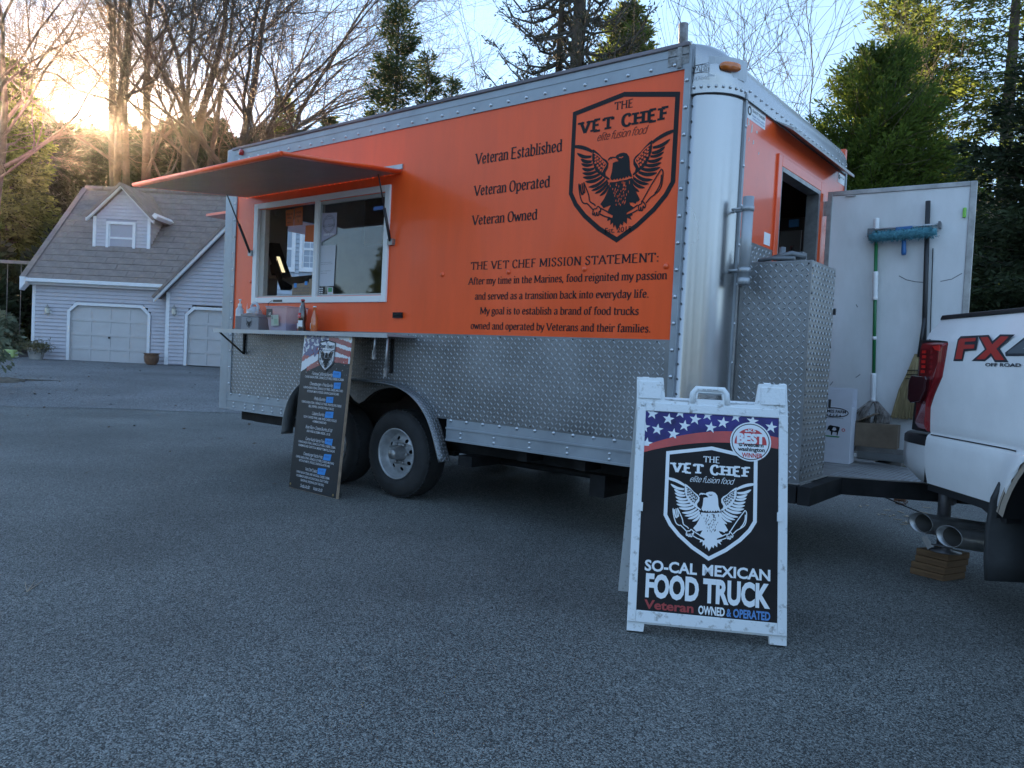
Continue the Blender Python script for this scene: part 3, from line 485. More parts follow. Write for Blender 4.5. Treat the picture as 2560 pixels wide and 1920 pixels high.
# smoother, paler paving in front of the garage begins at a crooked seam
def poly_sheet(name, pts, material, dz):
    tri = tessellate_polygon([[Vector((p[0], p[1], 0)) for p in pts]]); 
    V = [(*W(u, d)[:2], gz(*W(u, d)[:2])+dz) for u, d in pts]; o = mk(name, V, [tuple(t) for t in tri], material, org=(0, 0, 0))
    return o
AP = MB()
NU = 46
for i in range(NU):
    for j in range(12):
        def pt(a, b):
            u = -24+a*30/NU; d0 = 12.55+.22*math.sin(u*.9)+.10*math.sin(u*2.7+1)+.045*(u+12); d = d0+(27.6-d0)*b/12
            x, y = W(u, d)[:2]; return (x, y, gz(x, y)+.006)
        AP.poly([pt(i, j), pt(i+1, j), pt(i+1, j+1), pt(i, j+1)])
struct(ob('garage_apron', AP, ASPH2, org=(0, 0, 0)))
# planting beds
def bed(name, u0, u1, d0, d1, h, seed, material, edge=.5):
    rs = random.Random(seed); b = MB(); n = 18; m = 12; g = {}
    for i in range(n+1):
        for j in range(m+1):
            u = u0+(u1-u0)*i/n; d = d0+(d1-d0)*j/m; e = min(i, n-i, j, m-j); x, y = W(u+(rs.uniform(-edge, edge) if e == 0 else 0), d+(rs.uniform(-edge, edge)*.6 if e == 0 else 0))[:2]
            g[i, j] = (x, y, gz(x, y)+(.010 if e == 0 else min(1, e/3)*h*rs.uniform(.75, 1.1)+.012))
    for i in range(n):
        for j in range(m): b.poly([g[i, j], g[i+1, j], g[i+1, j+1], g[i, j+1]], True)
    return struct(ob(name, b, material, org=(0, 0, 0)))
bed('leaf_bed', -27, -17.4, 17.3, 34, .16, 1, SOIL)
bed('leaf_mound', -15, -10.9, 15.2, 17.8, .10, 5, mat('leaf litter', (.15, .12, .085), .95, col2=(.055, .045, .035), vscale=9, bump=.6, bscale=25), .6)
bed('tree_bed', 1.2, 30, 9.6, 32, .25, 2, SOIL)
bed('right_bed', 6.3, 20, 3.5, 9.4, .2, 3, SOIL)

def scatter_blades(name, pts, hgt, wd, m, seed, tilt=.35):
    rs = np.random.RandomState(seed); P = np.array(pts); n = len(P); d = rs.normal(0, tilt, (n, 3)); d[:, 2] = 1; h = hgt*rs.uniform(.5, 1.3, (n, 1)); s = rs.normal(0, 1, (n, 3)); s[:, 2] = 0; s /= np.linalg.norm(s, axis=1)[:, None]
    v = np.stack([P-s*wd, P+s*wd, P+d*h], 1).reshape(-1, 3); o = mk(name, v, np.arange(len(v)).reshape(-1, 3), m, org=(0, 0, 0)); o['kind'] = 'stuff'; return o
rs_ = np.random.RandomState(5); gp = []
for _ in range(9000):
    u = rs_.uniform(1.4, 8.); d = 8.5+rs_.rand()**1.6*1.1+.25*math.sin(u*3); x, y = W(u, d)[:2]; gp.append((x, y, 0))
gr = scatter_blades('grass_verge', gp, .055, .006, GRASS, 6); tag(gr, 'bright green grass verge along the far edge of the asphalt under the tongue', 'grass')
# loose grit on the near asphalt
rg_ = np.random.RandomState(21); V = []; Fq = []
for k in range(2600):
    d = 1.1+rg_.rand()**1.5*8; u = rg_.uniform(-.75, .75)*d*.95; x, y = W(u, d)[:2]; r = rg_.uniform(.0018, .0052); a = rg_.uniform(0, 6.28); b = len(V)
    V += [(x+r*math.cos(a+q*1.57), y+r*math.sin(a+q*1.57)*.8, .0002) for q in range(4)]+[(x, y, r*.9)]; Fq += [(b+q, b+(q+1) % 4, b+4) for q in range(4)]
o = mk('loose_grit', V, Fq, mat('pale grit', (.30, .31, .31), .7, col2=(.14, .14, .14), vscale=40), org=(0, 0, 0)); o['kind'] = 'stuff'; tag(o, 'tiny pale stones of grit loose on the near asphalt', 'grit')
# fallen leaves, twigs and chips
lf = mat('fallen leaf', (.10, .06, .03), .8, col2=(.05, .032, .02), vscale=30)
lv = []; rs_ = np.random.RandomState(9)
for _ in range(420):
    u = rs_.uniform(-20, 0); d = rs_.uniform(11.0, 26) if rs_.rand() < .8 else rs_.uniform(6, 12)
    if rs_.rand() < .35: u, d = rs_.uniform(-20, -9), rs_.uniform(14, 19)
    x, y = W(u, d)[:2]; lv.append((x, y, gz(x, y)+.013))
P = np.array(lv); n = len(P); a = rs_.uniform(0, 6.28, n); r = rs_.uniform(.02, .05, (n, 1))
dx = np.stack([np.cos(a), np.sin(a), rs_.uniform(-.3, .5, n)], 1)*r; dy = np.stack([-np.sin(a), np.cos(a), rs_.uniform(-.3, .4, n)], 1)*r*.6
v = np.stack([P-dx, P-dy+(0, 0, .008), P+dx, P+dy], 1).reshape(-1, 3); o = mk('fallen_leaves', v, np.arange(4*n).reshape(-1, 4), lf, org=(0, 0, 0)); o['kind'] = 'stuff'
tag(o, 'brown fallen leaves scattered over the paving by the garage', 'leaves')

# ------------------------------------------------------------------ garage building with dormer
def wall_frame(u0, d0, z0=0.):      # a across (to the right), b up, c toward the viewer
    o = W(u0, d0, z0); return frame(o, (RT[0], RT[1], 0), (0, 0, 1))
SB = {}
def board(F, a0, a1, b, parent, h=.130, material=SIDING, cut0=0., cut1=0.):
    mb = MB(); t0, t1 = .008, .042
    pts = [F(a0, b, t1), F(a1, b, t1), F(a1-cut1, b+h, t0), F(a0+cut0, b+h, t0), F(a0, b, 0), F(a1, b, 0), F(a1-cut1, b+h, 0), F(a0+cut0, b+h, 0)]
    mb.mesh(pts, [(0, 1, 2, 3), (5, 4, 7, 6), (0, 4, 5, 1), (3, 2, 6, 7), (0, 3, 7, 4), (1, 5, 6, 2)]); return ob('siding_board', mb, material, parent)
gar = thing('garage', 'lilac grey lap-sided garage with brown roof and dormer behind the trailer', 'garage', W(-14, 27, .34))
GF = wall_frame(-16.88, 27, .30)      # front wall
wm = mat('wall core', (.38, .37, .42), .7)
core = MB(); core.fbox(GF, 0, 1.27, 0, 2.75, -.15, 0); core.fbox(GF, 4.12, 4.85, 0, 2.75, -.15, 0); core.fbox(GF, 1.27, 4.12, 2.06, 2.75, -.15, 0)
core.fbox(GF, 0, .12, 0, 2.75, -6.9, -.152); ob('wall', core, wm, gar)
gable = MB(); gable.prism(lambda a, b, c: GF(c, b, -a), [(0, 2.75), (6.9, 2.75), (3.45, 6.3)], 0, .12); ob('gable', gable, SIDING, gar)
def course(F, b, spans, parent, **k):
    for a0, a1 in spans: board(F, a0, a1, b, parent, **k)
for i in range(20):
    b = .05+i*.130
    if b < 1.72: course(GF, b, [(.09, 1.22), (4.17, 4.76)], gar)
    elif b < 2.02:
        k = .28*(b-1.72)/.3; course(GF, b, [(.09, 1.22+k), (4.17-k, 4.76)], gar)
    else: course(GF, b, [(.09, 4.76)], gar)
tr = MB(); tr.fbox(GF, -.02, .09, 0, 2.7, .002, .035); ob('corner_board', tr, TRIM, gar)
# door casing with clipped corners
def door(F, a0, a1, top, cl, parent, cols, rows=4):
    cs = MB(); w = .10
    o = [(a0, 0), (a0, top-cl), (a0+cl, top), (a1-cl, top), (a1, top-cl), (a1, 0)]; i = [(a0+w, 0), (a0+w, top-cl-.03), (a0+cl+.05, top-w), (a1-cl-.05, top-w), (a1-w, top-cl-.03), (a1-w, 0)]
    for k in range(5): cs.prism(F, [o[k], o[k+1], i[k+1], i[k]], .03, .075)
    ob('door_casing', cs, TRIM, parent)
    d = MB(); d.prism(F, [(a0+w-.02, .02), (a1-w+.02, .02), (a1-w+.02, top-cl), (a1-cl-.03, top-w+.02), (a0+cl+.03, top-w+.02), (a0+w-.02, top-cl)], -.06, -.03)
    dr = ob('garage_door', d, GDOOR, parent); ih = (top-w)/rows; iw = (a1-a0-2*w)/cols
    rl = MB()
    for c in range(cols+1): rl.fbox(F, a0+w+c*iw-.035, a0+w+c*iw+.035, .03, (top-w-.02) if 0 < c < cols else top-cl-.05, -.03, -.012)
    ob('stile', rl, GDOOR, dr)
    rr = MB()
    for r in range(rows+1):
        b = r*ih; rr.fbox(F, a0+w, a1-w, max(.02, b-.045), min(top-w-.01, b+.045), -.03, -.010) if r < rows else rr.fbox(F, a0+cl, a1-cl, b-.06, b-.01, -.03, -.010)
    ob('rail', rr, GDOOR, dr); hb = MB(); hb.fbox(F, (a0+a1)/2-.03, (a0+a1)/2+.03, .86, .93, -.01, .02); ob('handle', hb, BLACKPL, dr)
door(GF, 1.24, 4.15, 2.08, .30, gar, 4)
# roof: tiles laid course by course on a 46 degree slope
sl_u = Vector((RT[0], RT[1], 0)); up_s = Vector((FW[0], FW[1], 1.043)).normalized()
RO = Vector(W(-17.08, 26.72, 3.08)); RF = frame(RO, sl_u, up_s)
rb = MB(); rb.fbox(RF, 0, 11.5, 0, 5.42, -.12, 0); ob('roof_deck', rb, mat('roof underlay', (.06, .05, .05), .9), gar)
rb2 = MB(); RB = Vector(W(-17.08, 34.2, 3.08)); up2 = Vector((-FW[0], -FW[1], 1.043)).normalized(); RF2 = frame(RB, sl_u, up2); rb2.fbox(RF2, 0, 11.5, 0, 5.40, 0, .12); ob('roof_back', rb2, ROOFT, gar)
def tile_mesh(w, h):
    mb = MB(); mb.mesh([(0, 0, .012), (w, 0, .012), (w, h, .002), (0, h, .002), (0, 0, .036), (w, 0, .036), (w, h, .014), (0, h, .014)], [(0, 3, 2, 1), (4, 5, 6, 7), (0, 1, 5, 4), (1, 2, 6, 5), (2, 3, 7, 6), (3, 0, 4, 7)]); return mb
def lay_tiles(RF, u_axis, v_axis, a0, a1, n, ex, tw, parent, seed, clip=None):
    rnd = random.Random(seed); w_ = u_axis.cross(v_axis); R = Matrix((u_axis, v_axis, w_)).transposed().to_euler(); tm = None
    for r in range(n):
        a = a0-(r % 2)*tw*.5
        while a < a1:
            lo, hi = max(a, a0), min(a+tw-.012, a1)
            if clip: lo, hi = clip(r, lo, hi)
            if hi-lo > .12:
                p = RF(lo, r*ex, rnd.uniform(0, .006))
                if tm is None:
                    m0 = tile_mesh(tw-.012, ex+.04); tm = mk('roof_tile', np.array(m0.v)+np.array(ORG[parent]), m0.f, ROOFT, parent)
                    o = tm
                else: o = tm.copy(); COL.objects.link(o)
                o.parent = parent; o.location = tuple(np.array(p)-np.array(ORG[parent])); o.rotation_euler = R; o.scale = ((hi-lo)/(tw-.012), 1, 1)
            a += tw
lay_tiles(RF, sl_u, up_s, 0, 8.2, 16, .335, .98, gar, 3)
rc = MB()
for k in range(16):
    rc.fbox(RF, -.10, .10, k*.335, k*.335+.36, .03, .085+.0)
ob('rake_cap', rc, ROOFT, gar)
rg = MB()
for k in range(12): rg.tube([RF(k*.7, 5.42, .03), RF(k*.7+.72, 5.42, .05)], .11, 8)
ob('ridge_cap', rg, ROOFT, gar)
gt = MB(); gt.fbox(GF, -.22, 4.66, 2.70, 2.83, .22, .36); gt.fbox(GF, -.2, 4.66, 2.62, 2.75, .035, .20); ob('gutter', gt, TRIM, gar, bevel=.02)
fc = MB(); fc.prism(GF, [(-.24, 2.40), (-.06, 2.62), (-.06, 2.86), (-.24, 2.86)], .12, .40); ob('eave_return', fc, TRIM, gar)
# dormer
DF = wall_frame(-15.39, 28.07, 4.21)
dm = MB(); dm.fbox(DF, 0, 2.0, -.1, 1.32, -2.2, 0); dm.prism(DF, [(0, 1.322), (2.0, 1.322), (1.0, 2.36)], -2.9, 0); ob('dormer_wall', dm, wm, gar)
for i in range(17):
    b = .04+i*.125
    if b < 1.3: course(DF, b, [(.07, .42), (1.53, 1.93)] if b > .0 and b < 1.26 else [(.07, 1.93)], gar, h=.125)
    else:
        k = (b-1.32)/1.04; k2 = (b+.125-1.32)/1.04
        if k2 < .97: board(DF, max(.02, k), min(1.98, 2-k), b, gar, h=.125, cut0=max(0, k2-max(.02, k)), cut1=max(0, k2-max(.02, k)))
SF = frame(DF(2.0, 0, 0), (FW[0], FW[1], 0), (0, 0, 1))
for i in range(10):
    b = .1+i*.125; board(SF, max(0, b/1.043-.1), 0, b, gar, h=.125) if False else board(SF, 0.02, max(.1, (b+.1)/1.043), b, gar, h=.125)
dt = MB(); dt.fbox(DF, -.04, .07, -.12, 1.36, .002, .05); dt.fbox(DF, 1.93, 2.04, -.12, 1.36, .002, .05); ob('dormer_corner_board', dt, TRIM, gar)
rk = MB()
for s in (-1, 1):
    rk.prism(DF, [(1+s*1.22, 1.16), (1+s*1.22, 1.34), (1., 2.56), (1., 2.40)][::s], .10, .22)
ob('dormer_rake', rk, TRIM, gar)
for s, nm in ((-1, 'left'), (1, 'right')):
    o_ = Vector(DF(1+s*1.24, 1.32, .26)); e_ = Vector(DF(1, 2.55, .26)); ax = (e_-o_).normalized()
    back = Vector((FW[0], FW[1], 0)); Fd = (lambda a, b, c=0., o_=o_, back=back, ax=ax, s=s: tuple(o_+back*a+ax*b+back.cross(ax)*(c*(-s))))
    m_ = MB(); m_.fbox(Fd, 0, 3.0, 0, 1.75, -.03, .04); ob('dormer_roof', m_, ROOFT, gar)
    for r in range(5):
        for q in range(3):
            m2 = MB(); m2.fbox(Fd, q*.98+.0, q*.98+.965, r*.35, r*.35+.37, .042, .066+.004*(r % 2)); ob('roof_tile', m2, ROOFT, gar)
    if s > 0: m3 = MB(); m3.fbox(Fd, 0, 1.35, -.05, .13, -.18, -.04); ob('dormer_fascia', m3, TRIM, gar)
def window(F, a0, a1, b0, b1, parent, grid=None, fr=.09, split=.5, name='window'):
    m = MB(); 
    for x in ((a0-fr, a0, b0-fr, b1+fr), (a1, a1+fr, b0-fr, b1+fr), (a0, a1, b0-fr, b0), (a0, a1, b1, b1+fr)): m.fbox(F, *x, -.02, .06)
    w = ob(name, m, TRIM, parent); g = MB(); g.fbox(F, a0, a1, b0, b1, -.03, -.012); ob('pane', g, DGLASS, w)
    s = MB(); h = b0+(b1-b0)*split; s.fbox(F, a0, a1, h-.035, h+.035, -.011, .02); s.fbox(F, a0, a0+.04, b0, b1, -.011, .019); s.fbox(F, a1-.04, a1, b0, b1, -.011, .019); s.fbox(F, a0+.04, a1-.04, b0, b0+.05, -.011, .018); ob('sash', s, TRIM, w)
    if grid:
        q = MB()
        for i in range(1, grid[0]): q.fbox(F, a0+(a1-a0)*i/grid[0]-.009, a0+(a1-a0)*i/grid[0]+.009, b0, b1, -.010, .004)
        for i in range(1, grid[1]): q.fbox(F, a0, a1, b0+(b1-b0)*i/grid[1]-.009, b0+(b1-b0)*i/grid[1]+.009, -.0095, .003)
        ob('muntin', q, TRIM, w)
    return w
window(DF, .53, 1.42, .12, 1.10, gar)
# right wing of the garage, gable towards the viewer, a little proud of the front wall
WF = wall_frame(-12.05, 26.7, .36)
wc = MB(); wc.prism(WF, [(0, 0), (.68, 0), (.68, 2.1), (6.2, 2.1), (6.2, 6.1), (3.1, 5.9), (0, 2.55)], -.15, 0); wc.fbox(WF, 0, .12, 0, 2.5, -.45, -.152); ob('wing_wall', wc, wm, gar)
for i in range(42):
    b = .04+i*.130; rk_ = max(0, (b-2.45)/1.087)+.02; rk2 = max(0, (b+.13-2.45)/1.087)+.02
    if b < 1.72: course(WF, b, [(.10, .62)], gar)
    elif b < 2.0: course(WF, b, [(.10, .62+.28*(b-1.72)/.3)], gar)
    else: board(WF, max(.10 if b < 2.5 else 0, rk_), 4.2, b, gar, cut0=max(0, rk2-rk_))
wt = MB(); wt.fbox(WF, -.03, .10, 0, 2.5, .002, .04); ob('corner_board', wt, TRIM, gar)
door(WF, .65, 3.4, 2.05, .28, gar, 4)
rk = MB(); rk.prism(WF, [(-.32, 2.12), (-.32, 2.32), (2.9, 5.82), (2.9, 5.60)], .26, .36); ob('wing_rake', rk, TRIM, gar)
o_ = Vector(WF(-.36, 2.30, .40)); ax = (Vector(WF(2.9, 5.86, .40))-o_).normalized(); back = Vector((FW[0], FW[1], 0)); nn = ax.cross(-back)
Fw = lambda a, b, c=0.: tuple(o_+back*a+ax*b+nn*c)
m_ = MB(); m_.fbox(Fw, 0, 4.0, 0, 4.8, -.02, .02); ob('wing_roof', m_, ROOFT, gar)
for r in range(14):
    m2 = MB(); m2.fbox(Fw, -.02, .6, r*.335, r*.335+.36, .022, .07); ob('roof_tile', m2, ROOFT, gar)
def wall_lamp(F, a, b, parent):
    l = MB(); l.fbox(F, a-.06, a+.06, b-.14, b+.10, .0, .03); o = ob('wall_lamp', l, TRIM, parent)
    m = MB(); p = Vector(F(a-.02, b-.10, .14)); m.lathe([(.035, 0), (.07, .03), (.075, .20), (.055, .22)], p, (0, 0, 1), 8, False); ob('lamp_glass', m, mat('lamp glass', (.6, .58, .5), .15, spec=.8), o)
    m = MB(); m.lathe([(.095, .215), (.03, .29), (.012, .34), (.0, .35)], p, (0, 0, 1), 8, False); m.tube([F(a, b-.05, .02), F(a, b-.13, .10), F(a-.02, b-.11, .14)], .012, 5); ob('lamp_cap', m, mat('lamp metal', (.35, .33, .3), .5, metal=.5), o)
wall_lamp(GF, .60, 1.72, gar); wall_lamp(WF, .32, 1.83, gar)

# main house seen through the open serving window
hs = thing('house', 'pale grey lap-sided house with white sash windows, seen through the serving window', 'house', W(-4.5, 25, .3))
HF = wall_frame(-8.1, 23.5, .27)
hc = MB(); hc.fbox(HF, 0, 8.5, 0, 6.0, -5, 0); ob('wall', hc, mat('house core', (.34, .38, .44), .7), hs)
hr = MB(); hr.prism(lambda a, b, c: HF(c, b, -a), [(-.5, 5.9), (5.4, 5.9), (2.5, 7.0)], -.2, 8.7); ob('roof', hr, ROOFT, hs)
for i in range(45):
    b = .04+i*.130
    if b < 2.7: board(HF, 0, 4.0, b, hs, material=SIDING2)
    elif b < 4.60:
        for a0, a1 in ((0, .52), (1.34, 1.48), (2.30, 4.0)): board(HF, a0, a1, b, hs, material=SIDING2)
    else: board(HF, 0, 4.0, b, hs, material=SIDING2)
window(HF, .60, 1.26, 3.28, 4.50, hs, split=.5); window(HF, 1.56, 2.22, 3.30, 4.50, hs, grid=(3, 6))

# pots and hose by the garage
def pot(F0, prof, m, name, label, cat='plant pot'):
    mb = MB(); mb.lathe(prof, F0, (0, 0, 1), 20); o = ob(name, mb, m, org=F0); return tag(o, label, cat)
p = W(-12.42, 26.45, .335); pot(p, [(.14, 0), (.22, .10), (.25, .26), (.23, .36), (.26, .38), (.26, .40), (.22, .39), (.20, .30)], mat('glazed clay', (.22, .12, .07), .35, col2=(.13, .07, .045), vscale=6, coat=.3), 'plant_pot', 'round brown glazed pot standing between the two garage doors')
pt = thing('planter', 'pale square planter with trailing plant at left corner of garage', 'planter', W(-16.3, 26.3, .335))
m = MB(); q = W(-16.3, 26.3, .335); m.lathe([(.20, 0), (.27, .34), (.30, .36), (.30, .40), (.26, .39)], q, (0, 0, 1), 12); ob('tub', m, mat('concrete tub', (.34, .33, .31), .8, vary=.15, vscale=8), pt)
rs = np.random.RandomState(4); C = rs.normal(0, 1, (900, 3))*(.27, .2, .08)+(q[0], q[1], q[2]+.44); D = rs.normal(0, 1, (900, 3)); v, f = needles(rs, C, D, 2, .09, .012, .5, .2); mk('foliage', v, f, leaf_mat('dry plant', (.06, .06, .03), (.17, .15, .08)), pt)
hz_ = thing('hose_reel', 'small green and white hose reel beside the garage corner', 'hose reel', W(-17.15, 26.3, .33)); q = Vector(W(-17.15, 26.3, .33))
m = MB(); m.fbox(frame(q, (RT[0], RT[1], 0), (0, 0, 1)), -.22, .16, .02, .30, -.15, .15); ob('reel_body', m, mat('lime plastic', (.36, .45, .16), .5), hz_, bevel=.05)
m = MB(); m.tube([tuple(q+Vector((math.cos(t)*.25-.1, math.sin(t)*.25, .05+.02*t))) for t in np.linspace(0, 9, 30)], .012, 5); ob('hose', m, WHITEPL, hz_)
# timber swing frame in the woods left of the garage
fn = thing('swing_frame', 'weathered timber swing beam half hidden in the woods left of garage', 'swing frame', W(-20, 28, .4)); WW = mat('weathered wood', (.22, .19, .17), .85, vary=.2); Fs_ = wall_frame(-21.6, 28.4, .36)
m = MB(); m.fbox(Fs_, 0, 5., 3.38, 3.50, 0, .09); ob('beam', m, WW, fn)
for a in (.3, 4.8): m = MB(); m.tube([Fs_(a, 3.4, 0), Fs_(a-.1, 0, .9)], .05, 6); ob('post', m, WW, fn); m = MB(); m.tube([Fs_(a, 3.4, 0), Fs_(a-.1, 0, -.9)], .05, 6); ob('post', m, WW, fn)
for a in (1.6, 2.1, 2.9, 3.4): m = MB(); m.tube([Fs_(a, 3.4, .04), Fs_(a, .8, .04)], .012, 4); ob('rope', m, WW, fn)

# ------------------------------------------------------------------ food trailer
TX0, TX1, TXF, TY1, TZ0, TZ1 = -7.20, -2.18, -1.90, 2.62, .552, 3.13
tl = thing('food_trailer', 'orange and silver food trailer with serving awning, eagle shield and open front door', 'food trailer', (-4.6, 1.3, 0))
SFc = frame((0, 0, 0), (1, 0, 0), (0, 0, 1))           # side face: a = X, b = Z, c toward -Y
FFc = frame((TXF, 0, 0), (0, 1, 0), (0, 0, 1))         # front face: a = Y, b = Z, c toward +X
def pane(F, a0, a1, b0, b1, c0, c1, holes):
    """a slab with one rectangular hole, as four butted pieces"""
    mb = MB(); h = holes
    mb.fbox(F, a0, h[0], b0, b1, c0, c1); mb.fbox(F, h[1], a1, b0, b1, c0, c1); mb.fbox(F, h[0], h[1], b0, h[2], c0, c1); mb.fbox(F, h[0], h[1], h[3], b1, c0, c1); return mb
WIN = (-6.62, -4.82, 1.66, 2.50)
ob('side_panel', pane(SFc, -7.01, TX1+.01, 1.352, 3.0, -.05, 0, WIN), ORANGE, tl)
DO = (.905, 1.754, .60, 2.60)
fp = MB(); fp.fbox(FFc, .25, DO[0], 2.0, 2.88, -.05, 0); fp.fbox(FFc, DO[1], 2.40, 2.0, 2.88, -.05, 0); fp.fbox(FFc, DO[0], DO[1], DO[3], 2.88, -.05, 0)
ob('front_panel', fp, ORANGE2, tl)
for ya, yb in ((.27, DO[0]-.001), (DO[1]+.001, 2.40)): fl = MB(); fl.fbox(FFc, ya, yb, TZ0, 2.0, -.05, .004); ob('front_lower_plate', fl, PLATE, tl)
m = MB(); m.box(TX0, TXF-.06, TY1-.05, TY1, TZ0, 3.1); ob('far_side_panel', m, ORANGE2, tl)
RB_ = frame((TX0, 0, 0), (0, 1, 0), (0, 0, 1))
m = MB(); m.mesh(*(lambda q: (q.v, q.f))(pane(RB_, .05, TY1-.05, TZ0, 3.1, 0, .04, (.60, 1.13, 1.62, 2.58)))); ob('rear_panel', m, ALUP, tl)
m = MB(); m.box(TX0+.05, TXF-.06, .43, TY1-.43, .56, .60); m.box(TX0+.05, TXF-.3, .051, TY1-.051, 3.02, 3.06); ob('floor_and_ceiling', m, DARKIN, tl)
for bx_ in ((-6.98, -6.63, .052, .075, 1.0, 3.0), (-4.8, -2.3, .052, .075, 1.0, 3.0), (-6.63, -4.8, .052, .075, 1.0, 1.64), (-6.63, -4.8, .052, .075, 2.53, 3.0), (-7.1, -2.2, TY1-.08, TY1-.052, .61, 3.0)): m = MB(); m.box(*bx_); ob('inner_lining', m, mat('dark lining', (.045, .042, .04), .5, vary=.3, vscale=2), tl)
# lower skirt: tread plate cut out round two wheels
WH = [(-4.63, .36), (-5.47, .36)]
def arch(r, x0, x1, n=14, z=.36):
    out = []
    for k in range(n+1):
        x = x0+(x1-x0)*k/n; zz = max(z+math.sqrt(max(0, r*r-(x-WH[0][0])**2)), z+math.sqrt(max(0, r*r-(x-WH[1][0])**2)), .745 if -5.5 < x < -4.7 else 0); out.append((x, zz))
    return out
AR = arch(.545, -5.96, -4.135, 30)
AR = [p for p in AR if p[1] > .705]
sk = [(-7.05, .703)]+[(AR[0][0], .703)]+AR+[(AR[-1][0], .703)]+[(TX1, .703), (TX1, 1.352), (-7.05, 1.352)]
m = MB(); m.prism(SFc, sk, -.05, .003); ob('tread_plate_skirt', m, PLATE, tl)
def treads(F, a0, a1, b0, b1, ok=lambda a, b: True, p=.0325, h=.0024, c=.0, L=.027, w=.0072):
    V = []; Fq = []; k = 0; ni = int((a1-a0)/p); nj = int((b1-b0)/p)
    for i in range(ni+1):
        for j in range(nj+1):
            a = a0+(i+.5)*(a1-a0)/(ni+1); b = b0+(j+.5)*(b1-b0)/(nj+1)
            if not ok(a, b): continue
            s = 1 if (i+j) % 2 else -1; x, y = .7071, .7071*s
            q = [(-L/2, 0, 0), (-L*.25, -w/2, 0), (L*.25, -w/2, 0), (L/2, 0, 0), (L*.25, w/2, 0), (-L*.25, w/2, 0), (-L*.2, 0, h), (L*.2, 0, h)]
            V += [F(a+u*x-v*y, b+u*y+v*x, c+z) for u, v, z in q]
            Fq += [tuple(k+e for e in f) for f in ((0, 1, 6), (1, 2, 7, 6), (2, 3, 7), (3, 4, 7), (4, 5, 6, 7), (5, 0, 6))]; k += 8
    return V, Fq
TREADM = mat('tread ridge', (.42, .44, .46), .34, metal=.85)  # lighter than the plate: highlights on the ridges are put into the colour
def tread_obj(F, *a, parent=None, **k):
    V, Fq = treads(F, *a, **k); o = mk('tread_marks', V, Fq, TREADM, parent or tl); o['kind'] = 'stuff'; return o
def in_skirt(a, b):
    if a > -2.2 or a < -7.03: return False
    for x, z in WH:
        if (a-x)**2+(b-z)**2 < .565**2: return False
    return not (-5.5 < a < -4.6 and b < .77)
tread_obj(SFc, -7.04, TX1, .71, 1.345, in_skirt, c=.003)
tread_obj(FFc, .29, DO[0]-.04, .56, 1.99, c=.004)
# wheel well and underbody
m = MB(); ap = [(-5.99, .56)]+[(x, z) for x, z in AR]+[(-4.10, .56)]
k0 = [(x, .003, z) for x, z in ap]; k1 = [(x, .42, z) for x, z in ap]
m.mesh(k0+k1, [(i, i+1, i+1+len(ap), i+len(ap)) for i in range(len(ap)-1)]); m.mesh(k1, [tuple(range(len(k1)))]); ob('wheel_well', m, BLACKST, tl)
m = MB(); m.box(TX0+.15, -6.05, .16, 2.45, .43, .55); m.box(-6.70, -6.22, .08, .5, .44, .549); m.box(-4.05, TXF-.05, .30, 2.35, .42, .55); m.box(-6.1, -4.0, .45, 2.2, .38, .55); m.box(-4.0, -3.86, .12, .5, .34, .42); m.box(-2.84, -2.72, .2, 2.4, .27, .42); m.tube([(-3.9, .5, .36), (-2.0, .42, .38)], .03, 6)
for x in (-3.4, -2.9, -2.4): m.box(x, x+.08, .1, 2.5, .45, .551)
ob('underframe', m, BLACKST, tl)
# rails, posts and strips
for xa, xb in ((-7.06, -5.955), (-4.02, TX1+.02)):
    m = MB(); m.fbox(SFc, xa, xb, .640, .703, -.03, .007); m.fbox(SFc, xa, xb, TZ0, .632, -.03, .009); m.fbox(SFc, xa, xb, .630, .642, -.03, .018); m.fbox(SFc, xa, xb, TZ0-.012, TZ0+.002, -.03, .020); ob('bottom_rail', m, ALUP, tl)
m = MB(); m.fbox(SFc, -7.06, TX1+.05, 2.99, 3.128, -.03, .010); m.fbox(SFc, -7.06, TX1+.03, 3.072, 3.078, -.03, .014); ob('top_rail', m, ALUP, tl)
m = MB(); m.fbox(SFc, -7.1, TX1+.02, 3.122, 3.150, -.2, .022); ob('roof_edge', m, mat('weathered roof edge', (.16, .14, .15), .5, metal=.6, vary=.3, vscale=5, stretch=(.3, 1, 1)), tl, bevel=.006)
m = MB(); m.fbox(SFc, TX0, -7.055, TZ0-.02, 3.14, -.12, .012); ob('rear_corner_post', m, ALUP, tl, bevel=.008)
m = MB(); m.fbox(SFc, -7.055, -7.0, .703, 3.0, -.02, .012); ob('rear_strip', m, ALUP, tl)
m = MB(); m.fbox(SFc, -2.185, -2.145, .56, 3.1, -.02, .012); m.fbox(SFc, -2.148, -2.138, .56, 3.1, -.02, .018); ob('front_strip', m, ALUP, tl)
m = MB(); m.fbox(FFc, .235, .262, TZ0, 2.86, -.02, .012); ob('front_face_strip', m, ALUP, tl)
m = MB(); m.fbox(FFc, 2.385, 2.41, TZ0, 2.86, -.02, .012); ob('far_face_strip', m, ALUP, tl)
m = MB(); m.box(TX0, -2.22, .0, TY1, 3.135, 3.145); ob('roof', m, ALUC, tl)
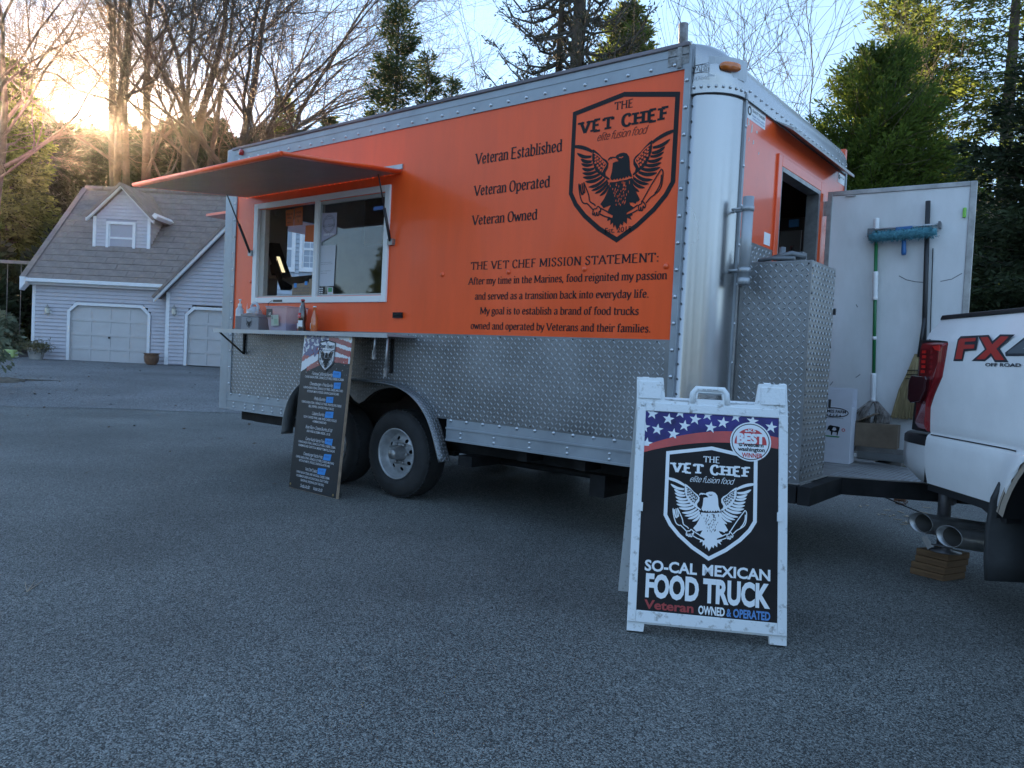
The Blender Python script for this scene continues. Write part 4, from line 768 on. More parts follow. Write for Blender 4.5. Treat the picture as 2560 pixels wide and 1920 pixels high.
# rounded front corners and the roll-over nose above them
def plan(xf, r, y1, n=9):
    P = [(-2.15, 0.)]+[(xf-r+r*math.sin(t), r-r*math.cos(t)) for t in np.linspace(0, math.pi/2, n)]
    return P+[(x, y1-y) for x, y in P[::-1]]
def loft(zs, name, y1=TY1):
    m = MB(); n = None; k = 0
    for z, xf, r in zs:
        P = plan(xf, r, y1); n = len(P); m.v += [(x, y, z) for x, y in P]
    for i in range(len(zs)-1):
        for j in range(n-1): m.f.append((i*n+j, i*n+j+1, (i+1)*n+j+1, (i+1)*n+j)); m.sm.append(True)
    return m
P = plan(-1.9, .25, TY1)
for seg in (P[:10], P[-10:]):
    m = MB(); k = len(m.v); n = len(seg); m.v += [(x, y, TZ0) for x, y in seg]+[(x, y, 2.832) for x, y in seg]
    for j in range(n-1): m.f.append((k+j, k+j+1, k+n+j+1, k+n+j)); m.sm.append(True)
    ob('rounded_corner', m, ALUC, tl)
zs = [(2.826, -1.893, .25), (2.832, -1.893, .25)]+[(2.87+.28*math.sin(t), -2.15+.257*math.cos(t), .25-.13*math.sin(t)) for t in np.linspace(0, math.pi/2, 9)]
zs = zs[:-1]+[(3.151, -2.20, .10)]
nose = ob('roof_nose', loft(zs, 'nose'), ALUC, tl); nose.modifiers.new('thick', 'SOLIDIFY').thickness = .004
m = MB(); P = plan(-1.893, .25, TY1)[:11]; m.tube([(x+.003 if i > 3 else x, y-.004, 2.829) for i, (x, y) in enumerate(P)], .005, 5); ob('corner_seam', m, BLACKPL, tl)
# rivets share one mesh
rv = MB(); rv.dome((0, 0, 0), (0, -1, 0), .0135, .010, 8)
RV = None
RIVM = mat('rivet head', (.55, .57, .60), .30, metal=.9)
def rivet(p, rot=None, s=1.):
    global RV
    if RV is None:
        me = bpy.data.meshes.new('rivet'); me.from_pydata(rv.v, [], rv.f); me.materials.append(RIVM); me.polygons.foreach_set('use_smooth', [True]*len(me.polygons)); RV = me
    o = bpy.data.objects.new('rivet', RV); COL.objects.link(o); o.parent = tl; o.location = tuple(np.array(p)-np.array(ORG[tl])); o.scale = (s,)*3
    if rot: o.rotation_euler = rot
    return o
x = -6.98
while x < -2.25: rivet((x, -.010, 3.024)); x += .163
x = -6.99
while x < -6.0: rivet((x, -.007, .695)); x += .16
x = -3.98
while x < -2.25: rivet((x, -.007, .695)); x += .16
for x in (-6.93, -6.73, -6.58, -6.43, -6.28, -6.13, -3.87, -3.545, -3.22, -2.90, -2.57, -2.27):
    for z in (.606, .570): rivet((x, -.009, z), s=.9)
z = .80
while z < 2.95: rivet((-2.166, -.012, z)); rivet((-7.028, -.012, z), s=.95); z += .163
for x, z in ((-4.141, 1.807), (-3.489, 1.807), (-2.84, 1.806), (-2.242, 1.804), (-6.72, 1.81)):
    o = rivet((x, 0, z), s=1.45); o.name = 'bolt_head'; o.material_slots[0].link = 'OBJECT'; o.material_slots[0].material = ORANGE2
R9 = (0, 0, math.pi/2)
y = .30
while y < 2.42: rivet((TXF+.009, y, 2.895), R9, .7); y += .094
y = .36
while y < 2.4: rivet((TXF+.001, y, 2.855), R9, .9); y += .19
z = .75
while z < 2.8: rivet((TXF+.012, .249, z), R9, .8); z += .24
for t in np.linspace(.1, 1.5, 9): rivet((-2.15+.259*math.sin(t), .25-.259*math.cos(t), 2.87), (0, 0, t), .7)
sm = MB()
for k in range(23): sm.dome((-2.128, -.001, .75+k*.0915), (0, -1, 0), .006, .004, 6)
for k in range(30): sm.dome((-7.02+k*.165 if -7.02+k*.165 < -6.0 or -7.02+k*.165 > -4.0 else -2.3, -.003, .722), (0, -1, 0), .006, .004, 6)
for k in range(16): sm.dome((-7.0+k*.315, -.003, 1.338), (0, -1, 0), .006, .004, 6)
o = ob('small_rivets', sm, BLACKPL, tl); o['kind'] = 'stuff'

# lettering on the side
L_ = lambda *a: pen_text(*a, INK, tl)
pen_text('Veteran Established', SFc, -3.852, -3.072, 2.612, .078, 'serif', 'lettering', INK, tl)
pen_text('Veteran Operated', SFc, -3.852, -3.16, 2.380, .074, 'serif', 'lettering', INK, tl)
pen_text('Veteran Owned', SFc, -3.858, -3.255, 2.165, .070, 'serif', 'lettering', INK, tl)
pen_text('THE VET CHEF MISSION STATEMENT:', SFc, -3.85, -2.294, 1.834, .056, 'serifcap', 'lettering', INK, tl)
pen_text('After my time in the Marines, food reignited my passion', SFc, -3.867, -2.232, 1.724, .050, 'serif', 'lettering', INK, tl)
pen_text('and served as a transition back into everyday life.', SFc, -3.799, -2.35, 1.612, .050, 'serif', 'lettering', INK, tl)
pen_text('My goal is to establish a brand of food trucks', SFc, -3.74, -2.416, 1.504, .050, 'serif', 'lettering', INK, tl)
pen_text('owned and operated by Veterans and their families.', SFc, -3.826, -2.325, 1.394, .050, 'serif', 'lettering', INK, tl)
emblem(SFc, -2.605, 1.968, .785, .960, INK, ORANGE, tl)
pen_text('THE', SFc, -2.672, -2.535, 2.822, .050, 'serifcap', 'lettering', INK, tl)
pen_text('VET CHEF', SFc, -2.93, -2.283, 2.708, .074, 'slab', 'lettering', INK, tl)
pen_text('elite fusion food', SFc, -2.80, -2.43, 2.640, .050, 'script', 'lettering', INK, tl)
sans('Est. 2015', SFc, -2.697, -2.502, 2.033, .036, 'lettering', INK, tl, .012)

# serving window: white frame, open left half, glazed right half
wf = MB(); a0, a1, b0, b1 = -6.68, -4.757, 1.60, 2.556
for x in ((a0, -6.615, b0, b1), (-4.815, a1, b0, b1), (-6.615, -4.815, b0, 1.655), (-6.615, -4.815, 2.505, b1), (-5.735, -5.680, 1.655, 2.505)): wf.fbox(SFc, *x, -.06, .018)
win = ob('serving_window', wf, WHITEFR, tl, bevel=.004)
m = MB(); m.fbox(SFc, -6.614, -6.53, 1.656, 2.504, -.06, -.012); m.fbox(SFc, -6.60, -5.74, 1.656, 1.672, -.05, -.005); ob('window_jamb', m, mat('cream jamb', (.45, .42, .38), .5), win)
m = MB(); m.fbox(SFc, -5.679, -4.816, 1.656, 2.504, -.022, -.016); ob('glass_pane', m, GLASS, win)
m = MB(); m.fbox(SFc, -5.679, -5.66, 1.656, 2.504, -.03, -.006); m.fbox(SFc, -4.835, -4.816, 1.656, 2.504, -.03, -.006); m.fbox(SFc, -5.66, -4.835, 1.656, 1.675, -.03, -.006); m.fbox(SFc, -5.66, -4.835, 2.47, 2.504, -.03, -.006); ob('sash', m, mat('grey sash', (.42, .43, .44), .4, metal=.3), win)
m = MB(); m.fbox(SFc, -6.31, -6.17, 1.610, 1.630, .018, .022); o = ob('name_plate', m, BLACKPL, win); sans('EZ-SERVE', SFc, -6.295, -6.185, 1.615, .010, 'plate_print', WHITEP, o, 0, .0225) if False else None
# awning over the window, held by two gas struts
ax0, ax1 = -6.79, -4.64
aw = MB(); TH = .03
def awp(a, b, c): return (a, -b, 2.632-.118*b/1.124+c)
aw.mesh([awp(ax0, .01, 0), awp(ax1, .01, 0), awp(ax1, 1.124, 0), awp(ax0, 1.124, 0), awp(ax0, .01, TH), awp(ax1, .01, TH), awp(ax1, 1.124, TH), awp(ax0, 1.124, TH)], [(0, 1, 2, 3), (7, 6, 5, 4), (0, 4, 5, 1), (1, 5, 6, 2), (2, 6, 7, 3), (3, 7, 4, 0)])
awn = ob('serving_awning', aw, ORANGE2, tl, label='orange serving awning held out over the window by two struts')
m = MB(); m.mesh([awp(ax0+.04, .06, -.003), awp(ax1-.04, .06, -.003), awp(ax1-.04, 1.09, -.003), awp(ax0+.04, 1.09, -.003), awp(ax0+.04, .06, 0.001), awp(ax1-.04, .06, .001), awp(ax1-.04, 1.09, .001), awp(ax0+.04, 1.09, .001)], [(3, 2, 1, 0), (0, 4, 5, 1), (1, 5, 6, 2), (2, 6, 7, 3), (3, 7, 4, 0)]); ob('awning_lining', m, mat('grey lining', (.20, .165, .165), .5, vary=.1), awn)
m = MB(); m.tube([awp(x, 1.127, .015) for x in (ax0, ax1)], .017, 6); m.tube([awp(ax1+.002, y, .015) for y in (.02, 1.127)], .016, 6); m.tube([awp(ax0-.002, y, .015) for y in (.02, 1.127)], .016, 6); ob('awning_edge', m, ORANGE2, awn)
m = MB(); m.fbox(SFc, -4.945, -4.63, 2.668, 2.706, .0, .012); m.fbox(SFc, -6.79, -4.95, 2.668, 2.69, .0, .010); ob('awning_hinge', m, ALU, awn)
led = mat('red led', (.6, .02, .01), .3, emis=(1, .06, .02), estr=.7)
m = MB()
for k in range(30):
    x = ax0+.06+k*(ax1-ax0-.12)/29; m.lathe([(.0, -.005), (.004, 0), (.0, .005)], awp(x, .07, -.014), (0, 0, 1), 6)
o = ob('light_string', m, led, awn); o['kind'] = 'stuff'
for x, xb in ((-6.70, -6.707), (-4.72, -4.716)):
    top = (x, -.30 if x < -6 else -.18, 2.60 if x < -6 else 2.60); bot = (xb, -.03, 2.09)
    m = MB(); A = Vector(top); B = Vector(bot); C_ = A.lerp(B, .5); m.tube([top, tuple(C_)], .006, 6); m.tube([tuple(C_), bot], .0125, 8); s_ = ob('gas_strut', m, BLACKPL, tl)
    m = MB(); m.box(xb-.03, xb+.03, -.035, -.001, 2.06, 2.11); ob('strut_bracket', m, STEEL, s_)
# fold-down shelf with brackets
m = MB(); m.box(-6.85, -4.40, -.30, -.004, 1.312, 1.330); m.box(-6.85, -4.40, -.304, -.298, 1.300, 1.334); shf = ob('serving_shelf', m, ALU, tl)
for x in (-6.78,):
    m = MB(); m.tube([(x, -.28, 1.305), (x, -.02, 1.11)], .009, 6); m.box(x-.012, x+.012, -.02, -.003, 1.10, 1.30); ob('shelf_bracket', m, BLACKST, shf)
m = MB(); m.box(-4.672, -4.648, -.02, -.003, 1.02, 1.30); ob('shelf_bracket', m, BLACKST, shf)
for x, z0 in ((-4.56, 1.15), (-4.42, 1.02)):
    m = MB(); m.tube([(x, -.28, 1.30), (x-.02, -.27, z0)], .009, 6); m.box(x-.032, x-.008, -.278, -.262, z0-.02, z0+.05); ob('shelf_arm', m, STEEL, shf)
# latch, stickers, marker light, drain tube, vent pipe
m = MB(); m.box(-4.66, -4.56, -.02, -.001, 1.47, 1.515); m.tube([(-4.65, -.022, 1.492), (-4.55, -.022, 1.492)], .007, 6); ob('latch', m, BLACKST, tl)
def corner_pt(t, z, off=0.): return (-2.15+(.257+off)*math.sin(t), .25-(.257+off)*math.cos(t), z)
m = MB()
for i in range(7):
    t0, t1 = .42+i*.15, .42+(i+1)*.15; m.poly([corner_pt(t0, 2.925, .003), corner_pt(t1, 2.925, .003), corner_pt(t1, 3.045, .003), corner_pt(t0, 3.045, .003)], True)
    if i == 0: pass
ml = ob('marker_light', m, ALU, tl)
m = MB(); c0 = Vector(corner_pt(.92, 2.985, .006)); nx = Vector((math.sin(.92), -math.cos(.92), 0)); tx = Vector((math.cos(.92), math.sin(.92), 0))
pts = []
for ring, (s_, h_) in enumerate(((1, 0), (.95, .018), (.75, .030), (.3, .034))):
    for k in range(20):
        g = 2*math.pi*k/20; pts.append(tuple(c0+tx*(math.copysign(abs(math.cos(g))**.7, math.cos(g))*.068*s_)+Vector((0, 0, 1))*(math.copysign(abs(math.sin(g))**.7, math.sin(g))*.027*s_)+nx*h_))
m.mesh(pts, [(r*20+k, r*20+(k+1) % 20, (r+1)*20+(k+1) % 20, (r+1)*20+k) for r in range(3) for k in range(20)]+[tuple(range(60, 80))], True)
ob('amber_lens', m, mat('amber lens', (.55, .13, .01), .15, coat=.8, vary=.25, vscale=30), ml)
m = MB(); m.lathe([(0, .0), (.03, .0), (.03, .03), (.0, .035)], (-6.93, -.010, 3.085), (0, -1, 0), 12); ob('rear_marker_lens', m, mat('red lens', (.35, .01, .01), .15, coat=.8), tl)
EF = frame((-2.148, 0, 2.90), (1, 0, 0), (0, 0, 1))
EMB = mat('embossed line', (.40, .41, .43), .4, metal=.8)
pen_text('MORGAN', EF, .006, .118, .012, .022, 'script', 'embossed_lettering', EMB, tl, off=.004)
m = MB()
for q in ([(.01, .055), (.115, .055)], [(.01, .10), (.115, .10)], [(.01, .055), (.01, .10)], [(.115, .055), (.115, .10)], [(.066, .055), (.066, .10)], [(.018, .06), (.028, .094), (.038, .068), (.048, .094), (.058, .06)]):
    m.tube([EF(a, b, .002) for a, b in q], .0022, 4)
pts = []
for k in range(11):
    r = .018 if k % 2 == 0 else .007; g = math.pi/2+k*math.pi/5; pts.append(EF(.091+r*math.cos(g), .077+r*math.sin(g), .002))
m.tube(pts, .0018, 4); ob('embossed_badge', m, EMB, tl)
m = MB(); m.tube([(-1.80, .14, 1.70), (-1.80, .14, 2.215)], .032, 14); m.tube([(-1.80, .14, 1.695), (-1.80, .14, 1.735)], .036, 14); dt_ = ob('drain_tube', m, ALU, tl)
for z in (1.765, 2.13):
    m = MB(); m.tube([(-1.80, .14, z), (-1.80, .14, z+.03)], .036, 14); m.tube([(-1.83, .12, z+.015), (-1.895, .13, z+.015)], .008, 5); m.tube([(-1.80, .17, z+.015), (-1.90, .20, z+.015)], .008, 5); ob('pipe_clamp', m, ALU, dt_)
m = MB(); m.tube([(-2.255, .09, 3.10), (-2.262, .09, 3.31)], [.030, .030], 12, False); m.tube([(-2.262, .09, 3.31), (-2.262, .09, 3.20)], [.026, .026], 12, False); ob('vent_pipe', m, mat('stained pipe', (.30, .30, .31), .5, metal=.7, col2=(.10, .08, .07), vscale=14), tl)
m = MB(); m.box(-2.30, -2.16, -.014, .0, 3.02, 3.13); m.box(-2.235, -2.205, -.020, -.012, 3.0, 3.14); ob('sealant_patch', m, mat('old sealant', (.16, .15, .14), .8, col2=(.36, .37, .38), vscale=30), tl)
def sticker(F, a0, a1, b0, b1, lines, name='decal', col=None, o_=None):
    m = MB(); m.fbox(F, a0, a1, b0, b1, .0, .0015); o = ob(name, m, WHITEP, o_ or tl)
    for s, x0, x1, y, cap, c in lines: sans(s, F, x0, x1, y, cap, 'decal_print', c, o, .01, .0022)
    return o
BLUEI = mat('blue ink', (.05, .12, .3), .5)
st = sticker(FFc, .275, .585, 2.735, 2.83, [('QUALITY TRAILERS', .36, .57, 2.79, .018, INK), ('TRAILERS - TRUCKS - SERVICE', .36, .57, 2.765, .010, BLUEI), ('WWW.QUALITYTRAILERS.COM', .37, .57, 2.748, .009, BLUEI)])
m = MB(); m.lathe([(.028, .002), (.028, .0035), (.018, .0035), (.018, .002)], FFc(.318, 2.785), (1, 0, 0), 18, False); ob('decal_logo', m, INK, st)
st = sticker(FFc, 2.20, 2.385, 2.74, 2.82, [('QUALITY TRAILERS', .0+2.26, 2.37, 2.785, .012, INK)])
m = MB(); m.lathe([(.018, .002), (.018, .0035), (.010, .0035), (.010, .002)], FFc(2.23, 2.785), (1, 0, 0), 14, False); ob('decal_logo', m, INK, st)
sticker(FFc, .68, .79, 2.02, 2.10, [], 'serial_plate')
m = MB()
for i, (a, b, w, h) in enumerate(((.30, 2.69, .03, .05), (.36, 2.66, .025, .06), (.40, 2.60, .02, .03), (.44, 2.68, .03, .02), (.50, 2.56, .015, .02), (.33, 2.60, .012, .03))):
    m.prism(FFc, [(a, b), (a+w, b+h*.2), (a+w*.8, b+h), (a+w*.2, b+h*.8)], .0, .001)
ob('peeled_decal', m, mat('peeled glue', (.62, .55, .50), .7), tl)
# door opening, frame, drip awning
m = MB()
for x in ((.836, .905, .56, 2.647), (1.754, 1.853, .56, 2.647), (.905, 1.754, 2.575, 2.647)): m.fbox(FFc, *x, -.06, .014)
ob('door_frame', m, ORANGE2, tl, bevel=.004)
m = MB(); m.fbox(FFc, .905, .925, .6, 2.575, -.08, .010); m.fbox(FFc, 1.715, 1.754, .6, 2.575, -.08, .012); m.fbox(FFc, .925, 1.715, 2.545, 2.575, -.08, .012); ob('door_seal', m, STEEL, tl)
m = MB(); m.mesh([FFc(.75, 2.845, .002), FFc(2.23, 2.845, .002), FFc(2.22, 2.785, .12), FFc(.77, 2.785, .12), FFc(.75, 2.84, .002), FFc(2.23, 2.84, .002), FFc(2.22, 2.765, .12), FFc(.77, 2.765, .12)], [(0, 1, 2, 3), (7, 6, 5, 4), (3, 2, 6, 7), (0, 3, 7, 4), (1, 5, 6, 2)]); ob('drip_cap', m, STEEL, tl)
# fender strip with tread marks
fo = [(-5.975, .40), (-5.955, .55), (-5.90, .70), (-5.80, .82), (-5.66, .905), (-5.47, .94), (-5.05, .945), (-4.63, .945), (-4.44, .915), (-4.28, .845), (-4.15, .73), (-4.06, .58), (-3.98, .385)]
fo = crs(fo, 4); m = MB(); k = len(fo)
V = [(x, -.115, z) for x, z in fo]+[(x, .01, z) for x, z in fo]; m.mesh(V, [(i, i+1, k+i+1, k+i) for i in range(k-1)], True)
fd = ob('fender', m, PLATE, tl); fd.modifiers.new('thick', 'SOLIDIFY').thickness = .008
V = []; Fq = []; kk = 0
for i in range(0, k-1):
    (xa, za), (xb, zb) = fo[i], fo[i+1]; d = Vector((xb-xa, 0, zb-za)); l = d.length; d.normalize(); nrm_ = Vector((-d.z, 0, d.x)); Ff = frame((xa, -.115, za), d, (0, 1, 0)); sg = -1
    n_ = max(1, int(l/.0385))
    v, f = treads(Ff, 0, l, .0, .115, c=.005); V += v; Fq += [tuple(e+kk for e in q) for q in f]; kk += len(v)
o = mk('tread_marks', V, Fq, TREADM, fd); o['kind'] = 'stuff'
# axles and wheels
def wheel(x, y, z, r=.362, w=.215, s=1):
    """tyre outer face toward -Y when s = 1"""
    ax = (0, -s, 0); o = (x, y, z)
    m = MB(); m.lathe([(.205, .0), (.215, .012), (.27, .022), (r-.035, .012), (r-.010, -.012), (r, -.045), (r, -w+.045), (r-.01, -w+.01), (.27, -w-.01), (.205, -w)], o, ax, 40); w_ = ob('wheel', m, RUB, tl)
    m = MB()
    for k in range(4): m.lathe([(r+.001, -.052-k*.035), (r+.0012, -.060-k*.035)], o, ax, 40)
    for k in range(64):
        g = 2*math.pi*k/64; e = (math.cos(g), math.sin(g)); Ft = frame((x+e[0]*(r-.004), y, z+e[1]*(r-.004)), (-e[1], 0, e[0]), (0, s, 0))
        m.fbox(Ft, -.011, .011, .012, .040, -.004, .008) if True else None
    ob('tread_blocks', m, RUB, w_)
    m = MB(); m.lathe([(.206, .004), (.212, .016), (.203, .020), (.196, .006), (.188, -.02), (.178, -.045), (.165, -.06)], o, ax, 36)
    outer = [Vector((.166*math.cos(t), .166*math.sin(t), 0)) for t in np.linspace(0, 2*math.pi, 33)[:-1]]
    inner = [Vector((.062*math.cos(t), .062*math.sin(t), 0)) for t in np.linspace(0, 2*math.pi, 25)[:-1]][::-1]
    holes = [[Vector((.128*math.cos(g)+.0165*math.cos(t), .128*math.sin(g)+.0165*math.sin(t), 0)) for t in np.linspace(0, 2*math.pi, 11)[:-1]][::-1] for g in [math.pi/4*k+.2 for k in range(8)]]
    allp = [outer]+[inner]+holes; tri = tessellate_polygon(allp); flat = [p for q in allp for p in q]
    def disc(p):
        rr = math.hypot(p.x, p.y); return (x+p.x, y-s*(-.058+.028*max(0, 1-abs(rr-.11)/.06)), z+p.y)
    m.mesh([disc(p) for p in flat], [tuple(t) for t in tri]); rm = ob('rim', m, RIMM, w_)
    m = MB(); m.lathe([(.062, -.06), (.055, -.02), (.044, .02), (.042, .055), (.036, .064), (.0, .066)], o, ax, 20); ob('hub', m, STEEL, w_)
    for k in range(6 if s > 0 else 0):
        m = MB(); g = k*math.pi/3; m.lathe([(.013, -.05), (.013, -.02), (.006, -.015), (.0, -.015)], (x+.083*math.cos(g), y, z+.083*math.sin(g)), ax, 6, False); ob('lug_nut', m, STEEL, w_)
    m = MB(); m.lathe([(.19, -.09), (.03, -.10)], o, ax, 24); ob('brake_drum', m, BLACKST, w_)
for (x, z) in WH:
    wheel(x, .065, .362); wheel(x, TY1-.065, .362, s=-1)
    m = MB(); m.tube([(x, .12, .362), (x, TY1-.12, .362)], .045, 8); m.box(x-.35, x+.35, .38, .44, .36, .40); m.box(x-.02, x+.02, .37, .45, .30, .44); ob('axle', m, BLACKST, tl)
# storage cabinet of tread plate on the tongue, deck and A-frame
BX = (-1.875, -1.446, .262, .725, .545, 1.845)
m = MB(); m.box(*BX); cb = ob('tongue_cabinet', m, PLATE, tl, bevel=.004)
CF = frame((0, BX[2], 0), (1, 0, 0), (0, 0, 1)); tread_obj(CF, BX[0]+.02, BX[1]-.01, BX[4]+.01, BX[5]-.01, parent=cb, c=.001)
CF2 = frame((BX[1], 0, 0), (0, 1, 0), (0, 0, 1)); tread_obj(CF2, BX[2]+.01, BX[3]-.01, BX[4]+.01, BX[5]-.01, parent=cb, c=.001)
m = MB(); m.box(-1.893, -1.874, .245, .30, .56, 1.83); m.tube([(-1.868, .25, 1.70), (-1.868, .25, 1.80)], .008, 6); ob('cabinet_hinge', m, STEEL, cb)
m = MB()
for z in np.linspace(.62, 1.80, 9): m.dome((BX[1]+.0, BX[2]+.012, z), (1, 0, 0), .006, .004, 6); m.dome((BX[1]+.0, BX[3]-.012, z), (1, 0, 0), .006, .004, 6)
for x in np.linspace(BX[0]+.03, BX[1]-.02, 3): m.dome((x, BX[2], 1.825), (0, -1, 0), .006, .004, 6)
ob('cabinet_screws', m, BLACKPL, cb, kind='stuff')
m = MB(); m.box(BX[1]+.001, BX[1]+.015, .735, .745, .98, 1.03); m.box(BX[1]-.02, BX[1]+.012, .726, .742, 1.56, 1.60); ob('cabinet_latch', m, BLACKPL, cb)
g = MB(); g.lathe([(.0, .0), (.035, .0), (.038, .03), (.02, .05), (.02, .08), (.0, .085)], (-1.66, .36, 1.86), (0, 0, 1), 12); g.tube([(-1.70, .32, 1.87), (-1.60, .36, 1.90), (-1.54, .42, 1.885)], .018, 8); g.box(-1.62, -1.55, .40, .48, 1.85, 1.915); g.tube([(-1.78, .30, 1.855), (-1.70, .30, 1.868), (-1.56, .30, 1.862)], .012, 6)
ob('gas_regulator', g, mat('grey casting', (.16, .17, .18), .5, metal=.5), tl)
ZB, ZT = .435, .540
m = MB()
def beam(p, q, w=.07, z0=ZB, z1=ZT):
    d = Vector((q[0]-p[0], q[1]-p[1], 0)).normalized(); Fb = frame((p[0], p[1], 0), d, (-d.y, d.x, 0)); L = math.hypot(q[0]-p[0], q[1]-p[1]); m.fbox(Fb, 0, L, 0, w, z0, z1)
beam((-1.42, .165), (-1.42, 2.45), -.07); beam((-1.92, .166), (-1.43, .166), .07, ZB+.002, ZT-.002); beam((-1.50, .72), (-.30, 1.315)); beam((-1.50, 1.92), (-.30, 1.325), -.07, ZB+.001, ZT-.001); beam((-1.92, 2.38), (-1.43, 2.38), .06, ZB+.003, ZT-.003); beam((-.36, 1.29), (.0, 1.29), .07, ZB+.003, ZT+.003)
m.tube([(-.02, 1.325, .50), (.10, 1.325, .50)], .05, 10)
ob('tongue_frame', m, BLACKST, tl)
m = MB(); m.prism(lambda a, b, c: (a, b, c), [(-1.89, .20), (-1.43, .20), (-1.43, .76), (-.62, 1.17), (-.62, 1.48), (-1.43, 1.90), (-1.43, 2.42), (-1.89, 2.42)], ZT+.001, ZT+.007); dk = ob('tongue_deck', m, mat('worn deck plate', (.30, .29, .28), .5, metal=.6, vary=.3, vscale=6), tl)
DK = frame((0, 0, ZT+.007), (1, 0, 0), (0, 1, 0)); tread_obj(DK, -1.44, -.66, .80, 1.90, lambda a, b: b > .78+(a+1.43)*.51 and b < 1.88-(a+1.43)*.51 or a < -1.43, parent=dk)
m = MB(); m.box(-1.58, -1.10, 2.02, 2.20, ZT+.008, .655); m.box(-1.58, -1.10, 2.03, 2.19, .660, .672); st_ = ob('deck_step', m, ALU, tl, bevel=.004)
m = MB(); m.tube([(-.79, .905, .20), (-.79, .905, .34)], .030, 12); m.tube([(-.79, .905, .30), (-.79, .905, .62)], .036, 12); m.box(-.83, -.75, .94, 1.06, .44, .52); jk = ob('tongue_jack', m, mat('jack steel', (.14, .14, .15), .5, metal=.6, vary=.3), tl)
m = MB(); m.lathe([(0, .0), (.085, .0), (.088, .006), (.03, .012), (.03, .05)], (-.77, .905, .166), (0, 0, 1), 20); m.mesh([(-.855, .85, .17), (-.84, .96, .17), (-.885, .955, .235), (-.895, .86, .235)], [(0, 1, 2, 3)]); m.tube([(-.84, .865, .205), (-.73, .865, .20)], .005, 5); ob('jack_foot', m, MATS['jack steel'], jk)

# the front door, swung right open
DHx, DHy = -1.86, 1.839; ddx, ddy = .99775, .06698
DF_ = frame((DHx, DHy, 0), (ddx, ddy, 0), (0, 0, 1))       # a along the door, b up, c toward -Y
m = MB(); m.fbox(DF_, .035, .945, .66, 2.548, -.035, -.004); dr = ob('entry_door', m, mat('dirty white door', (.76, .77, .78), .5, col2=(.56, .57, .56), vscale=2.4, bump=.06, bscale=120, stretch=(1, 1, .4), detail=8), tl, label='white inner face of the entry door, swung fully open')
m = MB()
for x in ((0, .035, .62, 2.582), (.945, .986, .62, 2.582), (.035, .945, 2.548, 2.582), (.035, .945, .62, .66)): m.fbox(DF_, *x, -.045, .004)
ob('door_edge', m, STEEL, dr, bevel=.003)
for z in (.9, 1.6, 2.40):
    m = MB(); m.tube([(DHx-.012, DHy+.0, z), (DHx-.012, DHy, z+.11)], .012, 8); m.fbox(DF_, -.04, .03, z, z+.11, .004, .010); ob('door_hinge', m, STEEL, dr)
m = MB()
for pts in ([(.53, 1.93), (.58, 1.90), (.64, 1.885), (.69, 1.88)], [(.80, 1.885), (.87, 1.90), (.93, 1.94)], [(.10, 1.10), (.12, 1.13)], [(.28, 1.17), (.31, 1.195)], [(.25, 1.72), (.262, 1.70)]):
    L, R = ribbon(pts, lambda t: .006)
    for j in range(len(L)-1): m.poly([DF_(*L[j], -.003), DF_(*R[j], -.003), DF_(*R[j+1], -.003), DF_(*L[j+1], -.003)])
ob('scuff', m, mat('scuff', (.16, .17, .18), .7), dr)
m = MB(); m.fbox(DF_, .13, .20, 2.535, 2.545, .0, .012); ob('door_hook', m, STEEL, dr)

# rear awning of the trailer
m = MB(); m.box(-8.22, -7.2, .36, 2.2, 2.622, 2.650); ob('rear_awning', m, ORANGE2, tl)
# inside
m = MB(); m.box(-7.1, -6.0, .9, 2.4, .61, 1.52); m.box(-5.9, -3.4, 1.95, 2.5, .61, 1.5); ob('kitchen_counter', m, mat('stainless', (.45, .45, .45), .3, metal=.9), tl)
fr = thing('refrigerator', 'tall stainless refrigerator standing just inside the open front door', 'refrigerator', (-2.5, 2.25, .6))
m = MB(); m.box(-2.95, -2.06, 2.00, 2.53, .61, 2.44); ob('cabinet', m, mat('fridge steel', (.16, .15, .145), .36, metal=.9), fr, bevel=.02)
m = MB(); m.box(-2.93, -2.08, 1.965, 1.998, .70, 2.33); ob('fridge_door', m, mat('fridge door steel', (.24, .22, .20), .35, metal=.4), fr, bevel=.01)
m = MB(); m.tube([(-2.14, 1.93, .9), (-2.14, 1.93, 2.2)], .014, 8); ob('handle', m, ALUC, fr)
m = MB(); m.box(-2.20, -2.12, 1.990, 1.998, 2.36, 2.42); ob('energy_label', m, mat('label blue', (.08, .25, .5), .5), fr)
m = MB(); m.box(-2.45, -2.38, 1.992, 1.998, 2.38, 2.41); ob('display', m, mat('red display', (.2, .01, .01), .3, emis=(1, .05, .02), estr=1.2), fr)
hd = thing('pass_through_hood', 'dark wall equipment with work lamp hanging inside the serving window', 'equipment', (-7.0, .4, 2.0))
m = MB(); m.box(-7.12, -6.95, .30, .56, 1.9, 2.9); m.tube([(-7.0, .35, 2.55), (-6.93, .32, 2.62), (-6.86, .33, 2.60), (-6.84, .34, 2.52)], .022, 8); ob('conduit', m, mat('grey conduit', (.28, .28, .29), .4, metal=.5), hd)
m = MB(); Fq_ = frame((-6.82, .40, 1.98), (.5, .1, -1), (.8, .0, .4)); m.fbox(Fq_, -.28, .22, -.03, .05, -.06, .06); m.fbox(Fq_, -.1, .0, -.12, -.04, -.03, .03); ob('work_lamp', m, BLACKPL, hd)
m = MB(); m.fbox(Fq_, -.12, .06, .05, .053, .0, .04); ob('lamp_face', m, mat('lamp face', (.8, .75, .6), .4, emis=(1, .85, .5), estr=.2), hd)
sp = thing('griddle_lid', 'grey metal lid propped at a slant behind the window sill', 'lid', (-6.5, .5, 1.6))
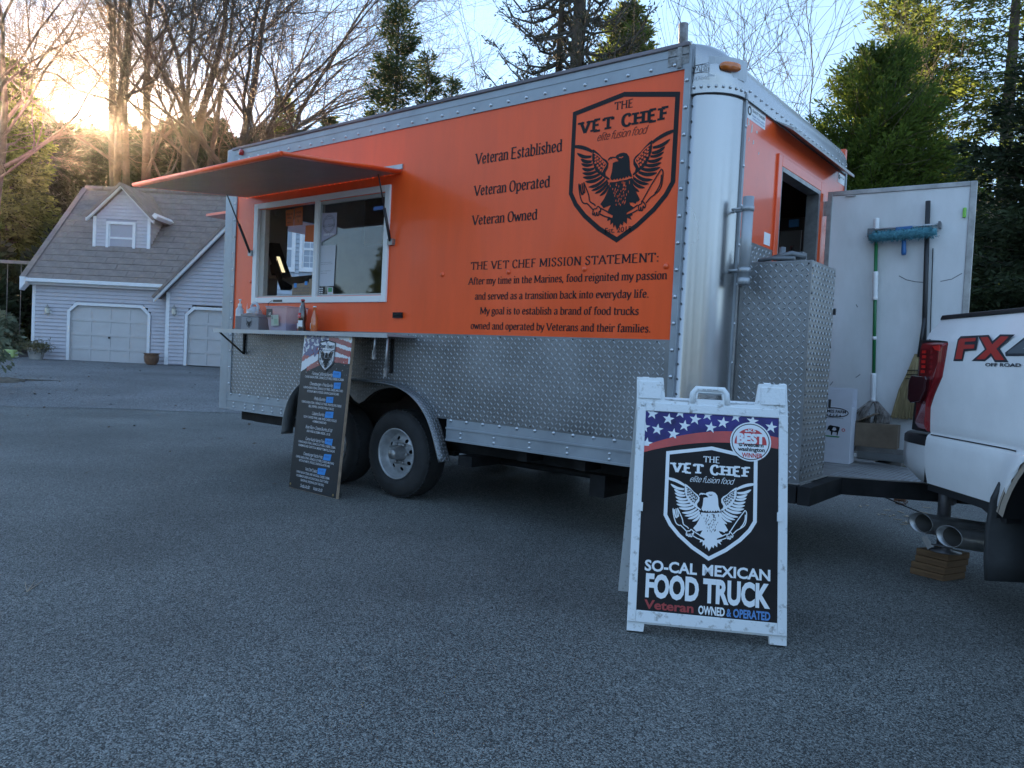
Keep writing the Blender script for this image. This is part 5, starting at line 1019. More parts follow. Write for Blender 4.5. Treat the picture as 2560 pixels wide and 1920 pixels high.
m = MB(); Fl_ = frame((-6.72, .35, 1.87), (.75, .35, -.42), (0, 1, .2)); m.fbox(Fl_, 0, .50, 0, .4, 0, .02); m.tube([Fl_(.28, .02, .0), (-6.60, .32, 1.58)], .015, 6); ob('lid_plate', m, STEEL, sp)
mo = thing('monitor', 'black wall monitor hanging behind the right window pane', 'monitor', (-5.4, 1.5, 2.5))
m = MB(); m.box(-6.9, -6.15, 1.55, 1.59, 2.40, 2.95); ob('screen', m, mat('screen black', (.01, .011, .014), .2), mo)
m = MB(); m.box(-6.75, -6.35, 1.545, 1.549, 2.78, 2.82); ob('screen_bar', m, mat('screen blue', (.02, .05, .15), .2, emis=(.1, .25, .8), estr=.04), mo)

# ------------------------------------------------------------------ A-frame sign in the foreground
SR = Vector((.86840651, .49585128, 0)); SU = Vector((-.13405541, .23726846, .96215011)).normalized()
SO = Vector((-1.64679, -1.25354, .0955)); AF = frame(SO, SR, SU)
SIGNP = mat('scuffed white sign plastic', (.72, .75, .76), .55, col2=(.30, .29, .27), vscale=26, bump=.15, bscale=70, detail=9)
for e in SIGNP.node_tree.nodes:
    if e.type == 'VALTORGB': e.color_ramp.elements[0].position = .30; e.color_ramp.elements[1].position = .43
sg = thing('sandwich_board', 'white plastic sandwich board with black eagle shield poster, standing in front of the trailer', 'sign', (-1.5, -1.0, 0))
half = [(-.035, -.09), (.038, -.09), (.041, -.056), (.577, -.056), (.581, -.09), (.651, -.09), (.651, .95), (.646, 1.077), (.520, 1.077), (.505, .975), (.392, .968), (.387, 1.02), (.365, 1.050), (.230, 1.050), (.206, 1.02), (.203, .968), (.090, .972), (.078, 1.080), (-.048, 1.080), (-.040, .9)]
hole = [(.238, .985), (.358, .985), (.352, 1.018), (.243, 1.018)]
def slab_with_hole(F, outer, hole, c0, c1):
    m = MB(); pts = [Vector((*p, 0)) for p in outer]; h = [Vector((*p, 0)) for p in hole]; tri = tessellate_polygon([pts, h[::-1]]); al = outer+hole[::-1]
    for c, fl in ((c1, False), (c0, True)): m.mesh([F(a, b, c) for a, b in al], [tuple(t) if not fl else tuple(t)[::-1] for t in tri])
    for P in (outer, hole):
        n = len(P)
        for i in range(n): m.poly([F(*P[i], c0), F(*P[(i+1) % n], c0), F(*P[(i+1) % n], c1), F(*P[i], c1)])
    return m
ob('front_panel', slab_with_hole(AF, half, hole, -.034, -.004), SIGNP, sg)
m = MB()                                   # raised border, ribs and rounded handle rim
for x in ((-.036, .002, -.05, .93), (.610, .650, -.05, .93), (.002, .610, -.05, .002), (.002, .610, .914, .955)): m.fbox(AF, *x, -.004, .008)
m.fbox(AF, -.036, .07, .975, 1.06, -.004, .004); m.fbox(AF, .53, .64, .975, 1.06, -.004, .004)
ob('raised_border', m, SIGNP, sg, bevel=.003)
m = MB(); m.tube([AF(a, b, -.006) for a, b in [(.218, .965), (.220, 1.015), (.240, 1.036), (.356, 1.036), (.374, 1.015), (.378, .965)]], .013, 8); ob('handle', m, SIGNP, sg)
m = MB()
for a in (-.02, .045, .545, .615): m.tube([AF(a, 1.070, -.02), AF(a+.03, 1.070, -.02)], .016, 8)
ob('hinge', m, SIGNP, sg)
m = MB()
for a, b in ((-.012, -.03), (.627, -.03), (-.012, .95), (.627, .95)): m.lathe([(.012, .008), (.012, .010), (.009, .010), (.0, .009)], AF(a, b, 0), SR.cross(SU), 12)
for a in (-.005, .612): m.fbox(AF, a-.008, a+.014, .44, .48, .008, .016)
ob('plugs_and_clips', m, SIGNP, sg, kind='stuff')
# rear half
top = Vector(AF(.30, 1.07, -.04)); bk = Vector((-1.70, -.52, 0)); bR = SR; bL = Vector((-1.995, -.748, 0))+SR*.31
tv = (top-bL).normalized(); BF = frame(bL-SR*.34, bR, tv)
L_h = (top-bL).length
m = MB()
for x in ((0, .05, 0, L_h), (.63, .68, 0, L_h), (.05, .63, .04, .09), (.05, .63, L_h-.13, L_h-.08)): m.fbox(BF, *x, -.015, .02)
m.fbox(BF, .05, .63, .09, L_h-.13, -.004, .004); ob('rear_panel', m, SIGNP, sg)
m = MB(); m.fbox(AF, 0, .61, 0, .914, -.0035, .0); POST = mat('poster black', (.010, .008, .009), .5, spec=.22, vary=.3, vscale=4); po = ob('poster', m, POST, sg)
def clip_poly(pts, a0, a1, b0, b1):
    def cl(P, ins, isec):
        o = []
        for i in range(len(P)):
            p, q = P[i-1], P[i]
            if ins(q):
                if not ins(p): o.append(isec(p, q))
                o.append(q)
            elif ins(p): o.append(isec(p, q))
        return o
    def ix(k, v): return lambda p, q: tuple(p[j]+(q[j]-p[j])*(v-p[k])/(q[k]-p[k]) if j != k else v for j in (0, 1))
    for k, v, s in ((0, a0, 1), (0, a1, -1), (1, b0, 1), (1, b1, -1)):
        pts = cl(pts, (lambda p, k=k, v=v, s=s: (p[k]-v)*s >= -1e-9), ix(k, v))
        if len(pts) < 3: return []
    return pts
def lo_c(a): return .715+.34*a-.455*a*a*.9   # lower edge of red swoosh
def hi_c(a): return .745+.445*a-.52*a*a
m = MB(); n = 24
for i in range(n):
    a0, a1 = .61*i/n, .61*(i+1)/n; m.poly([AF(a0, hi_c(a0), .0004), AF(a1, hi_c(a1), .0004), AF(a1, .914, .0004), AF(a0, .914, .0004)])
ob('poster_blue', m, mat('poster violet blue', (.045, .035, .22), .25, col2=(.018, .014, .07), vscale=6, spec=.25), po)
m = MB()
for i in range(n):
    a0, a1 = .61*i/n, .61*(i+1)/n; m.poly([AF(a0, lo_c(a0), .0008), AF(a1, lo_c(a1), .0008), AF(a1, hi_c(a1), .0008), AF(a0, hi_c(a0), .0008)])
ob('poster_red', m, mat('poster red', (.50, .03, .02), .25, coat=.3, vary=.2, vscale=5), po)
m = MB(); POSTW = mat('poster white', (.74, .77, .79), .3, coat=.2)
for k, (a, b) in enumerate([(.033, .902), (.1088, .8807), (-.0015, .8366), (.0597, .8276), (.1347, .8102), (.013, .758), (.1634, .9148), (.2323, .8868), (.1841, .8532), (.2884, .9112), (.3038, .852), (.3595, .8787), (.418, .9112), (.4924, .8935), (.5767, .8703)]):
    pts = []
    for q in range(10):
        r = .0285 if q % 2 == 0 else .0115; g = math.pi/2+q*math.pi/5-.12; pts.append((a+r*math.cos(g), b+r*math.sin(g)))
    for q in range(0, 10, 2):          # star in triangles so that the border can cut it
        for tri in ([(a, b), pts[q-1], pts[q]], [(a, b), pts[q], pts[q+1]]):
            c_ = clip_poly(tri, .001, .609, hi_c(a)-.004, .913)
            if len(c_) > 2: m.poly([AF(x, y, .0012) for x, y in c_])
ob('poster_stars', m, POSTW, po, kind='stuff')
emblem(AF, .3115, .2424, .413, .520, POSTW, POST, po, off=.0014)
pen_text('THE', AF, .2756, .3497, .687, .028, 'serifcap', 'poster_lettering', POSTW, po, off=.0014)
pen_text('VET CHEF', AF, .137, .487, .6325, .042, 'slab', 'poster_lettering', POSTW, po, off=.0014)
pen_text('elite fusion food', AF, .214, .412, .5925, .027, 'script', 'poster_lettering', POSTW, po, off=.0014)
sans('SO-CAL', AF, .0310, .262, .1775, .048, 'poster_lettering', POSTW, po, .030, .0014)
sans('MEXICAN', AF, .2855, .579, .1785, .048, 'poster_lettering', POSTW, po, .030, .0014)
sans('FOOD', AF, .0385, .273, .0655, .100, 'poster_lettering', POSTW, po, .045, .0014)
sans('TRUCK', AF, .291, .579, .0645, .100, 'poster_lettering', POSTW, po, .045, .0014)
sans('Veteran', AF, .0365, .2525, .012, .039, 'poster_lettering', mat('dark red print', (.34, .03, .03), .5), po, .028, .0014)
sans('OWNED', AF, .273, .387, .010, .036, 'poster_lettering', POSTW, po, .035, .0014)
BLP = mat('blue print', (.07, .22, .50), .4); sans('&', AF, .3946, .4155, .010, .034, 'poster_lettering', BLP, po, .03, .0014); sans('OPERATED', AF, .423, .5805, .010, .036, 'poster_lettering', BLP, po, .035, .0014)
def disc(F, a, b, r0, r1, c, m, n=40):
    P0 = [F(a+r0*math.cos(t), b+r0*math.sin(t), c) for t in np.linspace(0, 2*math.pi, n+1)[:-1]]
    if r1: 
        P1 = [F(a+r1*math.cos(t), b+r1*math.sin(t), c) for t in np.linspace(0, 2*math.pi, n+1)[:-1]]; m.mesh(P0+P1, [(i, (i+1) % n, n+(i+1) % n, n+i) for i in range(n)])
    else: m.poly(P0)
bx, by, br = .4850, .7955, .0915
m = MB(); m.lathe([(0, .0024), (br, .0024), (br, .0018)], AF(bx, by, 0), SR.cross(SU), 44, False); bdg = ob('winner_sticker', m, POSTW, po)
m = MB(); disc(AF, bx, by, br*.93, br*.885, .0027, m); ob('sticker_ring', m, INK, bdg)
REDP = mat('red print', (.50, .025, .03), .4)
m = MB(); m.poly([AF(bx+.072*math.cos(t), by-.010+.072*math.sin(t), .0027) for t in np.linspace(-.03, math.pi+.03, 24)]); ob('sticker_red', m, REDP, bdg)
sans('K5', AF, .474, .508, .842, .013, 'sticker_lettering', POSTW, bdg, .03, .0031)
m = MB()
for x, r in ((.461, .0025), (.466, .0045), (.4705, .0025)): disc(AF, x, .8445, r, 0, .0031, m, 12)
for x in (.472, .477, .482): disc(AF, x, .860, .0012, 0, .0031, m, 6)
ob('sticker_logo_dots', m, POSTW, bdg)
sans('BEST', AF, .4235, .5505, .7895, .044, 'sticker_lettering', POSTW, bdg, .06, .0031)
m = MB(); disc(AF, .4405, .780, .0085, 0, .0031, m, 16); ob('sticker_dot', m, INK, bdg); sans('OF', AF, .4350, .4460, .7765, .007, 'sticker_lettering', POSTW, bdg, .02, .0035)
sans('western', AF, .4515, .543, .7735, .0185, 'sticker_lettering', INK, bdg, .035, .0031)
sans('washington', AF, .4285, .549, .7515, .0185, 'sticker_lettering', INK, bdg, .035, .0031)
sans('WINNER', AF, .4470, .539, .7225, .021, 'sticker_lettering', REDP, bdg, .03, .0031)
sans('FILL WITH SAND', AF, .262, .334, 1.028, .006, 'moulded_lettering', mat('grey print', (.18, .19, .2), .5), sg, .02, .0075)

# ------------------------------------------------------------------ tall menu board leaning on the shelf
MU = Vector((.0055, .07459, .9972)).normalized(); MR = Vector((.99978, -.0209, 0)).normalized(); MR = (MR-MU*MR.dot(MU)).normalized()
MF = frame((-5.4975, -.3497, .004), MR, MU); MW, MH = .645, 1.3045
mn = thing('menu_board', 'tall black menu board with flag header leaning against the serving shelf', 'menu board', (-5.17, -.33, 0))
m = MB(); m.fbox(MF, 0, MW, 0, MH, -.026, -.002); ob('plywood_back', m, mat('raw plywood', (.36, .26, .18), .8, vary=.25, vscale=9), mn)
BAN = mat('banner vinyl', (.014, .016, .020), .42, vary=.35, vscale=3.5, spec=.35, bump=.2, bscale=7)
m = MB(); m.fbox(MF, .0, MW-.004, .003, MH-.001, -.0019, .0); bn = ob('banner', m, BAN, mn)
MWH = mat('banner white', (.62, .64, .68), .35, coat=.3); MRD = mat('banner red', (.36, .035, .035), .35, coat=.3, col2=(.22, .02, .025), vscale=8); MNV = mat('banner navy', (.05, .05, .17), .35, coat=.3)
x1 = MW-.004
def strip(lo, hi, mt, c, name, a0=0., a1=None, rough=.004, seed=1):
    rnd = random.Random(seed); a1 = a1 or x1; n = 40; m = MB(); P = []
    for i in range(n+1):
        a = a0+(a1-a0)*i/n; P.append((a, min(MH-.003, lo(a)+rnd.uniform(-rough, rough)), min(MH-.002, hi(a)+rnd.uniform(-rough, rough))))
    for p, q in zip(P, P[1:]): m.poly([MF(p[0], p[1], c), MF(q[0], q[1], c), MF(q[0], q[2], c), MF(p[0], p[2], c)])
    ob(name, m, mt, bn)
bow = lambda a: -.95*max(0, .33-a)**1.35-.20*max(0, a-.42)
strip(lambda a: 1.150+bow(a)*.75 if a < .3 else 1.125+bow(a), lambda a: MH, MWH, .0004, 'flag_white')
for k, (b, a0, w) in enumerate(((1.262, .34, .030), (1.188, .33, .034))): strip(lambda a: b-.012+bow(a)*.9, lambda a: b+w+bow(a)*.9, MRD, .0008, 'flag_stripe', a0, None, .005, k+3)
strip(lambda a: 1.090-.06*(a-.45), lambda a: 1.132-.04*(a-.45), MRD, .0012, 'flag_stripe', .42, .62, .004, 8)
strip(lambda a: 1.072+(a-.0)*.55-.9*a*a, lambda a: 1.115+(a-.0)*.62-.7*a*a, MRD, .0010, 'flag_stripe', .0, .235, .006, 11)
strip(lambda a: .988+a*.50, lambda a: 1.055+a*.48, MWH, .0009, 'flag_white', .0, .235, .003, 12)
strip(lambda a: .965+a*.36, lambda a: 1.000+a*.42, MRD, .0011, 'flag_stripe', .08, .26, .005, 13)
rnd = random.Random(7); m = MB()
for k in range(120):
    a, b = rnd.uniform(.02, .33), rnd.uniform(1.13, 1.30)
    if b < 1.12+(.3-a)*-.1+.05 and a > .2: continue
    w_, h_, g = rnd.uniform(.008, .026), rnd.uniform(.006, .018), rnd.uniform(-.9, .9)
    pts = [(a+w_*math.cos(t)*math.cos(g)-h_*math.sin(t)*math.sin(g)+rnd.uniform(-.004, .004), b+w_*math.cos(t)*math.sin(g)+h_*math.sin(t)*math.cos(g)+rnd.uniform(-.004, .004)) for t in np.linspace(0, 6.28, 8)[:-1]]
    pts = clip_poly(pts, .002, x1, 1.0, MH-.003)
    if len(pts) > 2: m.poly([MF(x, y, .0013+k*.00002) for x, y in pts])
ob('flag_blue', m, MNV, bn)
m = MB()
for k, (a, b, r) in enumerate(((.07, 1.24, .018), (.13, 1.20, .02), (.05, 1.17, .016), (.19, 1.25, .016), (.22, 1.19, .014), (.11, 1.265, .012))):
    for q in range(0, 10, 2):
        pt = lambda i: MF(a+(r if i % 2 == 0 else r*.42)*math.cos(math.pi/2+i*math.pi/5), b+(r if i % 2 == 0 else r*.42)*math.sin(math.pi/2+i*math.pi/5), .0032)
        m.poly([MF(a, b, .0032), pt(q-1), pt(q)]); m.poly([MF(a, b, .0032), pt(q), pt(q+1)])
ob('flag_stars', m, MWH, bn)
m = MB(); rnd = random.Random(2)
for k in range(46):
    a = rnd.uniform(.03, .62); b = 1.07-rnd.random()**2*.12+(.03 if a > .4 else 0); r = rnd.uniform(.0012, .0035); disc(MF, a, b, r, 0, .0015, m, 5)
ob('paint_specks', m, MWH, bn)
emblem(MF, .3355, 1.0065, .214, .262, INK, MWH, bn, simple=True, off=.0062, fill=MWH)
pen_text('VET CHEF', MF, .245, .425, 1.200, .022, 'slab', 'menu_lettering', INK, bn, off=.0062); pen_text('THE', MF, .32, .352, 1.229, .012, 'serifcap', 'menu_lettering', INK, bn, off=.0062)
pen_text('elite fusion food', MF, .285, .392, 1.177, .014, 'script', 'menu_lettering', INK, bn, off=.0062)
for s, a0, a1, b in (('Famous California Burrito', .159, .438, .970), ('Cheeseburger + Fries Burrito', .142, .458, .883), ('Philly Burrito', .223, .378, .762), ('Cubano Burrito', .214, .383, .638), ('Bean Rice + Cheese Burrito..$7.00', .148, .507, .520), ('Carne Asada Nacho Fries', .161, .423, .421), ('Cheeseburger Nacho Fries', .154, .419, .294), ('Vet Chef Salad', .202, .365, .171), ('Soda..$2.00', .157, .290, .026), ('Water..$2.00', .335, .460, .028)):
    pen_text(s, MF, a0, a1, b, .026, 'hand', 'menu_lettering', MWH, bn, off=.0008)
for s, a0, a1, b in (('CARNE ASADA STEAK, CRINKLE CUT FRIES, CHEESE & CREMA', .066, .59, .942), ('CARNE ASADA STEAK, CRINKLE CUT FRIES, CHEESE, MUSTARD', .062, .592, .852), ('KETCHUP, MAYO, PICKLES, ONION/CILANTRO MIX', .119, .547, .8215), ('CARNE ASADA STEAK, CRINKLE CUT FRIES, PROVOLONE CHEESE', .056, .592, .729), ('BELL PEPPERS, ONIONS, PHILLY SAUCE', .162, .50, .698),
   ('SLOW COOKED PORK, HAM, SWISS CHEESE, PICKLES', .106, .55, .606), ('HOMEMADE MUSTARD', .238, .422, .5765), ('ADD FRIES & CREMA INSIDE... $1.50', .168, .486, .490), ('CARNE ASADA STEAK, CRINKLE CUT FRIES, CHEESE, CREMA', .070, .572, .392), ('HOMEMADE RED CHIPOTLE & SMOKEY TOMATILLO SALSAS', .075, .568, .3615),
   ('CARNE ASADA STEAK, CRINKLE CUT FRIES, CHEESE, MUSTARD', .057, .574, .2635), ('KETCHUP, MAYO, PICKLES, ONION/CILANTRO MIX', .107, .527, .2355), ('CARNE ASADA STEAK, BABY ARUGULA, CHEESE, CREMA', .086, .538, .1385), ('HOUSEMADE GREEN AVOCADO SALSA, GOAT CHEESE', .091, .525, .107), ('SEASONAL DRESSING (ON THE SIDE)', .156, .472, .075)):
    sans(s, MF, a0, a1, b, .0195, 'menu_lettering', MWH, bn, .004, .0008)
TAPE = mat('blue painter tape', (.03, .24, .62), .6, vary=.06, vscale=40); PEN = mat('pen grey', (.03, .08, .25), .6)
for pts, s in (([(.440, 1.0062), (.450, 1.019), (.5428, 1.0134), (.548, .99), (.5443, .9641), (.4433, .9644)], '$13.00'), ([(.4689, .9224), (.5588, .928), (.5536, .8763), (.4705, .8727)], '$13.00'), ([(.3889, .8004), (.4798, .8051), (.4801, .7555), (.3888, .7523)], '$13.00'), ([(.4, .6794), (.5013, .6863), (.5001, .6346), (.3909, .6286)], '$13.00'), ([(.4297, .4627), (.5296, .4675), (.5223, .4127), (.4296, .4189)], '$12.00'), ([(.4385, .3364), (.5325, .3418), (.5234, .2888), (.4261, .2867)], '$13.00'), ([(.3738, .213), (.4848, .2196), (.4697, .1666), (.3744, .163)], '$15.00')):
    m = MB(); m.prism(MF, pts[::-1], .0012, .0020); o = ob('price_tape', m, TAPE, bn); a0 = min(p[0] for p in pts)+.018; b0 = min(p[1] for p in pts)+.024
    pen_text(s, MF, a0, a0+.060, b0, .015, 'hand', 'price_writing', PEN, o, off=.0024)
m = MB()
for a, b in ((.0225, 1.285), (.618, 1.283), (.0200, .0328), (.605, .0248)): m.lathe([(.009, .001), (.009, .0035), (.0045, .0035), (.0045, .001)], MF(a, b, .0), MR.cross(MU), 14, False)
ob('grommets', m, mat('brass', (.55, .42, .2), .35, metal=.9), bn)

# ------------------------------------------------------------------ things on the shelf
SZ = 1.3305; SYc = -.15
def lobj(name, prof, x, y, material, label, cat, n=18, group=None):
    m = MB(); m.lathe(prof, (x, y, SZ), (0, 0, 1), n); o = ob(name, m, material, org=(x, y, SZ)); return tag(o, label, cat, group)
pb = thing('pump_bottle', 'white sanitizer pump bottle at the left end of the shelf', 'pump bottle', (-6.655, SYc, SZ))
TRW = mat('milky plastic', (.66, .68, .74), .35, trans=.15, vary=.04, vscale=20)
m = MB(); m.lathe([(0, 0), (.034, 0), (.037, .008), (.037, .055), (.034, .06), (.037, .065), (.037, .185), (.034, .20), (.020, .222), (.017, .235), (.0, .236)], (-6.655, SYc, SZ), (0, 0, 1), 20); ob('bottle_body', m, TRW, pb)
m = MB(); m.lathe([(.019, .232), (.019, .252), (.006, .255), (.006, .285), (.014, .287), (.014, .296), (.0, .298)], (-6.655, SYc, SZ), (0, 0, 1), 12); m.tube([(-6.665, SYc, SZ+.291), (-6.615, SYc-.02, SZ+.291)], .006, 6); ob('pump', m, WHITEPL, pb)
jg = thing('plastic_jug', 'translucent white gallon jug with loop handle behind the napkin dispensers', 'jug', (-6.50, -.09, SZ)); q = (-6.50, -.09, SZ)
m = MB(); m.lathe([(0, 0), (.070, 0), (.076, .01), (.076, .16), (.066, .195), (.03, .225), (.0, .232)], q, (0, 0, 1), 16); ob('jug_body', m, TRW, jg)
m = MB(); m.tube([(-6.545, -.09, SZ+.17), (-6.55, -.09, SZ+.235), (-6.525, -.09, SZ+.262), (-6.475, -.09, SZ+.262), (-6.445, -.09, SZ+.235), (-6.435, -.09, SZ+.15)], .014, 8); ob('jug_handle', m, TRW, jg)
GR1 = mat('smoke grey plastic', (.17, .16, .18), .35, vary=.08, vscale=9); GR2 = mat('grey plastic', (.22, .22, .24), .4)
nd = thing('napkin_dispenser', 'dark grey napkin dispenser turned end-on, full of white napkins', 'napkin dispenser', (-6.55, -.17, SZ), 'napkin dispensers on the shelf'); Fn = frame((-6.635, -.21, SZ), (1, .12, 0), (0, 0, 1))
m = MB(); m.fbox(Fn, 0, .155, 0, .135, -.10, 0); ob('dispenser_body', m, GR1, nd, bevel=.008)
m = MB(); m.prism(Fn, [(.01, .1355), (.15, .1355), (.15, .150), (.06, .150)], -.09, -.01); ob('napkins', m, WHITEP, nd, bevel=.003)
nd = thing('napkin_dispenser', 'grey napkin dispenser with small eagle shield facing the viewer', 'napkin dispenser', (-6.34, -.20, SZ), 'napkin dispensers on the shelf'); Fn = frame((-6.475, -.245, SZ), (1, .04, 0), (0, 0, 1))
m = MB(); m.prism(Fn, [(0, 0), (.265, 0), (.265, .118), (.005, .128)], -.12, 0); ob('dispenser_body', m, GR2, nd, bevel=.006)
m = MB(); m.prism(Fn, [(-.02, .1285), (.268, .1195), (.20, .150), (.10, .162), (-.02, .150)], -.12, -.004); ob('lid', m, GR1, nd, bevel=.005)
emblem(Fn, .125, .022, .085, .098, INK, GR2, nd, simple=True, off=.0012)
m = MB(); m.mesh([(-6.56, -.14, SZ+.155), (-6.55, -.14, SZ+.265), (-6.50, -.17, SZ+.20), (-6.38, -.17, SZ+.17), (-6.42, -.15, SZ+.158)], [(0, 1, 2), (0, 2, 4), (2, 3, 4)]); ob('napkin', m, WHITEP, nd)
bk_ = thing('tip_bucket', 'clear square plastic bucket with blue bottom and taped labels', 'bucket', (-5.90, SYc, SZ))
CLR = mat('frosted clear plastic', (.62, .50, .52), .25, alpha=.55, coat=.4)
m = MB(); f0 = [(-6.02, -.06), (-6.02, -.245), (-5.775, -.245), (-5.775, -.06)]; f1 = [(-6.055, -.04), (-6.055, -.265), (-5.742, -.265), (-5.742, -.04)]
V = [(x, y, SZ) for x, y in f0]+[(x, y, SZ+.215) for x, y in f1]; m.mesh(V, [(0, 3, 2, 1), (0, 1, 5, 4), (1, 2, 6, 5), (2, 3, 7, 6), (3, 0, 4, 7)]); m.tube([V[i] for i in (4, 5, 6, 7, 4)], .006, 5); ob('bucket_wall', m, CLR, bk_)
m = MB(); m.box(-6.012, -5.79, -.238, -.07, SZ+.004, SZ+.070); ob('blue_contents', m, mat('blue plastic', (.04, .16, .50), .4), bk_, bevel=.01)
Fk = frame((-6.04, -.268, SZ+.10), (1, 0, 0), (0, .02, 1)); m = MB(); m.fbox(Fk, -.004, .085, .02, .095, 0, .0015); o = ob('smile_label', m, BLACKPL, bk_); pen_text(':)', Fk, .03, .07, .04, .03, 'hand', 'label_writing', WHITEP, o, off=.002)
Fk = frame((-5.965, -.262, SZ+.045), (1, -.03, .02), (0, -.08, 1)); m = MB(); m.fbox(Fk, 0, .115, 0, .095, .0, .0015); o = ob('bill_label', m, mat('pale green paper', (.42, .46, .38), .7), bk_); sans('5', Fk, .006, .028, .06, .025, 'label_print', INK, o, 0, .002); m = MB(); m.fbox(Fk, .045, .10, .015, .06, .0016, .002); ob('label_patch', m, mat('label green', (.3, .40, .28), .7), o)
def bottle(x, h, material, label, cap, dark=False):
    b = thing('glass_bottle', label, 'bottle', (x, SYc, SZ), 'soda bottles on the shelf')
    k = h/.235; m = MB(); m.lathe([(0, .0), (.030, .0), (.033, .006), (.033, .085*k), (.030, .10*k), (.031, .115*k), (.024, .145*k), (.015, .175*k), (.0125, .19*k), (.0125, .225*k), (.0145, .227*k), (.0145, .233*k), (0, .234*k)], (x, SYc, SZ), (0, 0, 1), 18); ob('bottle_glass', m, material, b)
    m = MB(); m.lathe([(.0155, .226*k), (.0155, .236*k), (.0, .238*k)], (x, SYc, SZ), (0, 0, 1), 12); ob('crown_cap', m, cap, b); return b, k
m_or = mat('orange soda', (.62, .13, .02), .08, coat=.8, spec=.8); m_rd = mat('pink soda', (.42, .08, .05), .08, coat=.8, spec=.8); m_co = mat('cola glass', (.035, .014, .012), .06, coat=1., spec=.8)
def blabel(b, x, z0, z1, r, mt, t0=-2.3, t1=-.6, name='label_band'):
    m = MB(); ts = np.linspace(t0, t1, 7)
    for a, c in zip(ts, ts[1:]): m.poly([(x+r*math.cos(a), SYc+r*math.sin(a), SZ+z0), (x+r*math.cos(c), SYc+r*math.sin(c), SZ+z0), (x+r*math.cos(c), SYc+r*math.sin(c), SZ+z1), (x+r*math.cos(a), SYc+r*math.sin(a), SZ+z1)], True)
    return ob(name, m, mt, b)
b, k = bottle(-5.69, .225, m_rd, 'short bottle of red soda left of the tall cola bottle', WHITEPL); blabel(b, -5.69, .03, .075, .0336, WHITEP, -2.2, -1.4)
b, k = bottle(-5.503, .225, m_or, 'short bottle of orange soda right of the tall cola bottle', WHITEPL); blabel(b, -5.503, .03, .078, .0336, WHITEP, -2.7, -1.7); blabel(b, -5.503, .04, .066, .0340, mat('label green dark', (.02, .12, .05), .5), -2.5, -1.95, 'label_motif')
b = thing('glass_bottle', 'tall dark cola bottle between two shorter soda bottles', 'bottle', (-5.605, -.20, SZ), 'soda bottles on the shelf')
m = MB(); x = -5.605; yb = -.20; m.lathe([(0, .0), (.032, .0), (.035, .008), (.033, .05), (.031, .07), (.036, .11), (.036, .145), (.030, .185), (.019, .225), (.014, .25), (.014, .268), (.0165, .27), (.0165, .277), (0, .278)], (x, yb, SZ), (0, 0, 1), 20); ob('bottle_glass', m, m_co, b)
m = MB(); m.lathe([(.0175, .268), (.0175, .281), (0, .283)], (x, yb, SZ), (0, 0, 1), 12); ob('crown_cap', m, mat('red cap', (.4, .02, .02), .4), b)
SYo = SYc; SYc = yb; blabel(b, x, .045, .098, .0355, WHITEP, -2.6, -.6); o = blabel(b, x, .118, .162, .0368, mat('cola red', (.55, .02, .03), .4), -2.4, -1.0)
Fc = frame((x-.022, yb-.0378, SZ+.128), (1, 0, 0), (0, 0, 1)); pen_text('Coca', Fc, 0, .040, .004, .016, 'script', 'label_script', WHITEP, b, off=.0002)
SYc = SYo
cw = MB(); cw.tube(crs([(-6.33, -.02, 0), (-6.39, -.06, 0), (-6.40, -.09, 0)], 3) and [(-6.32, -.022, 1.625), (-6.36, -.035, 1.60), (-6.35, -.05, 1.52), (-6.32, -.06, 1.44), (-6.33, -.07, 1.37), (-6.36, -.08, 1.336), (-6.20, -.10, 1.336)], .0025, 5); o = ob('power_cord', cw, BLACKPL, org=(-6.32, -.02, 1.6)); tag(o, 'thin black cord dropping from the window sill to the shelf', 'cord')

# ------------------------------------------------------------------ notices on and behind the glass
PAP = mat('white paper', (.60, .61, .66), .7); LILP = mat('lilac paper', (.42, .40, .52), .7)
def notice(name, pts, y, mt, label, prints=(), cat='notice'):
    m = MB(); m.prism(SFc, pts, -y, -y+.0012); a = np.mean([p[0] for p in pts]); b = min(p[1] for p in pts); o = ob(name, m, mt, org=(a, y, b)); tag(o, label, cat)
    for s, x0, x1, yy, cap, c in prints: sans(s, SFc, x0, x1, yy, cap, 'print', c, o, .01, -y+.002)
    return o
GI = mat('grey ink', (.12, .12, .14), .6)
o = notice('window_poster', [(-5.665, 2.395), (-5.456, 2.386), (-5.456, 2.20), (-5.673, 2.135)], .012, LILP, 'lilac round-stamp poster reading ALL CLEAR high on the glass', [('ALL CLEAR', -5.645, -5.478, 2.268, .026, GI), ('KING COUNTY', -5.61, -5.515, 2.335, .010, GI), ('thank you', -5.63, -5.49, 2.195, .022, WHITEP)])
m = MB(); 
for r in (.078, .066): 
    Pc = [(-5.562+r*1.05*math.cos(t), 2.295+r*math.sin(t)) for t in np.linspace(0, 2*math.pi, 33)]; L, R = ribbon(Pc, lambda t: .004)
    for j in range(32): m.poly([SFc(*L[j], -.010), SFc(*R[j], -.010), SFc(*R[j+1], -.010), SFc(*L[j+1], -.010)])
ob('stamp_ring', m, GI, o)
o = notice('letter_sheet', [(-5.672, 2.11), (-5.454, 2.105), (-5.463, 1.746), (-5.685, 1.75)], .012, PAP, 'white printed letter sheet taped below the lilac poster', [('notice to our customers regarding payment', -5.65, -5.50, 1.955, .006, GI), ('please have your order ready at the window', -5.65, -5.49, 1.94, .006, GI), ('thank you for supporting local business', -5.65, -5.51, 1.88, .006, GI), ('open friday and saturday', -5.65, -5.56, 1.86, .006, GI)])
o = notice('payment_sticker', [(-5.672, 1.742), (-5.60, 1.742), (-5.60, 1.660), (-5.672, 1.660)], .012, BLACKPL, 'small black payment sticker with tiny card squares', ())
m = MB()
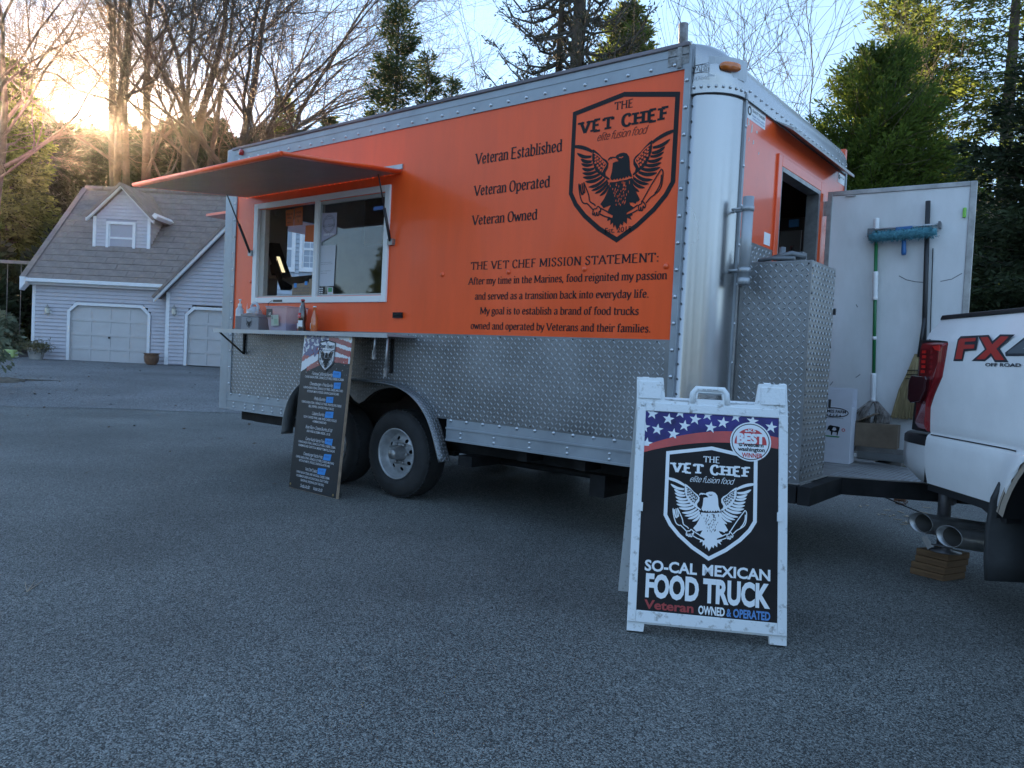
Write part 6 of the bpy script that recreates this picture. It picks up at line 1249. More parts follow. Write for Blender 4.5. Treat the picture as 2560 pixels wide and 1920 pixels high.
for i in range(2):
    for j in range(4): m.fbox(SFc, -5.660+i*.028, -5.642+i*.028, 1.668+j*.018, 1.679+j*.018, -.0105, -.010)
ob('card_squares', m, WHITEP, o)
o = notice('inspection_card', [(-5.548, 1.737), (-5.472, 1.736), (-5.468, 1.656), (-5.545, 1.658)], .012, PAP, 'small green and white inspection card at the bottom of the glass')
m = MB(); m.fbox(SFc, -5.535, -5.482, 1.695, 1.732, -.0105, -.010); ob('green_patch', m, mat('card green', (.03, .28, .10), .5), o)
notice('order_sign', [(-6.41, 2.505), (-6.28, 2.512), (-6.275, 2.35), (-6.397, 2.353)], .15, mat('orange paper', (.55, .12, .03), .7), 'orange PICK UP HERE paper hanging inside the window', [('PICK UP', -6.385, -6.30, 2.455, .018, INK), ('HERE', -6.37, -6.31, 2.42, .018, INK), ('<-', -6.375, -6.31, 2.375, .02, INK)])
notice('order_sign', [(-6.27, 2.515), (-6.141, 2.522), (-6.136, 2.348), (-6.268, 2.35)], .152, MATS['orange paper'], 'orange ORDER HERE paper hanging beside the pick up paper', [('ORDER', -6.25, -6.16, 2.462, .018, INK), ('HERE', -6.24, -6.17, 2.425, .018, INK), ('V', -6.215, -6.195, 2.375, .03, INK)])
notice('orange_paper', [(-6.085, 2.338), (-5.941, 2.335), (-5.935, 2.175), (-6.09, 2.19)], .15, mat('bright orange paper', (.72, .15, .03), .7), 'plain bright orange sheet hanging low inside the window')
CBD = mat('cardboard', (.30, .22, .15), .85, vary=.1, vscale=20)
o = notice('cardboard_note', [(-6.085, 1.776), (-5.84, 1.788), (-5.84, 1.82), (-5.78, 1.82), (-5.80, 1.653), (-6.091, 1.656)], .03, CBD, 'handwritten cardboard note taped with blue tape inside the sill')
for j, s in enumerate(('customers burgers now', 'order online food truck', 'open click thank')): pen_text(s, SFc, -6.07, -5.83, 1.735-j*.03, .014, 'hand', 'handwriting', GI, o, off=-.027)
m = MB(); m.fbox(SFc, -6.06, -6.02, 1.745, 1.785, -.0275, -.0265); m.fbox(SFc, -5.90, -5.86, 1.765, 1.80, -.0275, -.0265); ob('tape', m, TAPE, o)

# ------------------------------------------------------------------ timber blocks under the jack
for i, (dx, a, z) in enumerate(((.0, .0, 0.), (.004, .02, .041), (.012, .035, .082), (.016, .02, .123))):
    ca = math.radians(25)+a; d = Vector((math.cos(ca+.25), math.sin(ca+.25), 0)); n_ = Vector((-d.y, d.x, 0)); L = .235-(.012 if i == 2 else 0); c0 = Vector((-.815+dx, .935, z))
    Fb = frame(Vector((-.76+dx, .835+dx*.3, z)), Vector((.42, .908, 0)), Vector((-.965, .26, 0)))
    m = MB(); m.v = []; m.fbox(lambda a_, b_, c_, Fb=Fb: Fb(a_, b_, c_), 0, .205, 0, .185+(.012 if i < 2 else 0), .001, .0395); o = ob('timber_block', m, WOOD, org=(-.80, .93, z), bevel=.003)
    tag(o, ['lowest timber block of the stack, resting on the asphalt', 'second timber block up in the stack under the jack', 'third timber block up, just under the top one', 'top timber block carrying the round jack foot'][i], 'timber block', 'timber blocks under the tongue jack')

# ------------------------------------------------------------------ things on the open door and on the deck
def DP(s, z, c=.0): return DF_(s, z, c)
mp = thing('mop', 'string mop with green pole and white ribbed grips hung on door', 'mop', DP(.39, .75, .05)); GRN = mat('green pole', (.015, .16, .05), .35)
m = MB(); m.tube([DP(.366, 2.28, .05), DP(.420, 1.0, .05)], .0125, 10); ob('pole', m, GRN, mp)
for nm, z0, z1 in (('top_grip', 2.27, 2.35), ('middle_grip', 1.748, 1.958), ('lower_grip', 1.0, 1.209)):
    m = MB(); q = lambda z: DP(.366+(2.28-z)*.042, z, .05); n = 12; pts = [q(z0+(z1-z0)*k/n) for k in range(n+1)]; m.tube(pts, [.018+.002*(k % 2)+(.006 if k == 0 else 0) for k in range(n+1)], 10); ob(nm, m, WHITEPL, mp)
m = MB(); m.tube([q(1.455), q(1.48)], .016, 10); ob('pole_joint', m, WHITEPL, mp)
rnd = random.Random(3); m = MB()
for k in range(90):
    a = rnd.uniform(-1, 1); s0 = .425+a*.03; wd = rnd.uniform(.02, .10)*(1 if a > 0 else -1); lo = rnd.uniform(.76, .86)
    P = [DP(s0, 1.0, .05+rnd.uniform(-.01, .02)), DP(s0+wd*.5, .955, .06+rnd.uniform(0, .03)), DP(s0+wd, .90, .06+rnd.uniform(0, .05)), DP(s0+wd*.9, lo, .06+rnd.uniform(0, .05)), DP(s0+wd*.4, lo-.02, .06+rnd.uniform(0, .05)), DP(s0+wd*.2, lo+.05, .07)]
    m.tube(crs(P, 3) if False else P, .0045, 4)
ob('mop_strings', m, mat('mop cotton', (.36, .33, .30), .95, col2=(.12, .10, .09), vscale=30), mp)
sq = thing('window_washer', 'teal fleece window washer with squeegee channel and blue handle, hooked on door', 'window washer', DP(.56, 2.2, .06)); TEAL = mat('teal fleece', (.10, .30, .36), .95, col2=(.05, .17, .22), vscale=60, bump=.6, bscale=120)
m = MB(); n = 14; m.tube([DP(.325+(.765-.325)*k/n, 2.205+.022*k/n, .085) for k in range(n+1)], [.022, .030]+[.034+.002*(k % 2) for k in range(n-3)]+[.030, .022], 12); fz = ob('fleece_sleeve', m, TEAL, sq)
rsf = np.random.RandomState(3); C = np.array([DP(.33+.43*t, 2.205+.022*t, .085) for t in rsf.rand(1500)]); o_ = rsf.normal(0, 1, (1500, 3)); o_[:, 0] *= .2; o_ /= np.linalg.norm(o_, axis=1)[:, None]; v, f = needles(rsf, C+o_*.030, o_, 1, .016, .0025, .3); o = mk('fleece_fibres', v, f, TEAL, fz); o['kind'] = 'stuff'
m = MB(); m.tube([DP(.36, 2.262, .07), DP(.775, 2.280, .07)], .009, 8); m.fbox(frame(DP(.36, 2.235, .05), (ddx, ddy, .045), (0, 0, 1)), 0, .42, 0, .018, 0, .01); ob('squeegee_channel', m, ALU, sq)
m = MB(); m.tube([DP(.555, 2.20, .06), DP(.557, 2.17, .06), DP(.560, 2.09, .06), DP(.562, 2.072, .06)], [.010, .014, .018, .014], 10); m.fbox(frame(DP(.50, 2.243, .06), (ddx, ddy, .04), (0, 0, 1)), 0, .11, 0, .028, 0, .025); ob('blue_handle', m, mat('blue handle', (.02, .13, .35), .4), sq)
m = MB(); m.fbox(DF_, .31, .36, 2.215, 2.275, .004, .07); m.fbox(DF_, .77, .785, 2.255, 2.30, .004, .08); ob('wall_hook', m, mat('grey hook', (.12, .13, .14), .5), sq)
m = MB(); m.tube([DP(.692, 2.455, .035), DP(.735, 1.15, .035)], .0165, 10); o = ob('pole', m, BLACKPL, org=DP(.73, 1.15, .035)); tag(o, 'long plain black pole standing upright against the white door', 'pole')
m = MB(); m.tube([DP(.740, 2.12, .012), DP(.768, 1.2, .012)], .004, 6); o = ob('cord', m, BLACKPL, org=DP(.76, 1.2, .012)); tag(o, 'thin dark wire hanging just right of the black pole', 'cord')
m = MB(); m.fbox(DF_, .910, .932, 2.327, 2.398, .0, .014); o = ob('spirit_level', m, mat('lime green plastic', (.16, .50, .02), .3, coat=.5), org=DP(.92, 2.33)); o.modifiers.new('b', 'BEVEL').width = .005; tag(o, 'small lime green clip stuck near the top right corner of door', 'clip')
brm = thing('broom', 'straw corn broom with black stitching hanging head down by the truck tail light', 'broom', DP(.66, .88, .06))
STR = mat('broom straw', (.42, .33, .17), .9, col2=(.24, .18, .09), vscale=60, stretch=(1, 1, .1)); m = MB(); rnd = random.Random(5)
for k in range(210):
    t = rnd.uniform(-1, 1); c_ = rnd.uniform(.03, .075); m.tube([DP(.697+t*.022, 1.36, .05), DP(.690+t*.055, 1.22, c_), DP(.665+t*.075, 1.10, c_), DP(.655+t*.108, .885+rnd.uniform(0, .03), c_)], [.004, .005, .005, .003], 3, False)
ob('bristles', m, STR, brm)
m = MB()
for z, w_ in ((1.245, .052), (1.215, .056), (1.185, .061)): m.tube([DP(.688-w_, z-.004, .078), DP(.688, z, .084), DP(.688+w_, z, .078)], .004, 4)
ob('stitching', m, BLACKPL, brm)
m = MB(); m.tube([DP(.70, 1.34, .05), DP(.72, 1.62, .045)], .012, 8); ob('broom_handle', m, BLACKPL, brm)
bxw = thing('milk_box', 'tall white cardboard box printed with farm oval and a cow', 'box', (-1.60, 1.58, .55)); Bz = .549
Bq = Vector((-1.700, 1.475, Bz)); Bd = Vector((.99, .10, 0)).normalized(); BXF = frame(Bq, Bd, (0, 0, 1))
CARD = mat('white cardboard', (.62, .63, .68), .7, vary=.03, vscale=10)
m = MB(); m.fbox(BXF, 0, .205, 0, .405, -.20, 0); ob('carton', m, CARD, bxw, bevel=.002)
for fz_ in ((.0, .203, .408, .54, -.202, -.199), (.0, .203, .405, .53, -.004, -.001)): m = MB(); m.fbox(BXF, *fz_); ob('open_flap', m, CARD, bxw)
Pc = [(.085+.095*math.cos(t), .365+.032*math.sin(t)) for t in np.linspace(0, 2*math.pi, 33)]; L, R = ribbon(Pc, lambda t: .006); m = MB()
for j in range(32): m.poly([BXF(max(.002, L[j][0]), L[j][1], .002), BXF(max(.002, R[j][0]), R[j][1], .002), BXF(max(.002, R[j+1][0]), R[j+1][1], .002), BXF(max(.002, L[j+1][0]), L[j+1][1], .002)])
for k in range(5): m.poly([BXF(.03+k*.022, .340, .002), BXF(.045+k*.022, .340, .002), BXF(.042+k*.022, .352+.003*(k % 2), .002)])
ob('oval_print', m, INK, bxw); sans('JAMES FARM', BXF, .008, .165, .362, .022, 'carton_lettering', INK, bxw, .02, .0022); sans('FROM OUR FARM TO YOUR KITCHEN', BXF, .03, .15, .322, .006, 'carton_lettering', INK, bxw, .0, .0022)
m = MB()          # cow print
m.poly([BXF(a, b, .0022) for a, b in [(.045, .232), (.052, .262), (.065, .272), (.085, .268), (.115, .266), (.130, .262), (.128, .242), (.122, .225), (.118, .200), (.112, .200), (.112, .222), (.085, .225), (.080, .200), (.073, .200), (.072, .225), (.062, .230), (.060, .240)]]); ob('cow_print', m, INK, bxw)
m = MB(); m.poly([BXF(a, b, .0026) for a, b in [(.078, .238), (.095, .232), (.108, .240), (.104, .255), (.088, .258)]]); ob('cow_patch', m, CARD, bxw)
m = MB(); m.poly([BXF(a, b, .0022) for a, b in [(.03, .196), (.135, .194), (.125, .186), (.045, .187)]]); ob('grass_print', m, mat('print green', (.02, .22, .05), .6), bxw)
m = MB(); disc(BXF, .155, .243, .012, .007, .0022, m, 16); ob('red_mark', m, REDP, bxw)
bb = thing('brown_box', 'open brown cardboard box on the trailer tongue below the mop', 'box', (-1.38, 1.75, .66)); m = MB()
Bb = frame((-1.53, 1.66, .675), (ddx, ddy, 0), (0, 0, 1)); m.fbox(Bb, .02, .30, 0, .17, -.12, 0); m.prism(Bb, [(.0, .17), (.02, .175), (.16, .24), (.14, .245)], -.12, -.002); ob('carton', m, mat('dark cardboard', (.17, .125, .085), .85, vary=.15, vscale=12), bb)

# ------------------------------------------------------------------ pickup truck backed up to the tongue
T0 = np.array([-.8836, .61415, 0.]); AWAY = Vector((-.61297952, .7900988, 0)); TRT = Vector((.7900988, .61297952, 0))
KF = frame(Vector(T0), -AWAY, (0, 0, 1))      # a: forward along the side, b: up, c: outward (toward viewer side)
chk = Vector(KF(0, 0, 1))-Vector(KF(0, 0, 0))
CS = 1. if chk.dot(TRT) < 0 else -1.
def K(a, b, c=0.): return KF(a, b, c*CS)
tk = thing('pickup_truck', 'white pickup truck backed up to the trailer tongue, with red and black side decal', 'pickup truck', tuple(T0+np.array(-AWAY)*1.5+np.array(TRT)))
WB = 2.03; ARC = (1.42, .40, .62)            # wheel arch centre, height, radius
def arcp(r, a_lo, a_hi, n=16, z0=None): return [(ARC[0]+r*math.cos(t), ARC[1]+r*math.sin(t)*1.02) for t in np.linspace(a_lo, a_hi, n)]
# body side as a grid: section bulges outward, tucked in at top and bottom
def prof(b): 
    if b > 1.40: return -.012-(b-1.40)*.35
    if b > .88: return -.010+.010*math.sin((b-.88)/.52*math.pi)
    return .004-.30*max(0, .80-b)**1.6
TAIL = [(.60, .055), (.66, .045), (.80, .045), (.88, .062), (.90, .066), (1.03, .070), (1.10, .105), (1.205, .173), (1.30, .185), (1.388, .190), (1.400, .180), (1.4205, -.055), (1.45, -.052), (1.50, .0), (1.529, .018)]
def tail_a(b):
    for (b0, a0), (b1, a1) in zip(TAIL, TAIL[1:]):
        if b0 <= b <= b1: return a0+(a1-a0)*(b-b0)/(b1-b0)
    return TAIL[0][1] if b < TAIL[0][0] else TAIL[-1][1]
bs = sorted(set([.60, .63, .66, .70, .74, .78, .82, .86, .876, .884, .90, .95, 1.0, 1.03, 1.06, 1.10, 1.15, 1.205, 1.25, 1.30, 1.35, 1.388, 1.4, 1.4205, 1.45, 1.475, 1.50, 1.529]))
m = MB(); na = 40; BL = 2.10
def side_pt(b, s):
    a = tail_a(b)+(BL-tail_a(b))*s; r = math.hypot(a-ARC[0], (b-ARC[1])/1.02); fl = .055*math.exp(-((r-ARC[2])/.10)**2) if b < 1.12 else 0
    dep = -.006 if .874 < b < .886 else 0
    return a, b, prof(b)+fl+dep
grid = {}
for i, b in enumerate(bs):
    for j in range(na+1): grid[i, j] = side_pt(b, j/na)
for i in range(len(bs)-1):
    for j in range(na):
        q = [grid[i, j], grid[i, j+1], grid[i+1, j+1], grid[i+1, j]]
        rr = [math.hypot(p[0]-ARC[0], (p[1]-ARC[1])/1.02) for p in q]
        if max(rr) < ARC[2]-.001: continue
        pts = []
        for p, r in zip(q, rr):
            if r < ARC[2]:
                g = math.atan2((p[1]-ARC[1])/1.02, p[0]-ARC[0]); pts.append(K(ARC[0]+ARC[2]*math.cos(g), ARC[1]+ARC[2]*math.sin(g)*1.02, p[2]))
            else: pts.append(K(*p))
        m.poly(pts, True)
bed = ob('bed_side', m, TRUCKW, tk)
w_ = bed.modifiers.new('weld', 'WELD'); w_.merge_threshold = .0008
m = MB(); m.fbox(K, .13, BL, .60, 1.50, -.35, -.06) if False else None
m.fbox(lambda a, b, c: K(a, b, c), .10, BL, 1.02, 1.50, -WB+.02, -WB+.05) if False else None
m.mesh([K(.05, .62, -WB), K(BL, .62, -WB), K(BL, 1.52, -WB+.02), K(.02, 1.52, -WB+.02)], [(0, 1, 2, 3)])
m.fbox(K, .10, BL, .85, .88, -WB+.03, -.06); m.fbox(K, .10, .14, .88, 1.50, -WB+.05, -.06); m.fbox(K, BL-.04, BL, .88, 1.50, -WB+.05, -.06); ob('bed_box', m, TRUCKW, tk)
m = MB(); m.prism(K, [(.012, 1.527), (BL, 1.527), (BL, 1.552), (.034, 1.552)], -.10, -.048); ob('bed_rail_cap', m, BLACKPL, tk, bevel=.006)
m = MB(); m.prism(K, [(.035, .86), (.035, 1.50), (.0, 1.50), (-.03, 1.44), (-.03, .86)], -WB+.16, -.15); ob('tailgate', m, TRUCKW, tk, bevel=.01)
m = MB(); m.prism(K, [(-.02, 1.545), (.20, 1.545), (.20, 1.575), (.0, 1.58)], -.72, -.50); ob('stake_hook', m, BLACKPL, tk, bevel=.008)
m = MB(); bb_ = [.10+.1*k for k in range(8)]+[.88]
for a0, a1 in zip(bb_, bb_[1:]): m.mesh([K(a0, .876, prof(.88)+side_pt(.88, (a0-.06)/(BL-.06))[2]-prof(.88)+.0065), K(a1, .876, side_pt(.88, (a1-.06)/(BL-.06))[2]+.0065), K(a1, .883, side_pt(.88, (a1-.06)/(BL-.06))[2]+.0065), K(a0, .883, side_pt(.88, (a0-.06)/(BL-.06))[2]+.0065)], [(0, 1, 2, 3)])
ob('panel_gap_strip', m, BLACKPL, tk)  # dark strip laid over the groove, standing in for the shade in it
# body lower moulding and inner liner
m = MB(); lowp = [(.045, .61), (.30, .61), (.56, .606), (.66, .575), (.76, .572)]; 
for (a0, b0), (a1, b1) in zip(lowp, lowp[1:]): m.fbox(lambda a, b, c, a0=a0, b0=b0, a1=a1, b1=b1: K(a0+(a1-a0)*a, b0+(b1-b0)*a+b, c), 0, 1, -.05, .012, -.10, -.028)
ob('lower_moulding', m, BLACKPL, tk)
m = MB(); P = arcp(ARC[2]+.012, 2.9, .1, 22)
for (a0, b0), (a1, b1) in zip(P, P[1:]): m.mesh([K(a0, b0, .05), K(a1, b1, .05), K(a1, b1, -.42), K(a0, b0, -.42)], [(0, 1, 2, 3)], True)
Q = arcp(ARC[2]+.012, 3.2, -.1, 22); m.poly([K(a, b, -.42) for a, b in Q]); ob('arch_liner', m, BLACKPL, tk)
m = MB(); P0 = arcp(ARC[2]-.03, 2.86, .2, 24); P1 = arcp(ARC[2]+.03, 2.86, .2, 24)
for i in range(23): m.mesh([K(*P0[i], .050), K(*P0[i+1], .050), K(*P1[i+1], .046), K(*P1[i], .046)], [(0, 1, 2, 3)], True)
ob('arch_lip', m, mat('dusty lip', (.30, .25, .20), .7), tk)
# tail lamp
tlp = [(.066, .894), (.070, 1.03), (.085, 1.075), (.120, 1.13), (.170, 1.205), (.183, 1.30), (.188, 1.380), (.180, 1.392), (-.10, 1.400), (-.125, 1.37), (-.15, 1.20), (-.155, 1.05), (-.150, .91), (-.14, .894)]
RLENS = mat('red lamp lens', (.20, .006, .010), .2, coat=.35, spec=.5, vary=.3, vscale=5)
m = MB(); n = len(tlp); P = [Vector((a, b)) for a, b in tlp]; c_ = Vector((.02, 1.15)); ring = [(1, -.02), (1, .004), (.96, .016), (.85, .024)]
V = []
for s_, h_ in ring: V += [K(c_.x+(p.x-c_.x)*s_, c_.y+(p.y-c_.y)*s_, h_-.10*max(0, -p.x*s_-.02)*4) for p in P]
m.mesh(V, [(r*n+k, r*n+(k+1) % n, (r+1)*n+(k+1) % n, (r+1)*n+k) for r in range(3) for k in range(n)]+[tuple(range(3*n, 4*n))], False); lamp = ob('tail_light', m, RLENS, tk)
m = MB(); m.prism(K, [(.018, 1.20), (.045, 1.205), (.06, 1.19), (.05, 1.12), (.01, 1.06), (-.10, 1.045), (-.135, 1.065), (-.135, 1.17), (-.11, 1.205)], -.01, .032); ob('side_marker', m, mat('dark red lens', (.045, .010, .014), .2, coat=.6), lamp, bevel=.006)
m = MB()
for k in range(5): b = 1.222+k*.028; m.fbox(K, -.010+.004*(k % 2), .026+.004*(k % 2), b, b+.016, .022, .0262)
m.prism(K, [(.10, 1.372), (.165, 1.378), (.172, 1.345), (.125, 1.352)], .020, .0265); ob('lamp_reflector', m, mat('bright red reflector', (.60, .02, .015), .3), lamp)
m = MB(); m.prism(K, [(-.16, .885), (.06, .885), (.195, 1.30), (.197, 1.405), (-.12, 1.415)], -.12, -.021); ob('lamp_housing', m, BLACKPL, tk)
# bumper: curved corner wrapping to the rear
m = MB()
def bump(b, ins=0.):
    P = [(.005, -.02-ins), (-.18, -.02-ins), (-.30, -.05-ins), (-.37, -.12), (-.40, -.25), (-.42, -1.0), (-.40, -1.78), (-.30, -1.98), (.005, -2.01)]
    return [K(a*(1 if b > .66 else 1-.5*(.66-b)/.08), b, c) for a, c in P]
def bumper_part(name, levels, m_, top=False):
    m = MB(); k = None
    for b, i_ in levels:
        P = bump(b, i_); k = len(P); m.v += P
    for r in range(len(levels)-1):
        for j in range(k-1): m.f.append((r*k+j, r*k+j+1, (r+1)*k+j+1, (r+1)*k+j)); m.sm.append(True)
    if top: m.poly(bump(*levels[-1]))
    return ob(name, m, m_, tk)
bumper_part('bumper', [(.575, .07), (.60, .035), (.66, .01), (.74, .0), (.805, .002)], TRUCKW); bumper_part('bumper_pad', [(.806, .0), (.85, .0), (.866, .02)], BLACKPL, True)
m = MB(); m.fbox(K, .012, .032, .60, .865, -.12, -.022); ob('bumper_gap', m, BLACKPL, tk)
m = MB(); m.fbox(K, -.3, 2.2, .52, .70, -.72, -.62); m.fbox(K, -.3, 2.2, .52, .70, -1.42, -1.32); m.fbox(K, -.25, -.10, .48, .62, -1.6, -.45); m.fbox(K, -.15, -.03, .44, .56, -1.06, -.97); ob('chassis', m, BLACKST, tk)
m = MB(); m.fbox(K, -.55, -.10, .47, .53, -1.05, -.99); m.dome(K(-.50, .53, -1.02), (0, 0, 1), .028, .06, 10); ob('hitch', m, BLACKST, tk)
# twin exhaust pipes
m = MB(); EXM = mat('exhaust steel', (.40, .40, .40), .36, metal=.75, vary=.25, vscale=10)
dK = lambda a, b, c: (Vector(K(a, b, c))-Vector(K(0, 0, 0)))
for (a, b, c_, L_) in ((-.14, .335, -.10, .62), (.165, .325, -.10, .45)):
    d = dK(.20, -.07, -.97).normalized(); o_ = Vector(K(a, b, c_)); pn = dK(.45, .02, .85).normalized(); m = MB()
    uu = d.cross(Vector((0, 0, 1))).normalized(); vv = d.cross(uu); n = 26
    def ring(r, off, slant=True):
        P = []
        for k in range(n):
            g = 2*math.pi*k/n; p = o_+(uu*math.cos(g)+vv*math.sin(g))*r
            if slant: p = p-d*((p-o_).dot(pn)/d.dot(pn))
            P.append(p+d*off)
        return P
    R_ = [ring(.0585, L_, False), ring(.0585, .0), ring(.0595, -.002), ring(.0555, .0), ring(.0545, .03)]; B_ = [ring(.0546, .028), ring(.052, .10), ring(.050, .30, False), [o_+d*.30]*n]
    m.mesh([p for q in R_ for p in q], [(i*n+k, i*n+(k+1) % n, (i+1)*n+(k+1) % n, (i+1)*n+k) for i in range(len(R_)-1) for k in range(n)], True); xt = ob('exhaust_tip', m, EXM, tk); m = MB(); m.mesh([p for q in B_ for p in q], [(i*n+k, i*n+(k+1) % n, (i+1)*n+(k+1) % n, (i+1)*n+k) for i in range(3) for k in range(n)], True); ob('bore', m, mat('dark bore', (.07, .065, .06), .6, metal=.3), xt)  # bore is a darker tone than the steel tip
m = MB(); m.tube([K(.10, .40, -.35), K(.22, .45, -.40)], .010, 5); m.fbox(K, .22, .34, .30, .36, -.42, -.38); ob('exhaust_hanger', m, EXM, tk)
# mud flap and rear wheel
m = MB(); fp_ = [(.785, .70, -.02), (.735, .62, -.02), (.712, .48, -.02), (.715, .34, -.02), (.735, .236, -.02)]
V = [K(a, b, .02) for a, b, c in fp_]+[K(a, b, -.34) for a, b, c in fp_]; n = len(fp_); m.mesh(V, [(i, i+1, n+i+1, n+i) for i in range(n-1)], True); o = ob('mud_flap', m, mat('flap rubber', (.030, .032, .034), .65, vary=.3, vscale=5), tk); o.modifiers.new('t', 'SOLIDIFY').thickness = .035
def truck_wheel(a, c, s):
    o = K(a, .415, c); ax = tuple((Vector(K(0, 0, 1))-Vector(K(0, 0, 0)))*s); m = MB(); R = .415
    m.lathe([(.23, -.01), (.245, .0), (.32, .010), (.375, -.005), (.402, -.035), (R, -.06), (R, -.22), (.40, -.25), (.30, -.27), (.23, -.27)], o, ax, 48); w = ob('wheel', m, RUB, tk); m = MB(); axv = Vector(ax); u = axv.orthogonal().normalized(); v = axv.cross(u)
    for k in range(48):
        g = 2*math.pi*k/48; e = u*math.cos(g)+v*math.sin(g); t = u*-math.sin(g)+v*math.cos(g)
        Fb = frame(Vector(o)+e*(R-.004), t, axv)
        for c0, c1 in ((-.10, -.03), (-.17, -.11), (-.25, -.18)): m.fbox(Fb, -.018+.006*(k % 2), .016+.006*(k % 2), c0, c1, -.002, .014) if Fb(0, 0, 1) else None
    ob('tread_blocks', m, RUB, w); m = MB(); m.lathe([(.232, -.01), (.235, .0), (.22, -.005), (.20, -.06), (.10, -.03), (.06, .02), (.0, .025)], o, ax, 32); ob('rim', m, RIMM, w)
truck_wheel(ARC[0], .03, 1); truck_wheel(ARC[0], -WB-.03, -1); truck_wheel(5.2, .03, 1); truck_wheel(5.2, -WB-.03, -1)
# cab and bonnet
m = MB(); sec = [(2.14, .55), (4.55, .55), (4.75, .95), (6.05, .95), (6.15, 1.0), (6.15, 1.38), (4.85, 1.46), (4.20, 1.98), (2.60, 2.02), (2.30, 1.96), (2.14, 1.5)]
m.prism(K, sec, -WB+.03, -.02); ob('cab', m, TRUCKW, tk, bevel=.05)
m = MB(); m.prism(K, [(2.42, 1.50), (3.20, 1.50), (3.20, 1.90), (2.52, 1.90)], -.021, -.014); m.prism(K, [(3.30, 1.50), (4.55, 1.50), (4.12, 1.90), (3.30, 1.90)], -.021, -.014); ob('side_glass', m, DGLASS, tk)
# side decal
def dpoly(name, pts, mt, c): m = MB(); m.poly([K(a, b, prof(b)+.012+c) for a, b in pts]); return ob(name, m, mt, tk)
DKG = mat('decal dark grey', (.03, .035, .045), .3); DRD = mat('decal red', (.50, .035, .025), .3, coat=.4); DLG = mat('decal outline', (.30, .33, .36), .35); DMG = mat('decal mid grey', (.10, .12, .14), .35)
Ff_ = [(.270, 1.296), (.300, 1.408), (.322, 1.4195), (.468, 1.4205), (.462, 1.385), (.456, 1.352), (.352, 1.347), (.340, 1.300)]
def grow_(P, g):
    cx = sum(p[0] for p in P)/len(P); cy = sum(p[1] for p in P)/len(P); return [(p[0]+(g if p[0] > cx else -g), p[1]+(g if p[1] > cy else -g)) for p in P]
def sidefill(P, mt, c, name):
    m = MB(); V3 = [Vector((*p, 0)) for p in P]
    for t in tessellate_polygon([V3]): m.poly([K(P[i][0], P[i][1], prof(1.36)+.0045+c) for i in t])
    return ob(name, m, mt, tk)
Fo = [(.262, 1.292), (.290, 1.408), (.316, 1.424), (.475, 1.424), (.462, 1.348), (.362, 1.344), (.352, 1.292)]
Fi = [(.280, 1.303), (.303, 1.402), (.322, 1.412), (.456, 1.412), (.452, 1.395), (.360, 1.393), (.357, 1.378), (.448, 1.378), (.445, 1.358), (.352, 1.356), (.342, 1.303)]
Xo = [(.428, 1.293), (.536, 1.352), (.468, 1.424), (.562, 1.424), (.595, 1.392), (.652, 1.424), (.765, 1.420), (.655, 1.356), (.733, 1.288), (.625, 1.288), (.592, 1.318), (.545, 1.292)]
Xi = [(.470, 1.303), (.556, 1.352), (.493, 1.414), (.556, 1.414), (.596, 1.376), (.660, 1.414), (.722, 1.411), (.632, 1.354), (.703, 1.299), (.632, 1.299), (.590, 1.334), (.543, 1.303)]
Po = [(.700, 1.335), (.860, 1.418), (.965, 1.418), (.965, 1.288), (.875, 1.288), (.875, 1.318), (.705, 1.318)]
Pi = [(.722, 1.340), (.868, 1.408), (.950, 1.408), (.950, 1.298), (.890, 1.298), (.890, 1.330), (.722, 1.330)]
for A, B, mt, nm in ((Fo, Fi, DRD, 'F'), (Xo, Xi, DRD, 'X'), (Po, Pi, DMG, '4')):
    sidefill(A, DKG, 0, 'decal_outline'); sidefill(B, mt, .0012, 'decal_letter')
sidefill([(.83, 1.352), (.875, 1.372), (.875, 1.352)], DLG, .002, 'decal_letter')
Fd_ = lambda a, b, c=0.: K(a, b, prof(1.29)+.004+c)
o = sans('OFF ROAD', Fd_, .555, .83, 1.268, .0165, 'decal_lettering', DKG, tk, .03, .001)
# safety chains
ch = thing('safety_chain', 'rusty steel safety chain looping from the truck hitch down to the mud flap', 'chain', K(.3, .3, -.4))
RST = mat('rusty chain', (.12, .085, .065), .6, metal=.5, vary=.3, vscale=30)
def chain(P, par, step=.034):
    P = [Vector(p) for p in crs([tuple(p)[:2] for p in P], 1)] if False else [Vector(p) for p in P]; pts = []
    for a, b in zip(P, P[1:]):
        n = max(1, int((b-a).length/step)); pts += [(a.lerp(b, k/n), (b-a).normalized()) for k in range(n)]
    for i, (p, d) in enumerate(pts):
        s = d.orthogonal().normalized(); s = s if i % 2 else d.cross(s); m = MB(); q = [tuple(p+d*(.021*math.cos(t))+s*(.011*math.sin(t))) for t in np.linspace(0, 2*math.pi, 9)]; m.tube(q, .0042, 5, False); ob('chain_link', m, RST, par)
def sag(p, q, n, dip):
    p = Vector(p); q = Vector(q); return [p.lerp(q, t)+Vector((0, 0, -dip*4*t*(1-t))) for t in np.linspace(0, 1, n)]
chain(sag(K(.17, .36, -.45), K(.66, .30, -.30), 9, .17), ch)
ch2 = thing('safety_chain', 'dark double chain hanging from trailer tongue beside the jack tube', 'chain', (-.35, 1.1, .4)); chain(sag(K(-.10, .50, -.62), K(.16, .42, -.50), 7, .10), ch2); chain(sag(K(-.04, .52, -.66), K(.26, .40, -.50), 7, .10), ch2)
m = MB(); m.tube([(-1.25, 1.1, .44), (-1.05, .98, .40), (-.82, .93, .345)], .004, 5); o = ob('breakaway_cable', m, BLACKPL, org=(-1.0, 1.0, .4)); tag(o, 'thin black cable running from the tongue frame to the jack', 'cable')
